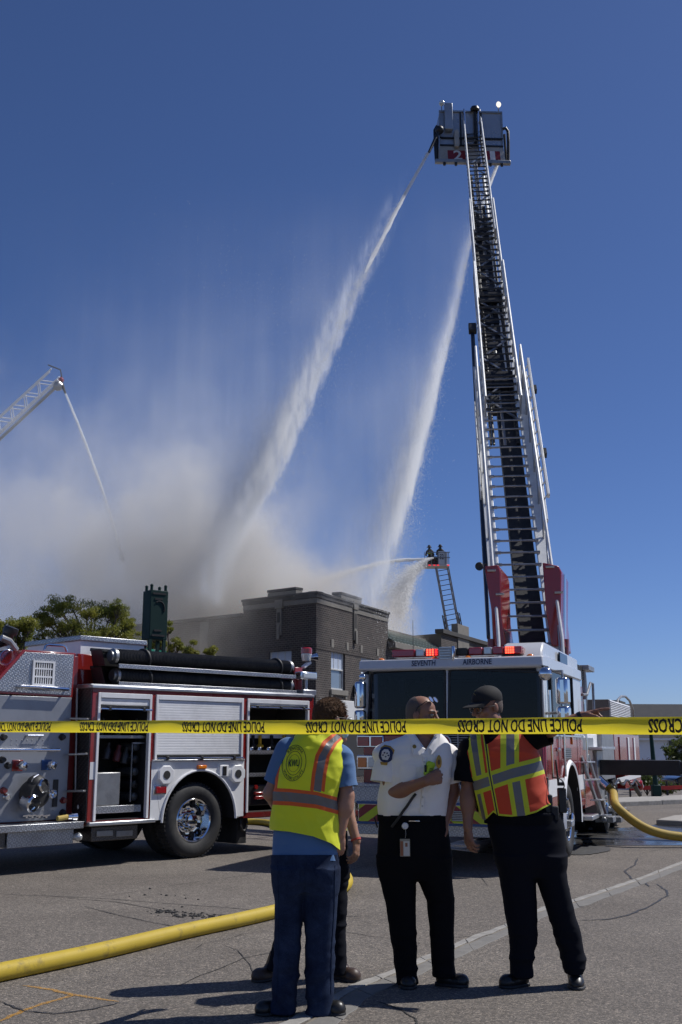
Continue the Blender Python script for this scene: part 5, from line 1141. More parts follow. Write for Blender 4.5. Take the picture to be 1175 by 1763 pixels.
MB().add([q0 - gl, q1 - gl, q1 - gl - Vector((0, 0, .16)), q0 - gl - Vector((0, 0, .16))] + [v + Vector((-.01, .03, 0)) for v in (q0 - gl, q1 - gl, q1 - gl - Vector((0, 0, .16)), q0 - gl - Vector((0, 0, .16)))], [(0, 1, 2, 3), (7, 6, 5, 4), (0, 4, 5, 1), (1, 5, 6, 2), (2, 6, 7, 3), (3, 7, 4, 0)]).build('panel', MAT('sign_green', (.015, .20, .12), .4), gs)
mm = (q0 + q1) / 2 - gl; MB().cyl((mm.x, mm.y + .06, -gl.z), (mm.x, mm.y + .06, mm.z), .035, n=10).build('post', steel, gs)
# ------------------------------------------------------------ house, lamp post, plants and barrier far right
YH = 118.0
h0 = at(1080, 1345, YH); h0.z = gz(h0.x, h0.y); FH = Frame(h0, (.995, .10, 0), (-.10, .995, 0))
hs = empty('white_house', FH, label='white clapboard house with a dark shingle roof beyond the barrier tape', category='house')
def HP(px, py): q = FH.hit(px, py, 1, 0); return q.x, q.z
xe0, ze0 = HP(1060, 1273); xe1, _ = HP(1330, 1270); _, zr0 = HP(1120, 1218)
side = MAT('white_clapboard', (.82, .83, .84), .6, 0, .06, 1.0); shing = MAT('dark_shingle', (.055, .055, .058), .9, 0, .35, 2, bump=.4, bs=8)
W1 = MB().box(xe0, xe1, 0, 7.5, -.5, ze0).build('wall', side, hs); m = MB(); k = 0
zz = .05
while zz < ze0: m.prism([(-.035, zz), (-.006, zz + .16), (-.0, zz + .16), (-.0, zz)], 0, xe0, xe1); zz += .17
m.build('clapboards', side, W1, kind='stuff')
MB().prism([(-.6, ze0 - .05), (-.6, ze0 + .1), (3.75, zr0 + .5), (8.1, ze0 + .1), (8.1, ze0 - .05)], 0, xe0 - .5, xe1 + .5).build('roof', shing, hs)
MB().box(xe0 - .5, xe1 + .5, -.66, -.6, ze0 - .08, ze0 + .12).build('gutter', side, hs)
for (a, b, c, d) in ((1151, 1275, 1162, 1293), (1158, 1331, 1167, 1338)):
    x0, z1 = HP(a, b); x1, z0 = HP(c, d); w = MB().box(x0 - .1, x0, -.08, .02, z0 - .1, z1 + .1).box(x1, x1 + .1, -.08, .02, z0 - .1, z1 + .1).box(x0, x1, -.08, .02, z1, z1 + .1).box(x0, x1, -.08, .02, z0 - .1, z0).box(x0, x1, -.07, .02, (z0 + z1) / 2 - .03, (z0 + z1) / 2 + .03).build('window', winf, hs)
    MB().box(x0, x1, -.045, -.04, z0, z1).build('pane', glass, w)
lp = empty('lamp_post', gnd(1131, 1378), label='dark green lamp post with a square base beside the far kerb', category='lamp post')
top = at(1121, 1262, gnd(1131, 1378).y) - lp.location
MB().tube([(0, 0, .3), tuple(Vector((0, 0, .3)).lerp(top, .5)), tuple(top)], [.075, .065, .05], 12).build('pole', gcab, lp); MB().box(-.16, .16, -.16, .16, 0, .12).box(-.12, .12, -.12, .12, .12, .42).build('base', gcab, lp, bevel=.02)
MB().lathe([(0, 0), (.09, .01), (.1, .1), (.06, .16), (.0, .17)], top, (0, 0, 1), 14).build('cap', gcab, lp)
YV = gnd(1131, 1378).y
def shrub(px, py, r, h, n, label, mat=leafd, fl=None):
    b = gnd(px, py); b.z = gz(b.x, b.y) + .1; t = empty('shrub', b, label=label, category='shrub', group='plants along the far verge'); m = MB(); C, Rr = [], []
    for k in range(9):
        a = random.uniform(0, 6.28); e = Vector((r * .7 * math.cos(a) * random.random(), r * .7 * math.sin(a) * random.random(), h * random.uniform(.4, 1))); m.tube([(0, 0, -.05), e * .6, e], [.012, .01, .004], 5); C.append(tuple(e)); Rr.append(r * .45)
    m.build('stem', bark, t); V, Fq = leaves(C, Rr, n, .06, .2, 1.0); put('foliage', np_mesh('foliage', V, Fq, mat, False), None, t)
rust = leaf_mat('rusty_bloom', (.16, .075, .04), (.11, .10, .03))
shrub(1115, 1372, .55, .55, 700, 'green bushy shrub at the foot of the lamp post'); shrub(1120, 1362, .6, .95, 700, 'rusty red flowering shrub behind the lamp post', rust); shrub(1098, 1366, .45, .8, 500, 'tall green shrub beside the tower truck tail'); shrub(1150, 1373, .4, .25, 300, 'low green weeds on the kerb near the tape post')
b4 = (at(1190, 1350, 60).x, 60, gz(at(1190, 1350, 60).x, 60))
tree('roadside_tree', b4, 5.5, bough_px(b4, 60, [(1172, 1280, 0, .8), (1180, 1295, .3, .9), (1158, 1302, 0, .5), (1170, 1305, .3, .8), (1200, 1285, 0, 1.2), (1195, 1310, 0, 1.1)]), 2600, .10, 'leafy green tree standing before the white house', leafd)
# red barrier tape and posts
bt = empty('barrier_tape', gnd(1140, 1379), label='red barrier tape strung above the far pavement', category='barrier tape'); bl = bt.location; yb = bl.y + 1.2
pts = [at(px, py, yb) - bl for px, py in ((1085, 1358), (1104, 1357), (1125, 1356), (1150, 1356.5), (1180, 1355), (1240, 1356))]
m = MB(); h_ = .055
for a, b in zip(pts[:-1], pts[1:]): m.add([a - Vector((0, 0, h_)), b - Vector((0, 0, h_)), b + Vector((0, 0, h_)), a + Vector((0, 0, h_)), a + Vector((0, .004, h_)), b + Vector((0, .004, h_)), b + Vector((0, .004, -h_)), a + Vector((0, .004, -h_))], [(0, 1, 2, 3), (3, 2, 5, 4), (7, 6, 5, 4), (0, 1, 6, 7)])
m.build('tape', MAT('red_tape', (.55, .03, .02), .4), bt)
for px in (1085, 1149, 1240): q = at(px, 1357, yb + .03) - bl; MB().cyl((q.x, q.y, -.1), (q.x, q.y, q.z + .2), .03, n=8).build('tape_post', blackp, bt)
# parked car behind the tape
def car(px, Y):
    q = at(px, 1350, Y); c = empty('parked_car', Frame((q.x, q.y, gz(q.x, q.y) - .02), (.98, .2, 0), (-.2, .98, 0)), label='dark parked car half hidden beyond the red barrier tape', category='car')
    body = [(-2.2, .35), (2.2, .35), (2.25, .75), (1.5, .92), (-1.9, .95), (-2.25, .8)]
    MB().prism(body, 1, -.85, .85).build('body', MAT('dark_car_paint', (.02, .022, .028), .2, .3, coat=1), c, bevel=.08); MB().prism([(-1.7, .93), (1.2, .91), (.5, 1.38), (-1.1, 1.4)], 1, -.72, .72).build('cabin', glass, c, bevel=.06)
    MB().prism([(-1.05, 1.39), (.45, 1.375), (.35, 1.43), (-.95, 1.445)], 1, -.68, .68).build('roof', MAT('dark_car_roof', (.02, .022, .028), .2, .3, coat=1), c, bevel=.02)
    for x in (-1.4, 1.4):
        for y in (-.82, .82): w = MB().lathe([(0, -.1), (.32, -.1), (.33, 0), (.32, .1), (0, .1)], (x, y, .33), (0, 1, 0), 20).build('wheel', tyre, c); MB().lathe([(0, .11), (.2, .105), (.2, .1)], (x, y, .33), (0, -1 if y < 0 else 1, 0), 16).build('rim', alu, w)
car(1215, 62)
# ------------------------------------------------------------ far aerial ladders
def lattice(name_parent, A, Bp, w, h, up, mt, step, rungs=True, dark_mt=None):
    A, Bp = Vector(A), Vector(Bp); d = (Bp - A).normalized(); r = d.cross(up).normalized(); n = r.cross(d).normalized(); Ln = (Bp - A).length
    xf = lambda p: A + r * p.x + d * p.y + n * p.z
    for sg in (-1, 1):
        MB(xf).bar((sg * w, 0, 0), (sg * w, Ln, 0), .09, .09).build('bottom_chord', mt, name_parent); MB(xf).bar((sg * w, 0, h), (sg * w, Ln, h), .06, .06).build('hand_rail', mt, name_parent)
        m = MB(xf); k = 0
        while (k + 1) * step < Ln: y = k * step; m.bar((sg * w, y, 0), (sg * w, y + step / 2, h), .04, .04, (1, 0, 0)); m.bar((sg * w, y + step / 2, h), (sg * w, y + step, 0), .04, .04, (1, 0, 0)); k += 1
        m.build('lacing', mt, name_parent)
    k = 0; me = None
    while (k + .5) * .36 < Ln:
        y = (k + .5) * .36
        if me is None: me = MB(xf).cyl((-w, y, 0), (w, y, 0), .025, n=6).mesh('rung', dark_mt or mt); y0 = y
        o = put('rung', me, None, name_parent); o.location = d * (y - y0); k += 1
    return xf, Ln
# tower ladder behind the building with two firefighters
YT = 78.0
tb = at(790, 1283, YT); tt = empty('distant_tower_ladder', (tb.x, tb.y, 0), label='distant tower ladder with a white bucket rising behind the brick building', category='aerial ladder'); tl = tt.location
A = at(800, 1190, YT) - tl; Bp = at(760, 975, YT - 2) - tl; fl = MAT('far_ladder_grey', (.25, .25, .26), .5, .3, .1, 3); fld = MAT('far_ladder_dark', (.05, .05, .055), .6)
lattice(tt, A, Bp, .42, .5, Vector((0, -1, .3)), fl, .8, True, fld)
A2 = A; B2 = A.lerp(Bp, .62)
lattice(tt, A2 - Vector((0, 0, .0)), B2, .56, .62, Vector((0, -1, .3)), fld, .9, True, fld)
MB().lathe([(0, 0), (.9, 0), (.9, .4), (.5, .9), (.45, A.z)], (A.x, A.y, 0), (0, 0, 1), 20).build('turntable', dkred, tt)
MB().box(A.x - 1.2, A.x + 1.2, A.y - 5, A.y + 4, .5, 1.6).build('chassis', red, tt, bevel=.05)
for x in (-1.1, 1.1):
    for y in (-4, 2.5): MB().lathe([(0, -.15), (.48, -.15), (.5, 0), (.48, .15), (0, .15)], (A.x + x, A.y + y, .5), (1, 0, 0), 20).build('wheel', tyre, tt)
def DP(px, py, dy=0): return at(px, py, YT - 2.2 + dy) - tl
p0, p1 = DP(729, 976), DP(773, 973); zf = DP(750, 974).z
MB().box(p0.x, p1.x, DP(750, 974).y - .5, DP(750, 974).y + .7, zf - .12, zf + .02).build('floor', offwhite, tt, bevel=.03)
fy = DP(750, 974).y
bw_ = MAT('far_bucket_white', (.6, .6, .6), .5)
MB().box(DP(754, 960).x, DP(765.5, 960).x, fy - .5, fy - .46, zf + .02, DP(760, 951).z).build('front_panel', bw_, tt); MB().box(DP(766, 960).x, DP(770, 960).x, fy - .45, fy + .5, zf + .02, DP(760, 952).z).build('side_panel', bw_, tt)
MB().box(DP(734, 960).x, DP(753, 960).x, fy - .5, fy - .46, zf + .02, DP(745, 960).z).build('lower_panel', dark, tt)
m = MB(); text_on(m, '32', lambda p: (DP(756.5, 960).x + (DP(763, 960).x - DP(756.5, 960).x) * p[0], fy - .52, DP(760, 965).z + (DP(760, 956).z - DP(760, 965).z) * p[1]), .01); m.build('bucket_number', blackp, tt, smooth=False)
for px in (731, 742, 754, 766, 772): q = DP(px, 974); MB().bar((q.x, fy - .52, zf), (q.x, fy - .52, DP(px, 953).z), .05, .05).build('post', fl, tt)
for py in (953, 962): MB().bar((DP(735, py).x, fy - .52, DP(735, py).z), (DP(774, py).x, fy - .52, DP(774, py).z), .05, .05).build('top_rail', fl, tt)
for px in (739, 747, 753.5, 771): q = DP(px, 973); MB().box(q.x - .07, q.x + .07, fy - .54, fy - .5, zf - .08, zf - .01).build('red_lamp', redlit2, tt)
NOZ3 = at(747, 961, YT - 3.0); MB().tube([DP(752, 967, -.3), NOZ3 - tl], [.12, .07], 10).build('monitor_nozzle', blackp, tt)
# straight aerial ladder entering from the left
YLf = 46.0
q = at(102, 652, YLf); lb_ = Vector((q.x - 15.5, YLf + 2, 0)); lt = empty('distant_aerial_ladder', lb_, label='pale straight aerial ladder without a bucket above the grey smoke', category='aerial ladder')
tip = q - lb_; dirp = (at(98, 650, YLf) - at(-60, 795, YLf + 1.5)).normalized(); A = tip - dirp * ((tip.z - 2.0) / dirp.z)
palem = MAT('pale_ladder', (.86, .87, .88), .45, .05, .08, 2)
lattice(lt, A, tip, .30, .52, Vector((0, 0, 1)).cross(Vector((1, 0, 0))) * 0 + Vector((-.2, -.55, .8)), palem, .85)
MB().tube([A + Vector((0, -.1, -.55)), tip + Vector((-.15, -.1, -.5))], .07, 10).build('waterway_pipe', steel, lt)
MB().lathe([(0, 0), (1, 0), (1, .5), (.6, 1), (.5, A.z + .2)], (A.x, A.y, 0), (0, 0, 1), 20).build('turntable', dkred, lt); MB().box(A.x - 6, A.x + 3, A.y - 1.2, A.y + 1.2, .5, 1.5).build('chassis', red, lt, bevel=.05)
NOZ4 = at(113, 677, YLf - .1)
MB().lathe([(0, -.1), (.2, -.08), (.24, .1), (.15, .25), (0, .26)], tip + Vector((-.05, -.1, -.35)), (.5, 0, -.2), 14).build('monitor_body', steel, lt); MB().sph(tip + Vector((.12, -.1, -.1)), .14, 10, 6).build('monitor_swivel', redlens, lt); MB().tube([tip + Vector((.1, -.1, -.1)), NOZ4 - lb_], [.09, .045], 10).build('monitor_nozzle', blackp, lt)
MB().tube([tip + Vector((-.45, -.3, .55)), tip + Vector((.1, -.2, .35)), tip + Vector((.15, -.1, .0))], .03, 6).build('tip_guard', fld, lt)
# ------------------------------------------------------------ hoses on the near road
hp = [gnd(*p) for p in ((-140, 1722), (0, 1690), (160, 1655), (320, 1616), (420, 1594), (500, 1574), (560, 1557), (585, 1543), (599, 1528), (592, 1512), (570, 1495), (540, 1470), (505, 1442), (470, 1424), (420, 1420), (330, 1425))]
for p in hp: p.z = .058
hose(smooth_path(hp, 10), .06, hosem, label='thick yellow supply hose across the near road past the men\'s feet', category='hose')
# ------------------------------------------------------------ police tape
tapem = MAT('yellow_tape', (.80, .66, .03), .32, 0, .04, 9, spec=.5); nt = tapem.node_tree; trl = N(nt, 'BsdfTranslucent'); trl.inputs[0].default_value = (.85, .70, .04, 1); mxs = N(nt, 'MixShader'); mxs.inputs[0].default_value = .45; link(nt, nt.nodes['Principled BSDF'].outputs[0], mxs.inputs[1]); link(nt, trl.outputs[0], mxs.inputs[2]); link(nt, mxs.outputs[0], nt.nodes['Material Output'].inputs[0])
tapetx = MAT('tape_print', (.02, .012, .004), .5)
Y0t, al_, be_ = 6.6, .108, -.0843; x0t = -447.5 / F
def tape_c(k):
    Y = Y0t * (1 + be_ * k); X = Y0t * (x0t + al_ * k); py = 1251.2 - .0 * k - .62 * max(0, k - 2.2) ** 1.1 + .35 * math.sin(k * 1.3); px = CX + F * X / Y
    p = at(px, py, Y); return p
th = .0345
def tape_p(k, v, off=0.0):                         # v -1..1 across the tape
    c = tape_c(k); d = (tape_c(k + .01) - tape_c(k - .01)).normalized(); up = Vector((0, 0, 1)); nn = d.cross(up).normalized()
    roll = .07 * math.sin(k * 2.1 + .5) + .03 * math.sin(k * 9.3); a = v * 1.05 + roll
    off += .004 * math.sin(k * 7.1 + v * 1.5) + .002 * math.sin(k * 19 - v * 2)
    return c + up * (th * math.sin(a) / math.sin(1.05)) + nn * (th * .85 * (math.cos(a) - .6) + off)
tape = empty('police_tape', tape_c(2), label='yellow police line tape with black lettering stretched in front of the men', category='barrier tape'); tl_ = tape.location
ks = np.linspace(-1.6, 5.6, 145); vs = np.linspace(-1, 1, 11); m = MB(); m.add([tape_p(k, v) - tl_ for k in ks for v in vs], [(i * 11 + j, i * 11 + j + 1, (i + 1) * 11 + j + 1, (i + 1) * 11 + j) for i in range(len(ks) - 1) for j in range(10)])
o = m.build('band', tapem, tape)
for kk in range(-2, 6):
    m = MB(); x = 0.0; words = 'POLICE LINE DO NOT CROSS'
    Vt, Ft, asp = text_mesh(words, bold=.03, res=2)
    bm = bmesh.new(); vv = [bm.verts.new((a, b, 0)) for a, b in Vt]
    for f in Ft:
        try: bm.faces.new([vv[i] for i in f])
        except Exception: pass
    bmesh.ops.triangulate(bm, faces=bm.faces); bmesh.ops.subdivide_edges(bm, edges=[e for e in bm.edges if abs(e.verts[0].co.y - e.verts[1].co.y) > .25], cuts=2, use_grid_fill=False)
    bmesh.ops.triangulate(bm, faces=bm.faces)
    P = [(v.co.x, v.co.y) for v in bm.verts]; bm.verts.index_update(); Fx = [tuple(v.index for v in f.verts) for f in bm.faces]; bm.free()
    m.add([tape_p(kk + .68 * (1 - a), .74 - b * 1.5, .0012) - tl_ for a, b in P], Fx)
    m.build('tape_lettering', tapetx, tape, smooth=False)
# ------------------------------------------------------------ people: signed-distance bodies and clothes
def nz(v): v = np.asarray(v, float); return v / np.linalg.norm(v)
class SDF:
    def __init__(s, lo, hi, h):
        s.lo = np.array(lo, float); s.h = h; s.n = np.ceil((np.array(hi) - s.lo) / h).astype(int) + 1; s.D = np.full(s.n, 1.0, np.float32)
    def reg(s, a, b):
        i0 = np.clip(np.floor((np.array(a) - s.lo) / s.h).astype(int), 0, s.n - 1); i1 = np.clip(np.ceil((np.array(b) - s.lo) / s.h).astype(int) + 1, 1, s.n)
        sl = tuple(slice(p, q) for p, q in zip(i0, i1)); g = [(np.arange(p, q) * s.h + o).astype(np.float32) for p, q, o in zip(i0, i1, s.lo)]
        return sl, g[0][:, None, None], g[1][None, :, None], g[2][None, None, :]
    def put(s, sl, d, k):
        a = s.D[sl]; k = max(k, 1e-4); h = np.clip(.5 + .5 * (a - d) / k, 0, 1); s.D[sl] = a * (1 - h) + d * h - k * h * (1 - h)
    def cut(s, sl, d, k):
        a = s.D[sl]; d = -d; h = np.clip(.5 - .5 * (a - d) / k, 0, 1); s.D[sl] = a * (1 - h) + d * h + k * h * (1 - h)
    def cap(s, a, b, ra, rb=None, k=.02, flat=None, sub=False):
        a, b = np.array(a, float), np.array(b, float); rb = ra if rb is None else rb; m = max(ra, rb) + k + 2 * s.h
        sl, X, Y, Z = s.reg(np.minimum(a, b) - m, np.maximum(a, b) + m); px, py, pz = X - a[0], Y - a[1], Z - a[2]; ba = b - a
        if flat is not None:
            w, q = nz(flat[0]), flat[1]; t = (px * w[0] + py * w[1] + pz * w[2]) * (1 / q - 1); px, py, pz = px + t * w[0], py + t * w[1], pz + t * w[2]; ba = ba + w * np.dot(ba, w) * (1 / q - 1)
        t = np.clip((px * ba[0] + py * ba[1] + pz * ba[2]) / max(1e-9, ba @ ba), 0, 1)
        d = np.sqrt((px - t * ba[0]) ** 2 + (py - t * ba[1]) ** 2 + (pz - t * ba[2]) ** 2) - (ra + (rb - ra) * t)
        if flat is not None: d = d * min(1, flat[1] * 1.2)
        (s.cut if sub else s.put)(sl, d, k)
    def ell(s, c, r, R=None, k=.02, sub=False):
        c = np.array(c, float); r = np.array(r, float); R = np.eye(3) if R is None else np.asarray(R); m = r.max() + k + 2 * s.h
        sl, X, Y, Z = s.reg(c - m, c + m); p = (X - c[0], Y - c[1], Z - c[2]); q = [(p[0] * R[0, i] + p[1] * R[1, i] + p[2] * R[2, i]) for i in range(3)]
        k0 = np.sqrt(sum((q[i] / r[i]) ** 2 for i in range(3))); k1 = np.sqrt(sum((q[i] / r[i] ** 2) ** 2 for i in range(3))) + 1e-6
        d = k0 * (k0 - 1) / k1; (s.cut if sub else s.put)(sl, d, k)
    def stack(s, lv, yaw=0, k=.02, e=2.0):     # lv rows: z, cx, cy, a, b (ellipse half axes)
        lv = np.array(sorted(lv), float); z = lv[:, 0]; R = lv[:, 3:].max() + k + .03
        sl, X, Y, Z = s.reg((lv[:, 1].min() - R, lv[:, 2].min() - R, z[0] - k - .02), (lv[:, 1].max() + R, lv[:, 2].max() + R, z[-1] + k + .02))
        zz = Z[0, 0]; f = [np.interp(zz, z, lv[:, i])[None, None, :].astype(np.float32) for i in range(1, 5)]
        x, y = X - f[0], Y - f[1]; c, sn = math.cos(yaw), math.sin(yaw); u, v = x * c + y * sn, -x * sn + y * c
        q = (np.abs(u / f[2]) ** e + np.abs(v / f[3]) ** e) ** (1 / e); d = (q - 1) * np.minimum(f[2], f[3])
        d = np.maximum(d, np.maximum(Z - z[-1], z[0] - Z)); s.put(sl, d, k)
    def mesh(s):
        D = s.D; ng = D < 0; c = np.zeros(s.n - 1, np.int8)
        off = [(i, j, k) for i in (0, 1) for j in (0, 1) for k in (0, 1)]
        for o in off: c += ng[o[0]:o[0] + s.n[0] - 1, o[1]:o[1] + s.n[1] - 1, o[2]:o[2] + s.n[2] - 1]
        act = np.argwhere((c > 0) & (c < 8)); ids = np.full(s.n - 1, -1, np.int32); ids[tuple(act.T)] = np.arange(len(act))
        acc = np.zeros((len(act), 3)); cnt = np.zeros(len(act))
        for a in off:
            for ax in range(3):
                if a[ax]: continue
                b = list(a); b[ax] = 1; va = D[tuple((act + a).T)]; vb = D[tuple((act + b).T)]; x = (va < 0) != (vb < 0)
                t = np.where(x, va / np.where(x, va - vb, 1), 0); p = np.array(a, float)[None, :].repeat(len(act), 0); p[:, ax] += t; acc[x] += p[x]; cnt[x] += 1
        V = s.lo + s.h * (act + acc / cnt[:, None]); Q = []
        for ax in range(3):
            b, c2 = [(1, 2), (2, 0), (0, 1)][ax]; A = [slice(None)] * 3; B = [slice(None)] * 3; A[ax] = slice(0, -1); B[ax] = slice(1, None); na, nb = ng[tuple(A)], ng[tuple(B)]
            e = np.argwhere(na != nb); e = e[(e[:, b] > 0) & (e[:, c2] > 0) & (e[:, b] < s.n[b] - 1) & (e[:, c2] < s.n[c2] - 1)]; ins = na[tuple(e.T)]
            def I(db, dc): q = e.copy(); q[:, b] += db; q[:, c2] += dc; return ids[tuple(q.T)]
            q = np.stack([I(-1, -1), I(0, -1), I(0, 0), I(-1, 0)], 1); q[~ins] = q[~ins][:, ::-1]; Q.append(q)
        Q = np.concatenate(Q); return V, Q[(Q >= 0).all(1)]
def tri(Q): return np.concatenate([Q[:, [0, 1, 2]], Q[:, [0, 2, 3]]])
def clip(V, T, f):                                   # keep the side where f > 0, cutting triangles along f = 0
    f = np.where(np.abs(f) < 1e-9, 1e-9, f); s = f[T] > 0; n = s.sum(1); V2 = [V]; out = [T[n == 3]]; base = len(V); cache = {}
    new = []; m = T[(n == 1) | (n == 2)]; res = []
    for t in m:
        p = [i for i in t if f[i] > 0]; k = list(t)
        def E_(a, b):
            key = (a, b) if a < b else (b, a)
            if key not in cache: w = f[a] / (f[a] - f[b]); cache[key] = base + len(new); new.append(V[a] + w * (V[b] - V[a]))
            return cache[key]
        if len(p) == 1:
            i = k.index(p[0]); a, b, c = k[i], k[(i + 1) % 3], k[(i + 2) % 3]; res.append((a, E_(a, b), E_(a, c)))
        else:
            i = [j for j in range(3) if f[k[j]] <= 0][0]; a, b, c = k[i], k[(i + 1) % 3], k[(i + 2) % 3]; e1, e2 = E_(a, b), E_(a, c); res += [(e1, b, c), (e1, c, e2)]
    VV = np.concatenate([V, np.array(new).reshape(-1, 3)]); TT = np.concatenate([out[0], np.array(res, int).reshape(-1, 3)])
    u, inv = np.unique(TT, return_inverse=True); return VV[u], inv.reshape(-1, 3)
def vnoise(P, seed=0):
    P = np.asarray(P); i = np.floor(P).astype(np.int64); f = P - i; f = f * f * (3 - 2 * f); r = 0
    for dx in (0, 1):
        for dy in (0, 1):
            for dz in (0, 1):
                h = ((i[:, 0] + dx) * 73856093) ^ ((i[:, 1] + dy) * 19349663) ^ ((i[:, 2] + dz) * 83492791) ^ (seed * 2654435761); h = (h ^ (h >> 13)) * 1274126177; h = ((h ^ (h >> 16)) & 0xffff) / 65535.0
                r = r + h * (f[:, 0] if dx else 1 - f[:, 0]) * (f[:, 1] if dy else 1 - f[:, 1]) * (f[:, 2] if dz else 1 - f[:, 2])
    return r * 2 - 1
def vnormals(V, Fc):
    a, b, c = V[Fc[:, 0]], V[Fc[:, 1]], V[Fc[:, 2]]; n = np.cross(b - a, c - a); N_ = np.zeros_like(V)
    for j in range(Fc.shape[1]): np.add.at(N_, Fc[:, j], n)
    return N_ / (np.linalg.norm(N_, axis=1)[:, None] + 1e-12)
def wrinkle(V, T, amp, sc3, seed=1, ridged=True, mask=None, rot=None):
    n = vnormals(V, T); P = V @ np.asarray(rot).T if rot is not None else V; a = vnoise(P * np.array(sc3), seed); b = vnoise(P * np.array(sc3) * 2.1 + 7, seed + 5)
    d = (1 - 2 * np.abs(a)) * .7 + .3 * b if ridged else a * .7 + b * .3; d = d * amp
    if mask is not None: d = d * mask
    return V + n * d[:, None]
def proj(V):
    V = np.asarray(V); d = V - np.array([0, 0, CAMH]); y = d[:, 1] * _c + d[:, 2] * _s; z = -d[:, 1] * _s + d[:, 2] * _c; return np.stack([CX + F * d[:, 0] / y, CY - F * z / y], 1)
def poly_sd(Q, poly):
    P = np.array(poly, float); d = np.full(len(Q), 1e9); ins = np.zeros(len(Q), bool)
    for i in range(len(P)):
        a, b = P[i - 1], P[i]; e = b - a; w = Q - a; t = np.clip((w @ e) / (e @ e), 0, 1); d = np.minimum(d, np.linalg.norm(w - t[:, None] * e, axis=1))
        c1 = (a[1] > Q[:, 1]) != (b[1] > Q[:, 1]); xx = a[0] + (Q[:, 1] - a[1]) / np.where(c1, b[1] - a[1], 1) * (b[0] - a[0]); ins ^= c1 & (Q[:, 0] < xx)
    return np.where(ins, d, -d)
def cloth(name, c, rough=.85, var=.12, bump=.25, bs=260, vs=7, sheen=.15):
    return MAT(name, c, rough, 0, var, vs, bump=bump, bs=bs, bd=.002, rv=.05, sheen=sheen)
skin1 = MAT('skin', (.36, .19, .125), .5, 0, .12, 22, bump=.15, bs=220, bd=.001, sss=.12); skin2 = MAT('tanned_skin', (.27, .13, .08), .5, 0, .14, 22, bump=.15, bs=220, bd=.001, sss=.1)
vlime = cloth('lime_vest_cloth', (.74, .78, .012), .7, .06, .2); vorange = cloth('orange_trim_cloth', (.72, .11, .012), .7, .06); vgrey = MAT('silver_reflective_tape', (.16, .155, .15), .4, .3, .1, 30, bump=.2, bs=400); vred = cloth('orange_red_vest_cloth', (.60, .055, .012), .75, .08)
vyel = cloth('yellow_green_trim', (.58, .62, .02), .7, .06); shirtw = cloth('white_shirt_cloth', (.84, .81, .77), .75, .04, .12); shirtb = cloth('blue_tee_cloth', (.075, .16, .32), .9, .08); navyc = MAT('black_trouser_cloth', (.006, .0062, .008), .9, 0, .2, 7, bump=.25, bs=260, bd=.002, spec=.12); navyd = MAT('dark_navy_cloth', (.007, .008, .013), .9, 0, .2, 7, bump=.25, bs=260, bd=.002, spec=.12)
denim, nt_, p_ = nodes('denim'); tcd = N(nt_, 'TexCoord').outputs['Object']
cc = mixc(nt_, ramp(nt_, noise_n(nt_, 5, 5, .7, tcd, .3).outputs[0], [(.35, 0), (.7, 1)]).outputs[0], (.008, .013, .032), (.028, .045, .09)); cc = mixc(nt_, .6, cc, ramp(nt_, noise_n(nt_, 300, 2, .5, tcd).outputs[0], [(.3, .5), (.7, 1.5)]).outputs[0], 'MULTIPLY'); link(nt_, cc, p_.inputs['Base Color']); p_.inputs['Roughness'].default_value = .9; p_.inputs['Specular IOR Level'].default_value = .15; bump_n(nt_, noise_n(nt_, 400, 2, .5, tcd).outputs[0], p_, .25, .002)
shoem = MAT('black_leather', (.012, .011, .011), .38, 0, .25, 14, bump=.2, bs=60, bd=.003, dirt=.3, dirtc=(.05, .045, .04)); shoeb = MAT('brown_leather', (.06, .032, .02), .5, 0, .25, 14, bump=.2, bs=60, dirt=.4, dirtc=(.08, .07, .06)); hairb = MAT('brown_hair', (.075, .040, .020), .7, 0, .4, 60, bump=.6, bs=150, bd=.004, spec=.12); stub = MAT('cropped_hair', (.10, .075, .062), .7, 0, .3, 80, bump=.4, bs=300); gold = MAT('gold_badge', (.42, .24, .05), .35, .7, .2, 60); maskm = cloth('surgical_mask', (.35, .52, .56), .8, .05)

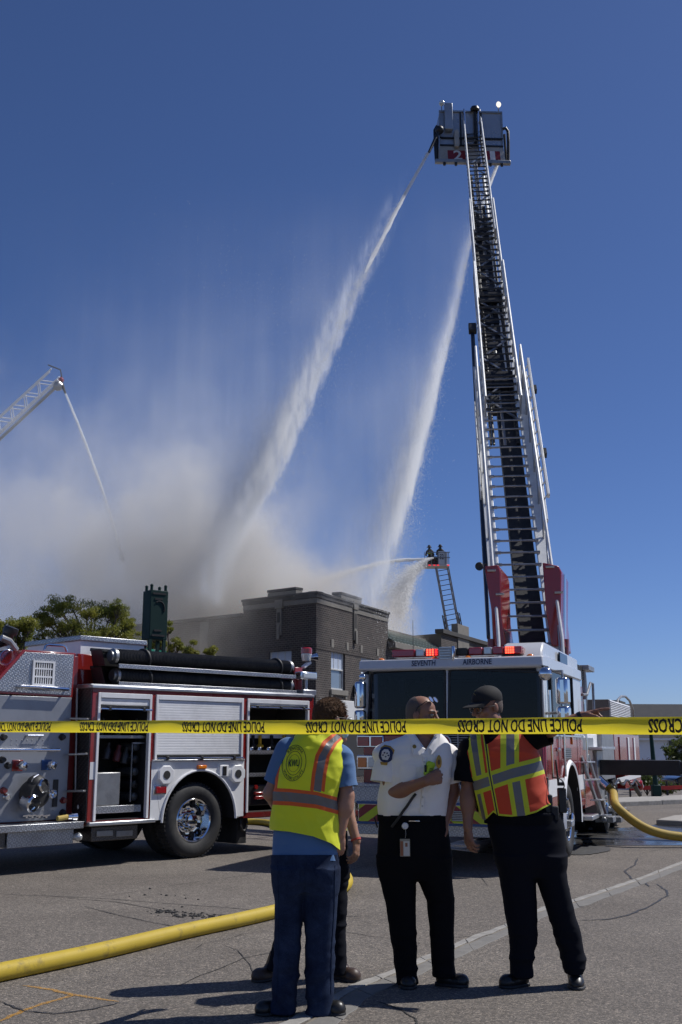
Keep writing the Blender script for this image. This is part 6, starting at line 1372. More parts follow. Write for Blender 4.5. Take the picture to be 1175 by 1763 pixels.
class Person:
    def __init__(s, px, py, Y, label, tone):
        s.Y = Y; s.base = at(px, py, Y); s.base.z = 0; s.root = empty('person', s.base, label=label, category='person'); s.tone = tone; s.b = np.array(s.base); s.bvhs = {}
    def J(s, px, py, dy=0.0): return np.array(at(px, py, s.Y + dy))
    def lv(s, l, r, py, b, dy=0.0): a, c = at(l, py, s.Y + dy), at(r, py, s.Y + dy); return (a.z, (a.x + c.x) / 2, s.Y + dy, (c.x - a.x) / 2, b)
    def add(s, name, V, T, mat, parent=None, **k):
        o = put(name, np_mesh(name, V - s.b, T, mat), None, parent or s.root, **k); return o
    def mb(s): b = s.base; return MB(lambda p: p - b)
    def bvh(s, key, V, T): s.bvhs[key] = BVHTree.FromPolygons([tuple(v) for v in V], [tuple(int(i) for i in t) for t in T])
    def surf(s, px, py, keys, off=.004):
        best = None; o = Vector((0, 0, CAMH)); d = ray(px, py).normalized()
        for k in keys:
            h = s.bvhs[k].ray_cast(o, d)
            if h[0] is not None and (best is None or h[3] < best[3]): best = h
        if best is None: return None
        n = best[1] if best[1].dot(d) < 0 else -best[1]; return best[0] + n * off
    def decal(s, name, mat, poly, keys, off=.004, rings=4, parent=None, thick=None):
        c = np.mean(poly, 0); m = MB(); P = []; n = len(poly)
        for r in range(rings + 1):
            for q in poly: P.append(s.surf(*(c + (np.array(q) - c) * (r / rings)), keys, off))
        ok = [p for p in P if p is not None]
        if not ok: return None
        P = [p if p is not None else ok[0] for p in P]
        m.add([p - s.base for p in P], [(r * n + i, r * n + (i + 1) % n, (r + 1) * n + (i + 1) % n, (r + 1) * n + i) for r in range(rings) for i in range(n)])
        return m.build(name, mat, parent or s.root)
    def head(s, S, c, fd, h=.235, tilt=0):
        c = np.array(c); f = nz(fd); up = np.array([0, 0, 1.0]); r = nz(np.cross(f, up)); up = np.cross(r, f); k = h / .235; R = np.stack([r, f, up], 1); s.hR, s.hc, s.hk = R, c, k
        L = lambda x, y, z: c + R @ (np.array([x, y, z]) * k)
        S.ell(L(0, -.012, .035), np.array([.075, .096, .083]) * k, R, .02); S.ell(L(0, .02, -.042), np.array([.060, .070, .078]) * k, R, .03); S.cap(L(-.012, .075, -.100), L(.012, .075, -.100), .022 * k, .022 * k, .025)
        S.cap(L(-.05, .0, -.075), L(-.015, .07, -.105), .02 * k, .016 * k, .03); S.cap(L(.05, .0, -.075), L(.015, .07, -.105), .02 * k, .016 * k, .03)
        for x in (-1, 1):
            S.ell(L(x * .032, .097, .006), np.array([.017, .013, .012]) * k, R, .012, True); S.cap(L(x * .012, .088, .024), L(x * .045, .078, .026), .009 * k, .007 * k, .014); S.ell(L(x * .044, .060, -.022), np.array([.022, .022, .018]) * k, R, .02)
            S.ell(L(x * .078, -.006, -.008), np.array([.010, .020, .031]) * k, R, .006)
        S.cap(L(0, .092, .012), L(0, .116, -.026), .008 * k, .0125 * k, .010); S.cap(L(-.013, .096, -.033), L(.013, .096, -.033), .008 * k, .008 * k, .008)
        S.cap(L(-.018, .085, -.060), L(.018, .085, -.060), .007 * k, .007 * k, .008); S.cap(L(-.016, .083, -.074), L(.016, .083, -.074), .0075 * k, .0075 * k, .008)
        for x in (-1, 1):
            e = s.mb().sph(Vector(L(x * .032, .080, .004)), .0125 * k, 12, 8).build('eye', MAT('eye_white', (.22, .19, .17), .3), s.root); s.mb().sph(Vector(L(x * .032, .0895, .004)), .0065 * k, 10, 6).build('iris', blackp, e)
            s.mb().tube([Vector(L(x * .014, .094, .027)), Vector(L(x * .03, .093, .032)), Vector(L(x * .047, .08, .029))], .0045 * k, 6).build('eyebrow', stub, s.root)
        s.L = L; return L
    def hand(s, S, w, d, n, curls, side=1, size=1.0, thumb=(.55, .75, .1), tc=.5, kk=.006, spread=.0):
        w, d, n = np.array(w), nz(d), nz(n); n = nz(n - d * (n @ d)); t = np.cross(d, n) * side; z = size
        S.cap(w, w + d * .045 * z, .024 * z, .03 * z, .015, (n, .62)); S.cap(w + d * .04 * z + t * .012 * z, w + d * .085 * z + t * .018 * z, .024 * z, .021 * z, .012, (n, .6)); S.cap(w + d * .04 * z - t * .012 * z, w + d * .08 * z - t * .020 * z, .024 * z, .019 * z, .012, (n, .6))
        for i, (o, ln_) in enumerate(((.031, .074), (.0105, .083), (-.0105, .077), (-.030, .060))):
            c = curls[i] if hasattr(curls, '__len__') else curls; p = w + d * (.088 - .006 * abs(i - 1)) * z + t * o * z; a = 0; dd = d + t * spread * o * 10
            for j, fr_ in enumerate((.46, .30, .24)):
                a += c * (.9, 1.15, .8)[j]; v = nz(dd * math.cos(a) + n * math.sin(a)); q = p + v * ln_ * fr_ * 1.12 * z; S.cap(p, q, (.0092 - .0007 * j) * z, (.0088 - .0008 * j) * z, kk); p = q
        a0 = w + d * .022 * z + t * .022 * z + n * .006; v = nz(d * thumb[0] + t * thumb[1] + n * thumb[2]); b0 = a0 + v * .042 * z; S.cap(a0, b0, .015 * z, .0115 * z, .012); v2 = nz(v * math.cos(tc) + (n * .6 + d * .6) * math.sin(tc)); b1 = b0 + v2 * .030 * z; S.cap(b0, b1, .0108 * z, .0098 * z, .006); S.cap(b1, b1 + nz(v2 + n * .25) * .024 * z, .0098 * z, .0082 * z, .005)
    def shoe(s, heel, toe, mat, w=.047, hh=.075, ankle=None, name='shoe'):
        h, t = np.array(heel), np.array(toe); h[2] = t[2] = 0; d = nz(t - h); lo = np.minimum(h, t) - .1; hi = np.maximum(h, t) + .1; lo[2] = -.01; hi[2] = .2; S = SDF(lo, hi, .005)
        S.cap(h + d * .035 + [0, 0, .032], h + d * .17 + [0, 0, .034], w * .82, w, .02); t2 = h + d * (np.linalg.norm(t - h) - .045); S.cap(h + d * .16 + [0, 0, .032], t2 + [0, 0, .028], w, w * .82, .02, ((0, 0, 1), .8))
        an = np.array(ankle) if ankle is not None else h + d * .07; S.cap(h + d * .06 + [0, 0, .06], [an[0], an[1], .15], .045, .05, .03)
        sl, X, Y, Z = S.reg(S.lo, S.lo + S.h * S.n); S.D = np.maximum(S.D, .014 - Z); V, Q = S.mesh(); o = s.add(name, V, tri(Q), mat)
        S2 = SDF(lo, hi, .005); S2.cap(h + d * .03, h + d * .16, w * .80 + .006, w + .007, .02); S2.cap(h + d * .15, t2, w + .007, w * .82 + .007, .02); sl, X, Y, Z = S2.reg(S2.lo, S2.lo + S2.h * S2.n); S2.D = np.maximum(S2.D, np.maximum(Z - .020, -Z + .0005)); V, Q = S2.mesh(); s.add('sole', V, tri(Q), black, o)
def grid_for(pts, pad, h): P = np.array(pts); return SDF(P.min(0) - pad, P.max(0) + pad, h)

def sleeve(a, b, ra, rb, hem, h=.006, extra=()):
    a, b, hem = np.array(a), np.array(b), np.array(hem); S = grid_for([a, b], .16, h); S.cap(a, b, ra, rb, .03)
    for e in extra: S.cap(*e)
    V, Q = S.mesh(); T = tri(Q); d = nz(b - a); return clip(V, T, (hem - V) @ d)
def join(*ms):
    Vs, Ts, o = [], [], 0
    for V, T in ms: Vs.append(V); Ts.append(T + o); o += len(V)
    return np.concatenate(Vs), np.concatenate(Ts)
def text_arc(pr, txt, cx, cy, rx, ry, a0, a1, hgt, keys, mat, flip=1, parent=None, sk=0.0):
    Vt, Ft, asp = text_mesh(txt, bold=.01, res=2); m = MB(); out = []
    for u, v in Vt:
        a = a0 + (a1 - a0) * u; rr = 1 + (v - .5) * hgt * flip; x, y = cx + rx * rr * math.cos(a), cy - ry * rr * math.sin(a); out.append(pr.surf(x + sk * (y - cy), y, keys, .004))
    ok = [p for p in out if p is not None]; m.add([(p if p is not None else ok[0]) - pr.base for p in out], Ft); m.build('vest_lettering', mat, parent or pr.root, smooth=False)
def ell_pts(cx, cy, rx, ry, n=28, sk=0.0): return [(cx + rx * math.cos(t) + sk * -ry * math.sin(t) * -1 * 0 + sk * (ry * math.sin(t)), cy + ry * math.sin(t)) for t in np.linspace(0, 2 * math.pi, n + 1)[:-1]]
def ring(pr, name, mat, cx, cy, rx, ry, w, keys, sk=0.0, parent=None, n=48):
    m = MB(); A, B_ = [], []
    for (x, y), (x2, y2) in zip(ell_pts(cx, cy, rx, ry, n, sk), ell_pts(cx, cy, rx - w, ry - w, n, sk)): A.append(pr.surf(x, y, keys, .004)); B_.append(pr.surf(x2, y2, keys, .004))
    if any(p is None for p in A + B_): return
    m.add([p - pr.base for p in A + B_], [(i, (i + 1) % n, n + (i + 1) % n, n + i) for i in range(n)]); m.build(name, mat, parent or pr.root)
def stripes(pr, V, T, specs, base_name, base_mat, key):
    pr.bvh(key, V, T); par = None; pieces = []
    for nm, mt, poly in specs:
        f = poly_sd(proj(V), poly)
        if (f > 0).sum() == 0: continue
        Vi, Ti = clip(V, T, f); V, T = clip(V, T, -f); pieces.append((nm, mt, Vi, Ti))
    o = pr.add(base_name, V, T, base_mat)
    for nm, mt, Vi, Ti in pieces:
        lab = np.arange(len(Vi))
        while True:                                   # connected pieces: front and back strips are separate parts
            l2 = lab.copy(); mn = lab[Ti].min(1)
            for j in range(3): np.minimum.at(l2, Ti[:, j], mn)
            if (l2 == lab).all(): break
            lab = l2
        for c in np.unique(lab[Ti[:, 0]]):
            tt = Ti[lab[Ti[:, 0]] == c]
            if len(tt) < 8: continue
            u, inv = np.unique(tt, return_inverse=True); pr.add(nm, Vi[u], inv.reshape(-1, 3), mt, o)
    return o

# ============ man in the lime vest, back to us
def man_lime():
    P = Person(530, 1740, gnd(530, 1746).y, 'man seen from behind in lime safety vest, blue shirt and jeans, hand on hip', skin1); J, lv = P.J, P.lv
    sl, el, wl = J(497, 1292), J(466, 1366, .02), J(486, 1405, .27); sr_, er, wr = J(586, 1304), J(597, 1370, -.02), J(586, 1436, -.03)
    tor = [lv(528, 572, 1258, .06, -.01), lv(508, 580, 1272, .095), lv(490, 592, 1290, .12), lv(480, 594, 1320, .135), lv(474, 587, 1360, .135), lv(471, 581, 1400, .13), lv(468, 583, 1440, .135), lv(466, 586, 1476, .14)]
    S = grid_for([J(440, 1190, -.25), J(620, 1490, .4)], .02, .005)
    hc = J(571, 1240, .03); P.head(S, hc, (.86, .48, -.06), .245)
    S.cap(J(556, 1275), hc + [-.02, -.01, -.05], .058, .055, .03); S.stack([(z, x, y, a * .8, b * .75) for z, x, y, a, b in tor], 0, .03)
    S.cap(sl, el, .05, .042, .03); S.cap(el, wl, .043, .029, .02); S.cap(sr_, er, .052, .043, .03); S.cap(er, wr, .046, .030, .02); S.cap(er + (wr - er) * .25, er + (wr - er) * .3, .05, .05, .03)
    P.hand(S, wr, J(582, 1470, -.02) - wr, (-.25, .9, .2), [.35, .4, .45, .5], -1, 1.05, (.25, .95, -.1), .1)
    P.hand(S, wl, (.4, .6, -.3), (0.3, .3, -.8), .5, 1)
    V, Q = S.mesh(); P.add('body', V, tri(Q), skin1); P.bvh('body', V, tri(Q))
    # tee shirt
    S = grid_for([J(440, 1240, -.2), J(620, 1500, .3)], .03, .006); S.stack([(z, x, y, a - .012, b - .008) for z, x, y, a, b in tor] + [lv(464, 587, 1500, .14)], 0, .02, 2.3)
    V, Q = S.mesh(); T = tri(Q)
    pj = proj(V); V, T = clip(V, T, (1481 + .02 * (pj[:, 0] - 520)) - pj[:, 1]); V, T = join((V, T), sleeve(sl, sl + (el - sl) * .9, .078, .072, sl + (el - sl) * .76), sleeve(sr_, sr_ + (er - sr_) * .9, .080, .073, sr_ + (er - sr_) * .78)); V = wrinkle(V, T, .006, (9, 9, 16), 3); P.add('shirt', V, T, shirtb); P.bvh('shirt', V, T)
    # vest
    S = grid_for([J(440, 1240, -.2), J(620, 1490, .3)], .03, .006); S.stack([(z, x, y, a + .010, b + .014) for z, x, y, a, b in tor], 0, .02, 2.3); S.cap(J(520, 1277), J(575, 1285), .05, .05, .04)
    V, Q = S.mesh(); T = tri(Q)
    for a, b, r in ((sl, el, .074), (sr_, er, .076)):
        d = nz(b - a); w = V - a; t = w @ d; dist = np.linalg.norm(w - t[:, None] * d, axis=1); V, T = clip(V, T, np.where(t > -.02, dist - r, 1.0 if 0 else np.sqrt(dist ** 2 + np.minimum(t + .02, 0) ** 2) - r))
    pj = proj(V); hem = np.interp(pj[:, 0], [460, 500, 540, 570, 590], [1428, 1432, 1440, 1452, 1466]); V, T = clip(V, T, hem - pj[:, 1]); V, T = clip(V, T, pj_top(V, 1264))
    V = wrinkle(V, T, .007, (7, 7, 11), 9); m_ = np.clip((1420 - np.abs(proj(V)[:, 1] - 1420)) / 1420, 0, 1); V = wrinkle(V, T, .008, (14, 14, 6), 21, True, None, [[.8, 0, .6], [0, 1, 0], [-.6, 0, .8]])
    B = lambda x: .105 * (x - 470)
    hb = lambda y0, y1: [(440, y0 - 3), (500, y0), (545, y0 + 5), (600, y0 + 20), (600, y1 + 20), (545, y1 + 5), (500, y1), (440, y1 - 3)]
    specs = [('orange_trim', vorange, hb(1358, 1364)), ('reflective_tape', vgrey, hb(1364, 1380)), ('orange_trim', vorange, hb(1380, 1387))]
    vb = lambda a, b: [(574 + a, 1262), (556 + a, 1276), (543.5 + a, 1300), (537.5 + a, 1330), (534 + a, 1361), (534 + b, 1364), (537.5 + b, 1332), (543.5 + b, 1302), (556 + b, 1280), (574 + b, 1264)]
    specs += [('orange_trim', vorange, vb(0, 6)), ('reflective_tape', vgrey, vb(6, 19)), ('orange_trim', vorange, vb(19, 25))]
    vl = lambda a, b: [(505 + a, 1262), (492 + a, 1280), (486 + a, 1300), (480 + a, 1330), (476 + a, 1361), (476 + b, 1361), (480 + b, 1330), (486 + b, 1300), (492 + b, 1282), (505 + b, 1264)]
    specs += [('orange_trim', vorange, vl(-4, 1)), ('reflective_tape', vgrey, vl(-14, -4)), ('orange_trim', vorange, vl(-19, -14))]
    vest = stripes(P, V, T, specs, 'vest', vlime, 'vest'); inkm = MAT('vest_print', (.02, .05, .02), .6)
    K = ('vest',); ring(P, 'emblem_ring', inkm, 507, 1314, 20.5, 31, .9, K, -.10, vest); ring(P, 'emblem_ring', inkm, 507, 1314, 13.5, 21, .9, K, -.10, vest); ring(P, 'emblem_ring', inkm, 507, 1314, 9.5, 15, .5, K, -.10, vest)
    text_arc(P, 'KENOSHA', 507, 1314, 17, 26, R_(135), R_(40), .22, K, inkm, 1, vest, -.10); text_arc(P, 'WATER UTILITY', 507, 1314, 17, 26.5, R_(205), R_(335), .20, K, inkm, -1, vest, -.10)
    Vt, Ft, _a = text_mesh('KWU', bold=.02, res=2); q = [P.surf(498 + 18 * u - .10 * (6 - 12 * v), 1320 - 12 * v, K, .004) for u, v in Vt]; P.mb().add(q, Ft).build('vest_lettering', inkm, vest, smooth=False)
    for t in np.linspace(0, 2 * math.pi, 30)[:-1]:
        pass
    # jeans
    S = grid_for([J(440, 1440, -.2), J(610, 1760, .25)], .03, .006); S.stack([lv(468, 584, 1462, .135), lv(468, 584, 1490, .145), lv(470, 583, 1515, .13), lv(476, 578, 1532, .10)], 0, .02, 2.2)
    S.stack([lv(470, 527, 1495, .135), lv(471, 526, 1525, .122), lv(474, 521, 1555, .10), lv(473, 518, 1624, .082), lv(471, 516, 1672, .075), lv(467, 509, 1724, .078), lv(464, 510, 1742, .085)], 0, .035, 2.2); S.stack([lv(526, 584, 1495, .135), lv(525, 583, 1525, .122), lv(523, 581, 1555, .10), lv(527, 577, 1624, .082), lv(525, 575, 1677, .075), lv(529, 573, 1724, .078), lv(527, 575, 1744, .085)], 0, .035, 2.2)
    V, Q = S.mesh(); T = tri(Q); V, T = clip(V, T, pj_top(V, 1472)); low = np.clip((proj(V)[:, 1] - 1560) / 120, .25, 1); V = wrinkle(V, T, .012, (6, 6, 15), 12, True, low, [[.9, 0, .45], [0, 1, 0], [-.45, 0, .9]]); tr = P.add('jeans', V, T, denim); P.bvh('jeans', V, T)
    for xs_, nm_ in (([(527, 1484), (526, 1510), (524, 1536)], 'seat_seam'), ([(577, 1490), (576, 1560), (571, 1640), (570, 1720)], 'side_seam'), ([(478, 1490), (480, 1560), (480, 1640), (476, 1720)], 'side_seam')):
        q_ = [P.surf(x + (x1 - x) * k / 8, y + (y1 - y) * k / 8, ('jeans',), .001) for (x, y), (x1, y1) in zip(xs_[:-1], xs_[1:]) for k in range(8)]; q_ = [v for v in q_ if v is not None]; P.mb().tube(q_, .003, 5).build(nm_, denim, tr)
    for a in ((538, 1496, 572, 1530), (486, 1496, 516, 1528)):
        x0, y0, x1, y1 = a; mid = (x0 + x1) / 2; P.decal('back_pocket', denim, [(x0, y0 + 3), (mid, y0), (x1, y0 + 4), (x1, y1 - 8), (mid, y1), (x0, y1 - 8)], ('jeans',), .006, 3, tr)
    P.shoe(J(500, 1745, .05), J(446, 1752, -.03), shoem, .046, ankle=J(489, 1735)); P.shoe(J(540, 1748, .07), J(593, 1757, -.05), shoem, .046, ankle=J(551, 1735))
    # hair, mask, glasses
    L, R, c, k = P.L, P.hR, P.hc, P.hk
    S = SDF(c - .16, c + .16, .005); S.ell(L(0, -.018, .042), np.array([.082, .100, .086]) * k, R, .01); S.ell(L(0, -.05, -.015), np.array([.070, .06, .075]) * k, R, .03); V, Q = S.mesh(); T = tri(Q); l = (V - c) @ R / k; f = np.minimum(np.maximum(.055 - l[:, 1] + l[:, 2] * .55, l[:, 2] - .035), l[:, 2] + .075 - np.clip(l[:, 1] + .03, 0, .2) * 1.2)
    V, T = clip(V, T, f); V = wrinkle(V, T, .004, (60, 60, 40), 5); hr = P.add('hair', V, T, hairb)
    rng = np.random.default_rng(4); n_ = vnormals(V, T); idx = rng.integers(0, len(V), 2600); p = V[idx]; l = (p - c) @ R / k; dn = n_[idx] * .16 + np.array(R[:, 1])[None] * (.35 + .5 * (l[:, 2:3] > .06)) + rng.normal(0, .13, p.shape) + np.array([0, 0, -.45])[None] * (l[:, 2:3] < .07) + np.array([0, 0, .25])[None] * (l[:, 2:3] >= .07); dn /= np.linalg.norm(dn, axis=1)[:, None]; ln_ = rng.uniform(.012, .032, (len(p), 1)); sd = np.cross(dn, rng.normal(size=p.shape)); sd /= np.linalg.norm(sd, axis=1)[:, None]
    VV = np.stack([p - sd * .0016, p + sd * .0016, p + dn * ln_], 1).reshape(-1, 3); P.add('hair_strands', VV, np.arange(len(VV)).reshape(-1, 3), hairb, hr, kind='stuff')
    S = SDF(c - .17, c + .17, .005); S.ell(L(0, .055, -.065), np.array([.058, .058, .052]) * k, R, .01); V, Q = S.mesh(); T = tri(Q); l = (V - c) @ R / k; V, T = clip(V, T, l[:, 1] - .025); P.add('face_mask', V, T, maskm)
    for x in (-1, 1): P.mb().tube([Vector(L(x * .06, .03, -.05)), Vector(L(x * .082, -.01, -.015))], .0015, 5).build('mask_strap', maskm, P.root); g = P.mb().tube([Vector(L(x * .084, -.012, .012)), Vector(L(x * .080, .04, .014)), Vector(L(x * .062, .100, .008))], .003, 6).build('glasses_arm', blackp, P.root); P.mb().tube([Vector(L(x * .034 + .024 * math.cos(t), .108 - .01 * abs(math.cos(t)), .004 + .018 * math.sin(t))) for t in np.linspace(0, 6.28, 16)[:-1]], .002, 5, closed=True).build('glasses_rim', steel, P.root)
def pj_top(V, py): return proj(V)[:, 1] - py
man_lime()

# ============ chief in the white shirt
def man_white():
    P = Person(725, 1698, gnd(725, 1698).y, 'man in white uniform shirt and black trousers with arm folded across his chest', skin2); J, lv = P.J, P.lv
    sr_, er, wr = J(668, 1298, -.02), J(672, 1368, -.05), J(733, 1345, -.22); sl, el, wl = J(772, 1300, .06), J(781, 1362, .07), J(768, 1412, -.02)
    tor = [lv(708, 752, 1256, .062), lv(688, 766, 1270, .085), lv(668, 777, 1284, .11), lv(659, 780, 1305, .13), lv(656, 777, 1340, .14), lv(652, 770, 1375, .14), lv(652, 768, 1396, .138), lv(654, 766, 1412, .132)]
    S = grid_for([J(630, 1180, -.45), J(800, 1470, .3)], .03, .005)
    hc = J(727, 1231, -.02); P.head(S, hc, (.86, -.46, -.10), .248); S.cap(J(730, 1280, 0), hc + [-.015, .02, -.06], .060, .058, .03); S.stack([(z, x, y, a * .8, b * .75) for z, x, y, a, b in tor], 0, .03)
    S.cap(sr_, er, .054, .046, .03); S.cap(er, wr, .050, .031, .02); S.cap(er + (wr - er) * .2, er + (wr - er) * .35, .053, .048, .03); S.cap(sl, el, .052, .045, .03); S.cap(el, wl, .045, .03, .02)
    P.hand(S, wr, J(772, 1333, -.24) - wr, (-.2, .95, -.15), [1.35, 1.4, 1.45, 1.5], 1, 1.08, (.75, .35, .6), .6); P.hand(S, wl, (-.1, -.2, -1), (-.9, -.2, 0), .4, 1)
    V, Q = S.mesh(); P.add('body', V, tri(Q), skin2); P.bvh('body', V, tri(Q))
    S = grid_for([J(620, 1240, -.35), J(810, 1430, .35)], .03, .006); S.stack(tor, 0, .02, 2.3); S.cap(J(690, 1290), J(660, 1300, -.02), .07, .07, .03)
    V, Q = S.mesh(); T = tri(Q)
    V, T = clip(V, T, 1404.5 - proj(V)[:, 1]); w = V - J(732, 1262); fl = np.where(proj(V)[:, 1] < 1300, -poly_sd(proj(V), [(712, 1240), (748, 1240), (748, 1268), (733, 1293), (716, 1268)]), 9.0); fl = np.where(V[:, 1] > P.Y + .02, 9.0, fl); V, T = clip(V, T, fl); V, T = join((V, T), sleeve(sr_, J(661, 1356, -.04), .078, .092, J(662, 1347, -.04)), sleeve(sl, J(787, 1356, .07), .076, .082, J(785, 1346, .07)))
    V = wrinkle(V, T, .006, (8, 8, 12), 31); V = wrinkle(V, T, .007, (16, 16, 6), 44, True, np.clip((proj(V)[:, 1] - 1300) / 60, .1, 1), [[.8, 0, -.6], [0, 1, 0], [.6, 0, .8]]); sh_ = P.add('shirt', V, T, shirtw); P.bvh('shirt', V, T); K = ('shirt',)
    for poly in ([(703, 1264), (713, 1262), (733, 1291), (722, 1301), (711, 1301)], [(757, 1264), (748, 1262), (733, 1291), (742, 1300), (755, 1290)]): P.decal('collar_flap', shirtw, poly, ('shirt', 'body'), .012, 3, sh_)
    P.decal('button_placket', shirtw, [(728, 1300), (735, 1300), (731, 1400), (723, 1400)], K, .005, 6, sh_)
    for y in (1312, 1372, 1388): P.decal('button', offwhite, ell_pts(731 - (y - 1300) * .045, y, 1.6, 1.8, 10), K, .009, 2, sh_)
    P.decal('chest_pocket', shirtw, [(744, 1316), (772, 1316), (771, 1345), (757, 1350), (744, 1345)], K, .006, 3, sh_); P.decal('chest_pocket', shirtw, [(690, 1318), (716, 1318), (716, 1345), (703, 1350), (690, 1345)], K, .006, 3, sh_)
    P.decal('collar_insignia', gold, ell_pts(714, 1286.5, 3.4, 3.4, 14), ('shirt', 'body'), .016, 2, sh_); P.decal('gold_badge', gold, ell_pts(755, 1312, 4.8, 11, 18), K, .012, 3, sh_); P.decal('badge_seal', MAT('badge_dark', (.12, .06, .02), .5), ell_pts(755, 1312, 2.2, 4.5, 14), K, .015, 2, sh_)
    pn = MAT('patch_navy', (.02, .03, .09), .8); pg = MAT('patch_gold', (.42, .24, .04), .7); pw = MAT('patch_white', (.6, .6, .62), .8)
    P.decal('patch_rocker', pg, [(656, 1288), (663, 1283), (672, 1285), (680, 1292), (678, 1299), (655, 1298)], K, .005, 3, sh_); P.decal('shoulder_patch', pn, ell_pts(665, 1300, 12, 13.5, 22), K, .007, 3, sh_); P.decal('patch_scroll', pg, [(656, 1312), (668, 1313), (667, 1318), (657, 1317)], K, .009, 2, sh_)
    P.decal('patch_field', pw, [(659, 1294), (663, 1291), (668, 1291), (671, 1295), (671, 1303), (668, 1309), (660, 1308), (658, 1302)], K, .010, 3, sh_)
    for x, y in ((663, 1296), (667, 1297), (661, 1300), (669, 1301), (665, 1303)): P.decal('patch_star', pn, ell_pts(x, y, 1.4, 1.4, 8), K, .013, 2, sh_)
    P.decal('sleeve_patch', pg, [(786, 1302), (790, 1308), (791, 1318), (787, 1318)], K, .006, 2, sh_)
    # trousers, belt
    S = grid_for([J(630, 1390, -.2), J(800, 1712, .25)], .03, .006); S.stack([lv(654, 766, 1395, .13), lv(652, 772, 1425, .14), lv(650, 777, 1465, .145), lv(652, 776, 1495, .128), lv(660, 770, 1512, .10)], 0, .02, 2.2)
    S.stack([lv(650, 716, 1475, .14), lv(652, 717, 1505, .125), lv(664, 716, 1555, .10), lv(675, 718, 1624, .08), lv(681, 719, 1672, .078), lv(683, 722, 1694, .085)], 0, .03, 2.2); S.stack([lv(712, 777, 1475, .14), lv(716, 777, 1505, .125), lv(735, 783, 1550, .10), lv(741, 781, 1606, .082), lv(745, 784, 1660, .078), lv(746, 783, 1680, .085)], 0, .03, 2.2)
    V, Q = S.mesh(); T = tri(Q); V, T = clip(V, T, pj_top(V, 1399)); V = wrinkle(V, T, .009, (6, 6, 14), 52, True, np.clip((proj(V)[:, 1] - 1480) / 150, .2, 1)); P.add('trousers', V, T, navyc); P.bvh('tr', V, T)
    tops = [J(l, 1407, 0) for l in (652, 767)]; cxw = (tops[0] + tops[1]) / 2; a_ = (tops[1][0] - tops[0][0]) / 2 + .008; belt = [(cxw[0] + a_ * math.cos(t), P.Y + .148 * math.sin(t)) for t in np.linspace(0, 2 * math.pi, 41)[:-1]]; z0, z1 = J(700, 1413)[2], J(700, 1402)[2]; m = P.mb(); n = len(belt); m.add([Vector((x, y, z0)) for x, y in belt] + [Vector((x, y, z1)) for x, y in belt], [(i, (i + 1) % n, n + (i + 1) % n, n + i) for i in range(n)]); m.build('belt', navyc, P.root); P.bvh('belt', np.array([(x, y, z) for z in (z0, z1) for x, y in belt]), [(i, (i + 1) % n, n + (i + 1) % n, n + i) for i in range(n)])
    bk = [P.surf(x, y, ('belt',), .008) for x, y in ((705, 1402), (722, 1402), (722, 1413.5), (705, 1413.5))]; P.mb().tube(bk, .0035, 6, closed=True).build('belt_buckle', chrome, P.root)
    P.shoe(J(704, 1690, .11), J(703, 1708, -.12), shoem, .047, ankle=J(702, 1690)); P.shoe(J(752, 1690, .05), J(799, 1697, -.02), shoem, .046, ankle=J(764, 1680))
    # cropped hair, sunglasses on top
    L, R, c, k = P.L, P.hR, P.hc, P.hk; S = SDF(c - .16, c + .16, .005); S.ell(L(0, -.013, .036), np.array([.078, .0985, .0855]) * k, R, .01); S.ell(L(0, -.045, -.02), np.array([.066, .058, .065]) * k, R, .03); V, Q = S.mesh(); T = tri(Q); l = (V - c) @ R / k; f = np.minimum(-.015 - l[:, 1] + np.abs(l[:, 0]) * .45 - np.clip(l[:, 2] - .05, 0, 1) * .7, l[:, 2] + .055); V, T = clip(V, T, f); P.add('hair', V, T, stub)
    dkg = glass_mat('sunglass_lens', (.05, .055, .07), .05, 1.0); fr_ = []
    for x in (-1, 1):
        cen = np.array(L(x * .036, .070, .104)); o = P.mb(); u = R @ np.array([1, 0, 0]); v = R @ np.array([0, -.5, .85]); q = [Vector(cen + u * .030 * math.cos(t) * k + v * .020 * math.sin(t) * k) for t in np.linspace(0, 6.283, 15)[:-1]]; o.poly(q); g = o.build('sunglass_lens', MAT('mirror_lens', (.5, .55, .65), .1, .8), P.root); P.mb().tube(q, .0025, 5, closed=True).build('lens_rim', blackp, g); P.mb().tube([Vector(L(x * .066, .058, .092)), Vector(L(x * .082, .0, .045)), Vector(L(x * .083, -.012, .0))], .003, 6).build('sunglass_arm', blackp, g)
    # shoulder microphone, cord, identity badge
    q = P.surf(738, 1324, K, .025); d_ = Vector((.35, 0, 1)).normalized(); mic = P.mb().tube([q - d_ * .048, q - d_ * .04, q + d_ * .035, q + d_ * .048], [.020, .028, .031, .022], 12).build('shoulder_microphone', MAT('lime_plastic', (.42, .62, .02), .4), P.root)
    for i in range(4): p = q + Vector((.004 * i, -.031, -.028 + i * .010)); P.mb().bar(p - Vector((.012, 0, 0)), p + Vector((.014, 0, .004)), .004, .004).build('speaker_slot', blackp, mic)
    P.mb().box(q.x - .033, q.x - .02, q.y - .03, q.y, q.z - .02, q.z + .025).build('talk_button', blackp, mic, bevel=.004)
    pts = [P.surf(x, y, K + ('tr', 'belt', 'body'), .012) for x, y in ((716, 1366), (711, 1373), (706, 1381), (701, 1389), (694, 1398), (686, 1410), (676, 1424))]; P.mb().tube(smooth_path([p for p in pts if p], 4), .009, 8).build('microphone_cord', black, P.root); P.mb().tube([P.surf(650, 1424, ('tr',), .01) or Vector(J(650, 1424)), Vector(J(645, 1408, -.08))], .006, 6).build('radio_antenna', black, P.root)
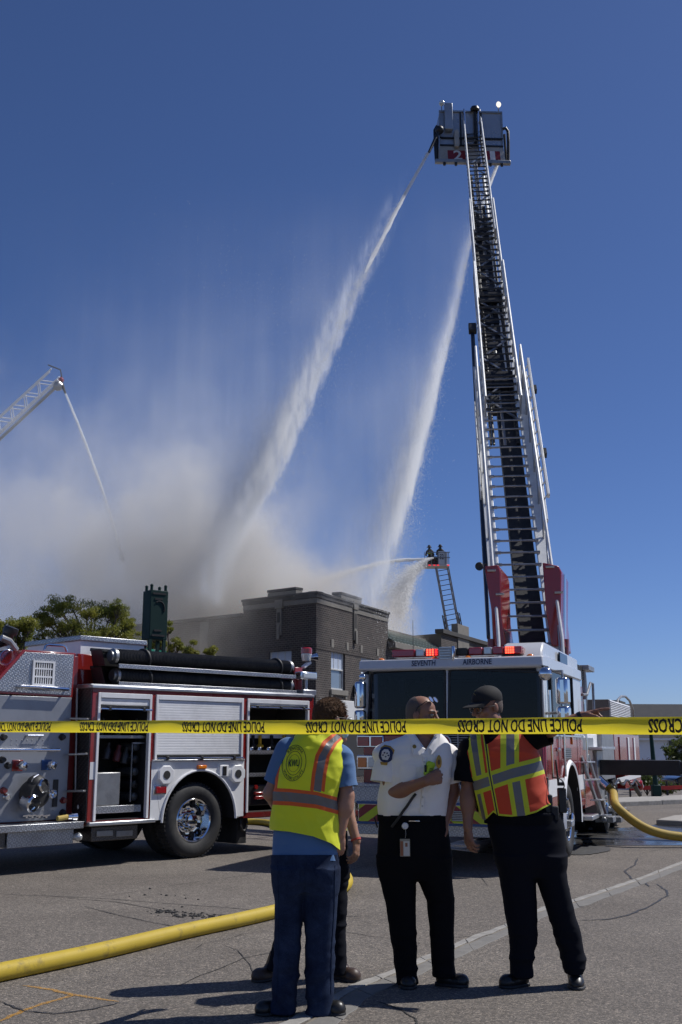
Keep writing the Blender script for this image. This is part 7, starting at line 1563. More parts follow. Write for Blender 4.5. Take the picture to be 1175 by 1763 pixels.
    r_ = P.surf(698, 1422, ('tr',), .02); rl = P.mb().lathe([(0, .012), (.018, .012), (.022, .004), (.022, 0)], r_, (0, -1, 0), 16).build('badge_reel', wreflect, P.root); b_ = r_ + Vector((0, -.005, -.13)); P.mb().tube([r_, r_ + Vector((.005, -.008, -.05)), b_ + Vector((0, 0, .055))], .002, 5).build('badge_cord', steel, rl)
    idb = P.mb().box(b_.x - .034, b_.x + .030, b_.y - .003, b_.y + .003, b_.z - .058, b_.z + .05).build('identity_badge', MAT('badge_plastic', (.30, .28, .22), .3), P.root); P.mb().box(b_.x - .012, b_.x + .027, b_.y - .0052, b_.y - .0035, b_.z - .054, b_.z + .036).build('badge_card', MAT('badge_card', (.55, .53, .5), .4), idb); P.mb().box(b_.x - .001, b_.x + .014, b_.y - .0066, b_.y - .0055, b_.z + .002, b_.z + .026).build('badge_photo', MAT('badge_photo', (.25, .10, .05), .4), idb); P.mb().box(b_.x - .032, b_.x - .014, b_.y - .0045, b_.y - .0035, b_.z - .054, b_.z + .036).build('badge_side', MAT('badge_brown', (.30, .11, .05), .4), idb)
man_white()

# ============ officer in the orange vest, pointing
def man_orange():
    P = Person(930, 1700, gnd(930, 1699).y, 'man in dark cap and orange red safety vest pointing with an outstretched arm', skin2); J, lv = P.J, P.lv
    sr_, er, wr = J(810, 1292, 0), J(806, 1368, -.02), J(806, 1425, -.07); sl, el, wl = J(898, 1268, 0), J(948, 1256, -.10), J(1003, 1233, -.16)
    tor = [lv(842, 884, 1245, .062), lv(822, 902, 1258, .09), lv(806, 914, 1272, .115), lv(799, 924, 1295, .135), lv(801, 932, 1325, .14), lv(808, 938, 1355, .145), lv(820, 948, 1385, .145), lv(834, 960, 1412, .145)]
    S = grid_for([J(770, 1165, -.4), J(1065, 1475, .3)], .03, .005)
    hc = J(839, 1217, -.04); P.head(S, hc, (-.84, -.50, -.20), .246); S.cap(J(862, 1268, .02), hc + [.02, .02, -.05], .062, .058, .03); S.stack([(z, x, y, a * .8, b * .75) for z, x, y, a, b in tor], 0, .03)
    S.cap(sr_, er, .055, .046, .03); S.cap(er, wr, .047, .030, .02); S.cap(er + (wr - er) * .2, er + (wr - er) * .35, .05, .046, .03); S.cap(sl, el, .055, .046, .03); S.cap(el, wl, .048, .031, .02)
    P.hand(S, wr, (.05, -.12, -1), (.75, .5, .1), [.45, .5, .55, .6], -1, 1.05, (.7, .6, .2), .3); P.hand(S, wl, J(1052, 1220, -.20) - wl, (.0, -.35, -1), [.06, 1.25, 1.35, 1.4], -1, 1.08, (.8, .45, .5), .4)
    V, Q = S.mesh(); P.add('body', V, tri(Q), skin2); P.bvh('body', V, tri(Q))
    S = grid_for([J(770, 1235, -.4), J(980, 1435, .35)], .03, .006); S.stack([(z, x, y, a - .012, b - .01) for z, x, y, a, b in tor], 0, .02, 2.3); S.cap(J(855, 1250), J(868, 1252), .07, .07, .02); V, Q = S.mesh(); T = tri(Q)
    V, T = clip(V, T, pj_top(V, 1232) if 0 else np.where(V[:, 2] > J(860, 1238)[2], -1.0, 1.0) * np.abs(V[:, 2] - J(860, 1238)[2])); V, T = join((V, T), sleeve(sr_, J(803, 1358, -.02), .082, .088, J(802, 1347, -.02)), sleeve(sl, el + (el - sl) * .1, .084, .078, J(945, 1257, -.09), .006, ((J(910, 1278), J(942, 1268, -.09), .066, .06, .03),))); V = wrinkle(V, T, .007, (9, 9, 13), 61); P.add('shirt', V, T, navyc); P.bvh('shirt', V, T)
    S = grid_for([J(780, 1235, -.3), J(980, 1430, .3)], .03, .006); S.stack([(z, x, y, a + .012, b + .016) for z, x, y, a, b in tor], 0, .02, 2.4); S.cap(J(828, 1268), J(895, 1264), .055, .055, .03); V, Q = S.mesh(); T = tri(Q)
    for a, b, r in ((sr_, er, .078), (sl, el, .085)):
        d = nz(b - a); w = V - a; t = w @ d; dist = np.linalg.norm(w - t[:, None] * d, axis=1); V, T = clip(V, T, np.where(t > -.02, dist, np.sqrt(dist ** 2 + (t + .02) ** 2)) - r)
    pj = proj(V); hem = np.interp(pj[:, 0], [800, 815, 836, 850, 858, 880, 905, 925, 935, 960], [1390, 1400, 1412, 1398, 1404, 1406, 1404, 1398, 1392, 1380]); V, T = clip(V, T, hem - pj[:, 1]); front = V[:, 1] < P.Y
    V, T = clip(V, T, np.where(V[:, 1] < P.Y + .02, -poly_sd(proj(V), [(843, 1235), (880, 1235), (866, 1258), (848, 1276), (838, 1282), (832, 1262)]), 9.0)); V = wrinkle(V, T, .007, (7, 7, 12), 71)
    band = lambda o0, o1: [(790, 1356 + o0 * .8), (822, 1352 + o0), (880, 1332 + o0), (920, 1322 + o0), (950, 1312 + o0), (950, 1312 + o1), (920, 1322 + o1), (880, 1332 + o1), (822, 1352 + o1), (790, 1356 + o1 * .8)]
    zipp = lambda a, b: [(834 + a, 1262), (838 + a, 1290), (843 + a, 1330), (851 + a, 1372), (858 + a, 1410), (858 + b, 1410), (851 + b, 1372), (843 + b, 1330), (838 + b, 1290), (834 + b, 1262)]
    col = lambda a, b, y0, y1, x0, x1: [(x0 + a, y0), (x1 + a, y1), (x1 + b, y1), (x0 + b, y0)]
    lft = lambda a, b: [(806 + a, 1255), (808 + a, 1280), (813 + a, 1310), (818 + a, 1338), (820 + a, 1352), (820 + b, 1352), (818 + b, 1338), (814 + b, 1310), (810 + b, 1280), (808 + b, 1255)]
    specs = [('zip', blackp, zipp(-1.2, 1.2)), ('vest_trim', vyel, zipp(-3.2, -1.2)), ('vest_trim', vyel, zipp(1.2, 3.2)), ('reflective_tape', vgrey, band(-8.5, 8.5)), ('vest_trim', vyel, band(-16, -8.5)), ('vest_trim', vyel, band(8.5, 16)),
        ('reflective_tape', vgrey, col(10, 24, 1240, 1325, 862, 862)), ('vest_trim', vyel, col(0, 10, 1240, 1325, 862, 862)), ('vest_trim', vyel, col(24, 32, 1240, 1325, 862, 862)), ('reflective_tape', vgrey, col(8, 22, 1340, 1412, 873, 884)), ('vest_trim', vyel, col(0, 8, 1340, 1412, 873, 884)), ('vest_trim', vyel, col(22, 31, 1340, 1412, 873, 884)),
        ('reflective_tape', vgrey, lft(3, 12)), ('vest_trim', vyel, lft(-4, 3)), ('vest_trim', vyel, lft(12, 19)), ('reflective_tape', vgrey, col(2, 8, 1350, 1416, 816, 830)), ('vest_trim', vyel, col(-4, 2, 1350, 1416, 816, 830)), ('vest_trim', vyel, col(8, 13, 1350, 1416, 816, 830)),
        ('vest_trim', vyel, [(x, y + 8) for x, y in ((800, 1390), (815, 1400), (836, 1412), (850, 1398), (858, 1404), (880, 1406), (905, 1404), (925, 1398), (935, 1392), (960, 1380))] + [(x, y - 3) for x, y in ((960, 1380), (935, 1392), (925, 1398), (905, 1404), (880, 1406), (858, 1404), (850, 1398), (836, 1412), (815, 1400), (800, 1390))])]
    stripes(P, V, T, specs, 'vest', vred, 'vest')
    S = grid_for([J(820, 1395, -.25), J(1030, 1712, .25)], .03, .006); S.stack([lv(838, 966, 1398, .14), lv(840, 972, 1425, .15), lv(850, 974, 1465, .15), lv(858, 974, 1490, .132), lv(868, 966, 1508, .10)], 0, .02, 2.2)
    S.stack([lv(852, 918, 1472, .145), lv(859, 921, 1500, .125), lv(867, 924, 1555, .10), lv(878, 925, 1613, .085), lv(879, 918, 1662, .08), lv(880, 917, 1680, .088)], 0, .03, 2.2); S.stack([lv(914, 975, 1472, .145), lv(920, 974, 1500, .125), lv(938, 985, 1556, .10), lv(955, 1001, 1612, .085), lv(968, 1009, 1652, .082), lv(973, 1004, 1676, .085)], 0, .03, 2.2)
    V, Q = S.mesh(); T = tri(Q); V, T = clip(V, T, pj_top(V, 1400)); V = wrinkle(V, T, .009, (6, 6, 14), 82, True, np.clip((proj(V)[:, 1] - 1480) / 150, .25, 1)); P.add('trousers', V, T, navyd); P.bvh('tr', V, T)
    P.shoe(J(908, 1680, .06), J(862, 1693, -.05), shoem, .047, ankle=J(897, 1680)); P.shoe(J(990, 1695, .12), J(995, 1712, -.12), shoem, .047, ankle=J(989, 1685))
    # cap, glasses
    L, R, c, k = P.L, P.hR, P.hc, P.hk; capm = cloth('dark_cap_cloth', (.012, .011, .011), .85, .2, .25, 260, 7, 0); S = SDF(c - .22, c + .22, .005); S.ell(L(0, -.012, .052), np.array([.087, .106, .082]) * k, R, .01); V, Q = S.mesh(); T = tri(Q); l = (V - c) @ R / k; V, T = clip(V, T, l[:, 2] - (.040 - .02 * (l[:, 1] < 0) * np.abs(l[:, 1]) / .1)); cp = P.add('cap', V, T, capm); P.bvh('cap', V, T)
    S = SDF(c - .24, c + .24, .005); S.cap(L(-.05, .085, .046), L(.05, .085, .046), .018, .018, .03); 
    n = 12; m = P.mb(); A, B_ = [], []
    for t in np.linspace(-1.25, 1.25, 17): A.append(Vector(L(.083 * math.sin(t), -.012 + .104 * math.cos(t), .046))); B_.append(Vector(L(.074 * math.sin(t), .02 + .165 * math.cos(t) ** .8, .030 - .018 * (t / 1.25) ** 2)))
    kx = len(A); dz = Vector((0, 0, -.005)); m.add(A + B_ + [p + dz for p in A] + [p + dz for p in B_], [(i, i + 1, kx + i + 1, kx + i) for i in range(kx - 1)] + [(2 * kx + i, 2 * kx + i + 1, 3 * kx + i + 1, 3 * kx + i) for i in range(kx - 1)] + [(kx + i, kx + i + 1, 3 * kx + i + 1, 3 * kx + i) for i in range(kx - 1)]); m.build('visor', capm, cp)
    P.decal('cap_emblem', MAT('cap_emblem', (.16, .12, .02), .6), [(807, 1188), (816, 1184), (821, 1188), (820, 1198), (812, 1202), (806, 1197)], ('cap',), .004, 2, cp); P.mb().sph(Vector(L(0, -.012, .134)), (.008, .008, .005), 8, 5).build('cap_button', capm, cp)
    S = SDF(c - .16, c + .16, .005); S.ell(L(0, -.016, .028), np.array([.078, .097, .08]) * k, R, .01); S.ell(L(0, -.045, -.02), np.array([.066, .056, .06]) * k, R, .03); V, Q = S.mesh(); T = tri(Q); l = (V - c) @ R / k; V, T = clip(V, T, np.minimum(-.012 - l[:, 1], l[:, 2] + .05)); P.add('hair', V, T, stub)
    for x in (-1, 1):
        q = [Vector(L(x * .034 + .024 * math.cos(t), .107 - .012 * abs(math.cos(t)), .000 + .017 * math.sin(t))) for t in np.linspace(0, 6.283, 17)[:-1]]; g = P.mb().poly(q).build('spectacle_lens', see_through('spectacle_%d' % x, (.85, .88, .9)), P.root); P.mb().tube(q, .0018, 5, closed=True).build('spectacle_rim', steel, g); P.mb().tube([Vector(L(x * .060, .098, .004)), Vector(L(x * .082, .03, .008)), Vector(L(x * .084, -.01, .004))], .0022, 5).build('spectacle_arm', blackp, g)
    d_ = nz(wl - el); w0 = wl - d_ * .015; P.mb().tube([Vector(w0 - d_ * .012), Vector(w0 + d_ * .012)], .036, 16, False).build('wrist_watch', blackp, P.root)
    # belt kit
    tops = [J(l, 1404, 0) for l in (836, 966)]; cxw = (tops[0] + tops[1]) / 2; a_ = (tops[1][0] - tops[0][0]) / 2 + .01; m = P.mb(); n = 40; z0, z1 = J(900, 1417)[2], J(900, 1402)[2]; belt = [(cxw[0] + a_ * math.cos(t), P.Y + .158 * math.sin(t)) for t in np.linspace(0, 2 * math.pi, n + 1)[:-1]]; m.add([Vector((x, y, z0)) for x, y in belt] + [Vector((x, y, z1)) for x, y in belt], [(i, (i + 1) % n, n + (i + 1) % n, n + i) for i in range(n)]); m.build('duty_belt', navyc, P.root)
    def kit(px, py, w, h, t, name, mt, dy=-.12): q = Vector(J(px, py, dy)); return P.mb().box(q.x - w / 2, q.x + w / 2, q.y - t / 2, q.y + t / 2, q.z - h / 2, q.z + h / 2).build(name, mt, P.root, bevel=.008)
    kit(934, 1356, .075, .14, .07, 'belt_pouch', black, .0); kit(943, 1384, .06, .12, .06, 'belt_pouch', shoem, -.06); r_ = kit(968, 1378, .055, .16, .045, 'radio', blackp, -.03); q = Vector(J(962, 1350, -.03)); P.mb().tube([q, Vector(J(957, 1308, -.04))], [.008, .005], 8).build('radio_antenna', black, r_); P.mb().box(q.x - .005, q.x + .035, q.y - .02, q.y + .02, q.z - .01, q.z + .012).build('radio_knob', black, r_)
    P.mb().tube(smooth_path([Vector(J(x, y, dy)) for x, y, dy in ((952, 1338, -.05), (966, 1342, -.08), (972, 1352, -.06), (968, 1362, -.05))], 5), .004, 6).build('radio_lead', black, r_); kit(955, 1400, .05, .09, .05, 'belt_pouch', black, -.08)
    pp = P.surf(905, 1262, ('vest',), .008)
man_orange()

# ============ man mostly hidden behind the first one
def man_hidden():
    P = Person(545, 1690, gnd(545, 1690).y + .05, 'man in dark trousers and brown boots half hidden behind the lime vest man', skin1); J, lv = P.J, P.lv
    sr_, er, wr = J(588, 1312, 0), J(596, 1385, -.02), J(614, 1448, -.08); sl, el, wl = J(512, 1312, 0), J(505, 1375, .04), J(515, 1430, -.05)
    tor = [lv(530, 562, 1268, .06), lv(510, 585, 1284, .10), lv(503, 594, 1310, .12), lv(503, 597, 1350, .13), lv(508, 592, 1400, .125), lv(508, 594, 1440, .13)]
    S = grid_for([J(480, 1205, -.35), J(640, 1500, .3)], .03, .006); hc = J(566, 1246, 0); P.head(S, hc, (.55, -.83, -.1), .225); S.cap(J(550, 1285), hc - [0, 0, .06], .056, .054, .03); S.stack([(z, x, y, a * .8, b * .75) for z, x, y, a, b in tor], 0, .03); S.cap(sr_, er, .05, .042, .03); S.cap(er, wr, .043, .029, .02); S.cap(sl, el, .05, .042, .03); S.cap(el, wl, .042, .029, .02)
    P.hand(S, wr, (-.02, -.15, -1), (-.8, .4, 0), [.5, .55, .6, .65], 1, 1.0, (.75, .5, .2), .3); P.hand(S, wl, (.1, -.1, -1), (.8, .2, 0), .5, -1); V, Q = S.mesh(); P.add('body', V, tri(Q), skin1)
    S = grid_for([J(480, 1270, -.25), J(630, 1460, .3)], .03, .008); S.stack(tor, 0, .02, 2.3); S.cap(sr_, sr_ + (er - sr_) * .75, .068, .064, .03); S.cap(sl, sl + (el - sl) * .75, .068, .064, .03); V, Q = S.mesh(); P.add('shirt', wrinkle(V, tri(Q), .006, (9, 9, 14), 91), tri(Q), shirtb)
    S = grid_for([J(480, 1270, -.25), J(630, 1460, .3)], .03, .008); S.stack([(z, x, y, a + .016, b + .018) for z, x, y, a, b in tor], 0, .02, 2.3); V, Q = S.mesh(); T = tri(Q); stripes(P, V, T, [('orange_trim', vorange, [(590, 1325), (620, 1325), (620, 1395), (598, 1395)])], 'vest', vlime, 'vest')
    S = grid_for([J(440, 1430, -.2), J(640, 1705, .3)], .03, .008); S.stack([lv(508, 598, 1430, .13), lv(508, 600, 1470, .14), lv(508, 600, 1510, .13)], 0, .02, 2.4); S.stack([lv(556, 600, 1495, .11), lv(556, 597, 1560, .095), lv(560, 596, 1620, .08), lv(566, 596, 1675, .08)], 0, .03, 2.2); S.stack([lv(510, 556, 1495, .11), lv(490, 532, 1560, .095), lv(472, 510, 1620, .08), lv(460, 492, 1668, .08)], 0, .03, 2.2); V, Q = S.mesh(); T = tri(Q); P.add('trousers', wrinkle(V, T, .009, (8, 8, 16), 95), T, navyd)
    P.shoe(J(578, 1680, .08), J(612, 1706, -.06), shoeb, .05, ankle=J(582, 1680)); P.shoe(J(478, 1672, .08), J(448, 1686, -.04), shoeb, .05, ankle=J(476, 1672)); d_ = nz(wr - er); w0 = wr - d_ * .01; P.mb().tube([Vector(w0 - d_ * .007), Vector(w0 + d_ * .007)], .0345, 16, False).build('wrist_band', MAT('red_band', (.45, .05, .03), .5), P.root)
man_hidden()

# ============ two firefighters in the distant bucket
def far_fire(px, py_top, lean, label, k):
    Y = YT - 2.2; top = at(px, py_top, Y); f = empty('person', (top.x, top.y, zf + .02), label=label, category='person', group='firefighters in the distant bucket'); H = 1.78; S = SDF((-.5, -.5, -.02), (.5, .5, 2.0), .02)
    hd = np.array([lean, -.12, top.z - zf - .16]); sh = hd - [lean * .25, -.05, .3]; hip = np.array([0, 0, .85]); S.cap(hip, sh, .19, .21, .05, ((0, 1, 0), .7)); S.cap(hd, hd - [0, 0, .02], .10, .09, .03); S.cap(sh, hd - [0, 0, .1], .07, .07, .03)
    for x in (-1, 1): S.cap(sh + [x * .2, 0, 0], sh + [x * .27, -.12, -.27], .075, .06, .04); S.cap(sh + [x * .27, -.12, -.27], sh + [x * .15 - .1, -.35, -.33], .06, .05, .03); S.cap(hip + [x * .1, 0, 0], [x * .13, 0, .06], .11, .08, .04)
    V, Q = S.mesh(); put('body', np_mesh('body', V, tri(Q), MAT('turnout_coat_%d' % k, (.035, .03, .024), .85)), None, f); MB().lathe([(0, .15), (.08, .13), (.115, .05), (.125, .0), (.19, -.03), (.18, -.045), (0, -.03)], Vector(hd) + Vector((0, .02, .03)), (0, 0, 1), 20).build('helmet', blackp, f); MB().box(sh[0] - .16, sh[0] + .16, sh[1] - .19, sh[1] - .175, sh[2] - .2, sh[2] - .14).build('reflective_band', vyel, f)
far_fire(742, 939.5, -.12, 'firefighter leaning out over the nozzle of the distant white bucket', 1); far_fire(758, 938.5, 0, 'firefighter standing upright above the number panel of the distant bucket', 2)
# ------------------------------------------------------------ water: jets and falling spray built from droplets
wat = bpy.data.materials.new('spray_water'); wat.use_nodes = True; nt = wat.node_tree; nt.nodes.clear(); o_ = N(nt, 'OutputMaterial'); d1_ = N(nt, 'BsdfDiffuse'); d1_.inputs[0].default_value = (.95, .96, .97, 1); t1_ = N(nt, 'BsdfTranslucent'); t1_.inputs[0].default_value = (.95, .96, .97, 1); mx = N(nt, 'MixShader'); mx.inputs[0].default_value = .5
tp_ = N(nt, 'BsdfTransparent'); mx2 = N(nt, 'MixShader'); mx2.inputs[0].default_value = .5
link(nt, d1_.outputs[0], mx.inputs[1]); link(nt, t1_.outputs[0], mx.inputs[2]); link(nt, mx.outputs[0], mx2.inputs[1]); link(nt, tp_.outputs[0], mx2.inputs[2]); link(nt, mx2.outputs[0], o_.inputs[0])
core = wat.copy(); core.name = 'foaming_water'; cn = core.node_tree.nodes
for n_ in cn:
    if n_.bl_idname == 'ShaderNodeMixShader': n_.inputs[0].default_value = .7 if any(l.from_node.bl_idname == 'ShaderNodeBsdfDiffuse' for l in n_.inputs[1].links) else .38
def drops(P, size, stretch, axis=None):
    n = len(P); a = RNG.normal(0, .35, (n, 3)); a[:, 2] -= 1.0
    if axis is not None: a = RNG.normal(0, .25, (n, 3)) + axis
    a /= np.linalg.norm(a, axis=1)[:, None]; b = np.cross(a, RNG.normal(size=(n, 3))); b /= np.linalg.norm(b, axis=1)[:, None]; c = np.cross(a, b)
    s = np.asarray(size)[:, None] * np.ones((n, 1)) if hasattr(size, '__len__') else np.full((n, 1), size); s = s * RNG.uniform(.6, 1.4, (n, 1)); L_ = a * s * stretch
    V = np.stack([P - L_, P + b * s, P - b * s * .5 + c * s * .87, P + L_], 1).reshape(-1, 3); k = (np.arange(n) * 4)[:, None]
    Fc = np.concatenate([k + np.array([q]) for q in ((0, 2, 1), (0, 1, 3), (1, 2, 3), (2, 0, 3))]); return V, Fc
def path_np(pts, m=400):
    P = np.array([tuple(at(px, py, Y)) for px, py, Y in pts]); t = np.linspace(0, len(P) - 1, m); out = np.array([tuple(v) for v in smooth_path([Vector(p) for p in P], 40)]); i = np.linspace(0, len(out) - 1, m).astype(int); return out[i]
def jet(name, pts, n, w0, w1, label, veil=0, vw=6.0, vh=5.0, side=-1.0, drip=1.0, sz=(.008, .016), p_=1.0, tube_r=None, veil_t=.25):
    C = path_np(pts); m = len(C); obj_b = C[0]
    t = RNG.uniform(0, 1, n) ** (1 / p_ if p_ else 1); i = np.minimum((t * (m - 1)).astype(int), m - 1); base = C[i]; dirv = C[np.minimum(i + 3, m - 1)] - C[np.maximum(i - 3, 0)]; dirv /= np.linalg.norm(dirv, axis=1)[:, None]
    wv = w0 + (w1 - w0) * t ** 1.4
    clump = vnoise(np.stack([t * 45, np.zeros(n), np.zeros(n)], 1), 3) * .5 + .5; cl2 = vnoise(np.stack([t * 160, np.ones(n), np.zeros(n)], 1), 4) * .5 + .5
    off = RNG.exponential(1.0, n) * wv * .8 * side * (.5 + clump); off = np.where(RNG.random(n) < .22, -side * np.abs(RNG.normal(0, .25, n)) * wv, off)
    fall = RNG.exponential(1.0, n) * wv * drip * (.15 + 1.6 * cl2 ** 2) * (t > .18)
    P = base + np.stack([off, RNG.normal(0, .5, n) * wv, -fall + RNG.normal(0, .25, n) * wv], 1)
    V, Fc = drops(P, RNG.uniform(sz[0], sz[1], n) * (.6 + .8 * t), 3.2, dirv * (1 - t)[:, None] * 1.2 + np.array([0, 0, -1.0]) * (t[:, None] + .1)); Vs, Fs = [V], [Fc]
    if veil:
        # falling curtains drifting downwind, gathered into vertical strands
        t = veil_t + (1 - veil_t) * RNG.uniform(0, 1, veil) ** .8; i = (t * (m - 1)).astype(int); ncol = 420; cs = RNG.exponential(1.0, ncol) * vw * .45; ct = RNG.uniform(veil_t, 1, ncol); k = RNG.integers(0, ncol, veil); loose = RNG.random(veil) < .55
        sh = np.where(loose, RNG.exponential(1.0, veil) * vw * .5, cs[k] + RNG.normal(0, .07, veil)); tt = np.where(loose, t, np.clip(ct[k] + RNG.normal(0, .02, veil), 0, 1)); i = (tt * (m - 1)).astype(int); dn = RNG.exponential(1.0, veil) * vh * .6 * (.4 + tt)
        rise = RNG.uniform(0, 1, veil) * sh * .55
        P = C[i] + np.stack([side * sh, RNG.normal(0, 1.2, veil), -dn + rise], 1); P = P[P[:, 2] > 6.6 if True else slice(None)]
        V, Fc = drops(P, RNG.uniform(sz[0] * .75, sz[1] * .8, len(P)), 4.5); Fs.append(Fc + len(Vs[0])); Vs.append(V)
    V = np.concatenate(Vs) - obj_b; Fc = np.concatenate(Fs); o = empty(name, obj_b, label=label, category='water', group='jets of water playing on the fire'); put('spray_drops', np_mesh('spray_drops', V, Fc, wat, True), None, o, kind='stuff')
    if tube_r:                                    # the unbroken, foaming part of the jet
        k = int(m * tube_r[2]); cc_ = C[:k:2]; n = len(cc_); u = np.linspace(0, 1, n); nr = 14; th_ = np.linspace(0, 2 * math.pi, nr, endpoint=False); d = np.gradient(cc_, axis=0); d /= np.linalg.norm(d, axis=1)[:, None]; e1 = np.cross(d, [0, 1, 0]); e1 /= np.linalg.norm(e1, axis=1)[:, None]; e2 = np.cross(d, e1)
        rr = (tube_r[0] + (tube_r[1] - tube_r[0]) * u ** 1.3) * np.where(u > .8, np.sqrt(np.clip((1 - u) / .2, 0, 1)), 1); G = np.stack([np.repeat(u * LENJ(cc_) * 2.2, nr), np.tile(np.cos(th_), n) * 1.3, np.tile(np.sin(th_), n) * 1.3], 1); nz_ = (vnoise(G, 8) * .5 + vnoise(G * 2.7, 9) * .5).reshape(n, nr) * np.clip(u * 3, .1, 1.0)[:, None]; R2 = rr[:, None] * (1 + .5 * nz_)
        P = cc_[:, None, :] + (e1[:, None, :] * np.cos(th_)[None, :, None] + e2[:, None, :] * np.sin(th_)[None, :, None]) * R2[:, :, None]; P[:, :, 2] -= (np.clip(nz_, 0, 1) ** 2 * rr[:, None] * .8)
        idx = np.arange(n * nr).reshape(n, nr); q = np.stack([idx[:-1], np.roll(idx, -1, 1)[:-1], np.roll(idx, -1, 1)[1:], idx[1:]], -1).reshape(-1, 4); put('jet_core', np_mesh('jet_core', P.reshape(-1, 3) - obj_b, q, core, True), None, o)
def LENJ(c): return np.linalg.norm(np.diff(c, axis=0), axis=1).sum()
def lin(P, ya, yb): n = len(P); return [(x, y, ya + (yb - ya) * i / (n - 1)) for i, (x, y) in enumerate(P)]
J1 = lin([(738, 263), (697, 336), (668, 393), (640, 447), (618, 490), (597, 536), (575, 584), (553, 630), (531, 676), (509, 722), (487, 776), (462, 826), (444, 850)], 33.5, 45.0); J2 = lin([(857, 284), (832, 350), (806, 436), (786, 530), (765, 616), (749, 682), (735, 738), (721, 792), (706, 848), (690, 905), (674, 955), (660, 1000)], 34.6, 46.5)
jet('water_jet', J1, 30000, .03, .55, 'long white water jet arcing from the left nozzle of the raised platform', 6000, 5.0, 4.0, drip=1.5, sz=(.004, .008), tube_r=(.05, .085, .30))
jet('water_jet', J2, 30000, .05, .60, 'second white water jet falling behind the raised ladder', 6000, 3.0, 4.0, drip=2.2, sz=(.004, .008), tube_r=(.05, .07, .16))
jet('water_jet', [(113.5, 678, 45.9), (135, 730, 46.5), (160, 795, 47.3), (188, 875, 48.3), (214, 965, 49.5)], 7000, .02, .12, 'thin water jet dropping from the pale ladder tip', 0, drip=.3, sz=(.005, .009), tube_r=(.045, .06, .7))
jet('water_jet', [(746, 961, 75), (720, 962.5, 74.5), (690, 964, 74), (650, 970, 73), (600, 985, 72), (560, 1000, 71)], 9000, .03, .35, 'flat water jet shot left from the distant bucket', 0, drip=.6, sz=(.012, .02), tube_r=(.06, .12, .5))
jet('water_jet', [(746, 961, 75), (733, 966, 74.5), (718, 978, 74), (706, 996, 73.5), (697, 1018, 73), (690, 1045, 72.5)], 30000, .08, 1.0, 'broad falling water fan below the distant bucket', 5000, 2.5, 2.5, drip=.8, sz=(.012, .022), tube_r=(.06, .2, .4))
def vol_tools(nt, tc):
    sx = N(nt, 'SeparateXYZ'); link(nt, tc, sx.inputs[0])
    def mr(v, a, b, c=0, d=1, sm=True): n = N(nt, 'MapRange', interpolation_type='SMOOTHSTEP' if sm else 'LINEAR'); link(nt, v, n.inputs['Value']); n.inputs['From Min'].default_value = a; n.inputs['From Max'].default_value = b; n.inputs['To Min'].default_value = c; n.inputs['To Max'].default_value = d; return n.outputs[0]
    def curve(v, pts, lo, hi, vlo, vhi):
        fc = N(nt, 'FloatCurve'); cv = fc.mapping.curves[0]; P = [((a - lo) / (hi - lo), (b - vlo) / (vhi - vlo)) for a, b in pts]; cv.points[0].location = P[0]; cv.points[1].location = P[-1]
        for q in P[1:-1]: cv.points.new(*q)
        fc.mapping.update(); link(nt, mr(v, lo, hi, 0, 1, False), fc.inputs['Value']); return math_n(nt, 'ADD', math_n(nt, 'MULTIPLY', fc.outputs[0], vhi - vlo), vlo)
    return sx.outputs, mr, curve
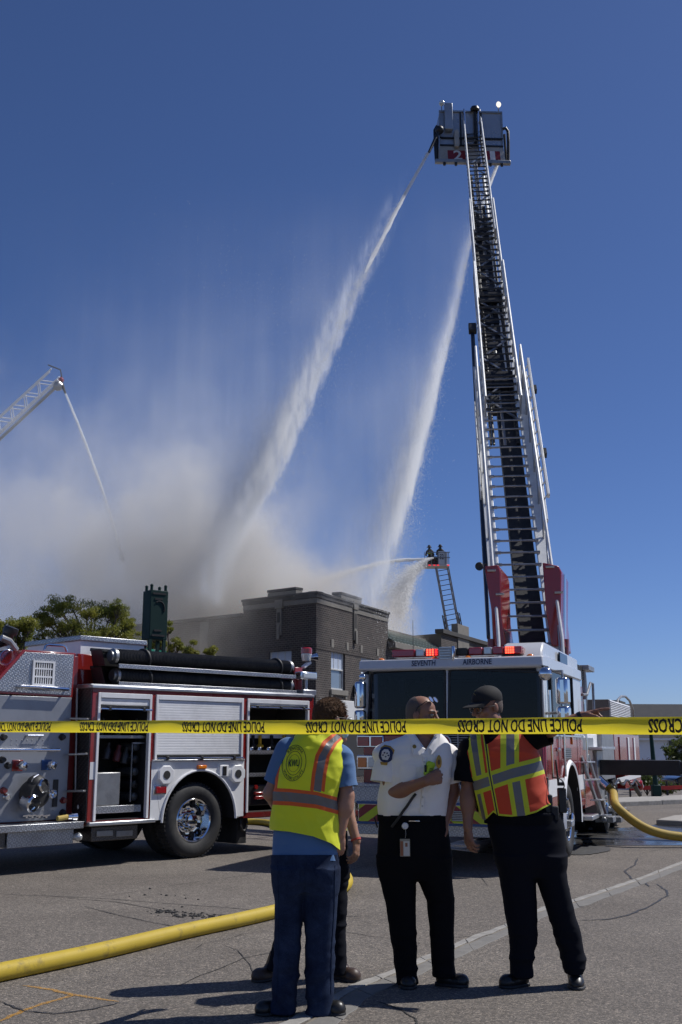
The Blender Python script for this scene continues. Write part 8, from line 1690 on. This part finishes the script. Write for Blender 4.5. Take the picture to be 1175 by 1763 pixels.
def mist():
    Ym = 40.0; x0, x1, y0, y1, z0, z1 = -15, 7, 37.2, 42.8, 6.8, 24
    me = MB().box(x0, x1, y0, y1, z0, z1).mesh('spray_mist', None, False); m = bpy.data.materials.new('falling_spray'); m.use_nodes = True; nt = m.node_tree; nt.nodes.clear(); out = N(nt, 'OutputMaterial'); pv_ = N(nt, 'VolumePrincipled'); link(nt, pv_.outputs[0], out.inputs['Volume'])
    tc = N(nt, 'TexCoord').outputs['Object']; (X, Y, Z), mr, curve = vol_tools(nt, tc); mp = N(nt, 'Mapping'); mp.inputs['Scale'].default_value = (1, .5, .07); mp.inputs['Rotation'].default_value = (0, .10, 0); link(nt, tc, mp.inputs[0]); st = mr(noise_n(nt, 1.5, 4, .65, mp.outputs[0]).outputs[0], .30, .72, .5, 1.5); bl = mr(noise_n(nt, .28, 2, .5, tc).outputs[0], .3, .7, .45, 1.4); tot = None; mp3 = N(nt, 'Mapping'); mp3.inputs['Scale'].default_value = (1, .4, .22); mp3.inputs['Rotation'].default_value = (0, -.25, 0); link(nt, tc, mp3.inputs[0]); rg = noise_n(nt, 3.2, 4, .7, mp3.outputs[0]).outputs[0]; rag = math_n(nt, 'MULTIPLY', mr(rg, .41, .57, .12, 1.8), mr(noise_n(nt, 8.5, 2, .6, mp3.outputs[0]).outputs[0], .38, .62, .45, 1.55))
    for J_, near, far, wn, wf, zs in ((J1, 3.2, .17, 3.2, 7.0, (21.0, 15.5)), (J2, 3.2, .18, 3.2, 3.0, (19.5, 14.0))):
        pts = sorted([(at(px, py, Ym).z, at(px, py, Ym).x) for px, py, _ in J_]); pts = [(z0, pts[0][1] - (pts[0][0] - z0) * .35)] + pts; xr = curve(Z, pts, z0, z1, -12, 8); s_ = math_n(nt, 'SUBTRACT', xr, X); s_ = math_n(nt, 'ADD', s_, math_n(nt, 'MULTIPLY', math_n(nt, 'SUBTRACT', rg, .5), mr(Z, 19, 9, .12, 1.1, False))); edge = mr(s_, -.10, .18)
        wz = mr(Z, 23, 8, 9.0, 1.3, False); e1 = math_n(nt, 'POWER', 2.718, math_n(nt, 'MULTIPLY', math_n(nt, 'MULTIPLY', s_, wz), -1.0)); e2 = math_n(nt, 'POWER', 2.718, math_n(nt, 'MULTIPLY', s_, -1 / wf)); low = mr(Z, zs[0], zs[1] - 5, .08, 1.0)
        d = math_n(nt, 'ADD', math_n(nt, 'MULTIPLY', math_n(nt, 'MULTIPLY', e1, near), rag), math_n(nt, 'MULTIPLY', math_n(nt, 'MULTIPLY', e2, far), bl)); d = math_n(nt, 'MULTIPLY', math_n(nt, 'MULTIPLY', d, edge), low); tot = d if tot is None else math_n(nt, 'ADD', tot, d)
    tot = math_n(nt, 'MULTIPLY', tot, st)
    for q in (mr(Y, y0, y0 + 1), mr(Y, y1, y1 - 1), mr(X, x0, x0 + 5), mr(Z, 8.2, 12.5, .10, 1.0), mr(Z, z1, z1 - 3)): tot = math_n(nt, 'MULTIPLY', tot, q)
    link(nt, tot, pv_.inputs['Density']); pv_.inputs['Color'].default_value = (.97, .985, 1.0, 1); pv_.inputs['Anisotropy'].default_value = 0.25
    me.materials.append(m); put('spray_mist', me, None, None, kind='stuff', label='fine white spray drifting left below the two water jets', category='spray')
mist()
# ------------------------------------------------------------ smoke over the roof
def smoke():
    x0, x1, y0, y1, z0, z1 = -38, 7.6, 38.6, 60, 1.0, 26
    me = MB().box(x0, x1, y0, y1, z0, z1).mesh('smoke', None, False); m = bpy.data.materials.new('fire_smoke'); m.use_nodes = True; nt = m.node_tree; nt.nodes.clear(); out = N(nt, 'OutputMaterial'); pv_ = N(nt, 'VolumePrincipled'); link(nt, pv_.outputs[0], out.inputs['Volume'])
    tc = N(nt, 'TexCoord').outputs['Object']; (X, Y, Z), mr, curve = vol_tools(nt, tc)
    ztop = curve(X, [(-38, 18.3), (-30, 17.5), (-16, 16.0), (-12, 15.0), (-8.2, 14.6), (-5.5, 13.2), (-3, 11.2), (-1, 9.6), (1.5, 8.6), (3.6, 8.0), (5.5, 6.0), (7.6, 4)], x0, x1, 0, 30)
    mp = N(nt, 'Mapping'); mp.inputs['Scale'].default_value = (1, 1, .8); link(nt, tc, mp.inputs[0])
    n1 = noise_n(nt, .17, 3, .55, mp.outputs[0]); n2 = noise_n(nt, .5, 3, .6, mp.outputs[0])
    nn = math_n(nt, 'ADD', math_n(nt, 'MULTIPLY', math_n(nt, 'SUBTRACT', n1.outputs[0], .5), 11.0), math_n(nt, 'MULTIPLY', math_n(nt, 'SUBTRACT', n2.outputs[0], .5), 7.5))
    h = math_n(nt, 'ADD', math_n(nt, 'SUBTRACT', ztop, Z), nn); thick = mr(h, -.4, 3.4)
    thin = mr(math_n(nt, 'ADD', h, 5.5), 0, 7.0, 0, .10); den = math_n(nt, 'ADD', thick, thin)
    left = mr(X, -18, -4, .55, 1.0); den = math_n(nt, 'MULTIPLY', den, left); den = math_n(nt, 'MULTIPLY', den, mr(X, 7.5, 1.0, .05, 1)); ya = math_n(nt, 'SUBTRACT', Y, 41.0); xa_ = math_n(nt, 'ADD', X, .9); beh = math_n(nt, 'MINIMUM', math_n(nt, 'SUBTRACT', ya, math_n(nt, 'MULTIPLY', xa_, 2.2)), math_n(nt, 'ADD', ya, math_n(nt, 'MULTIPLY', xa_, .823))); front = math_n(nt, 'MAXIMUM', mr(beh, 0, 3), math_n(nt, 'MULTIPLY', mr(X, -1.5, -5.0, 0, .16), mr(Y, 38.8, 40.5))); den = math_n(nt, 'MULTIPLY', den, front); den = math_n(nt, 'MULTIPLY', den, mr(Y, 60, 55)); den = math_n(nt, 'MULTIPLY', den, mr(Z, 26, 22)); den = math_n(nt, 'MULTIPLY', den, mr(X, x0, x0 + 8)); den = math_n(nt, 'MULTIPLY', den, mr(Z, 1, 5))
    link(nt, math_n(nt, 'MULTIPLY', math_n(nt, 'MULTIPLY', den, mr(n2.outputs[0], .32, .66, .35, 1.5)), .46), pv_.inputs['Density'])
    cf = math_n(nt, 'MULTIPLY', mr(Z, 12.5, 6.5), mr(X, -12, -5)); cf = math_n(nt, 'MULTIPLY', cf, mr(n1.outputs[0], .35, .6)); link(nt, mixc(nt, cf, (.97, .955, .93), (.93, .85, .74)), pv_.inputs['Color']); pv_.inputs['Anisotropy'].default_value = .2
    me.materials.append(m); put('smoke', me, None, None, kind='stuff', label='grey brown smoke rolling left off the brick building roof', category='smoke')
smoke()
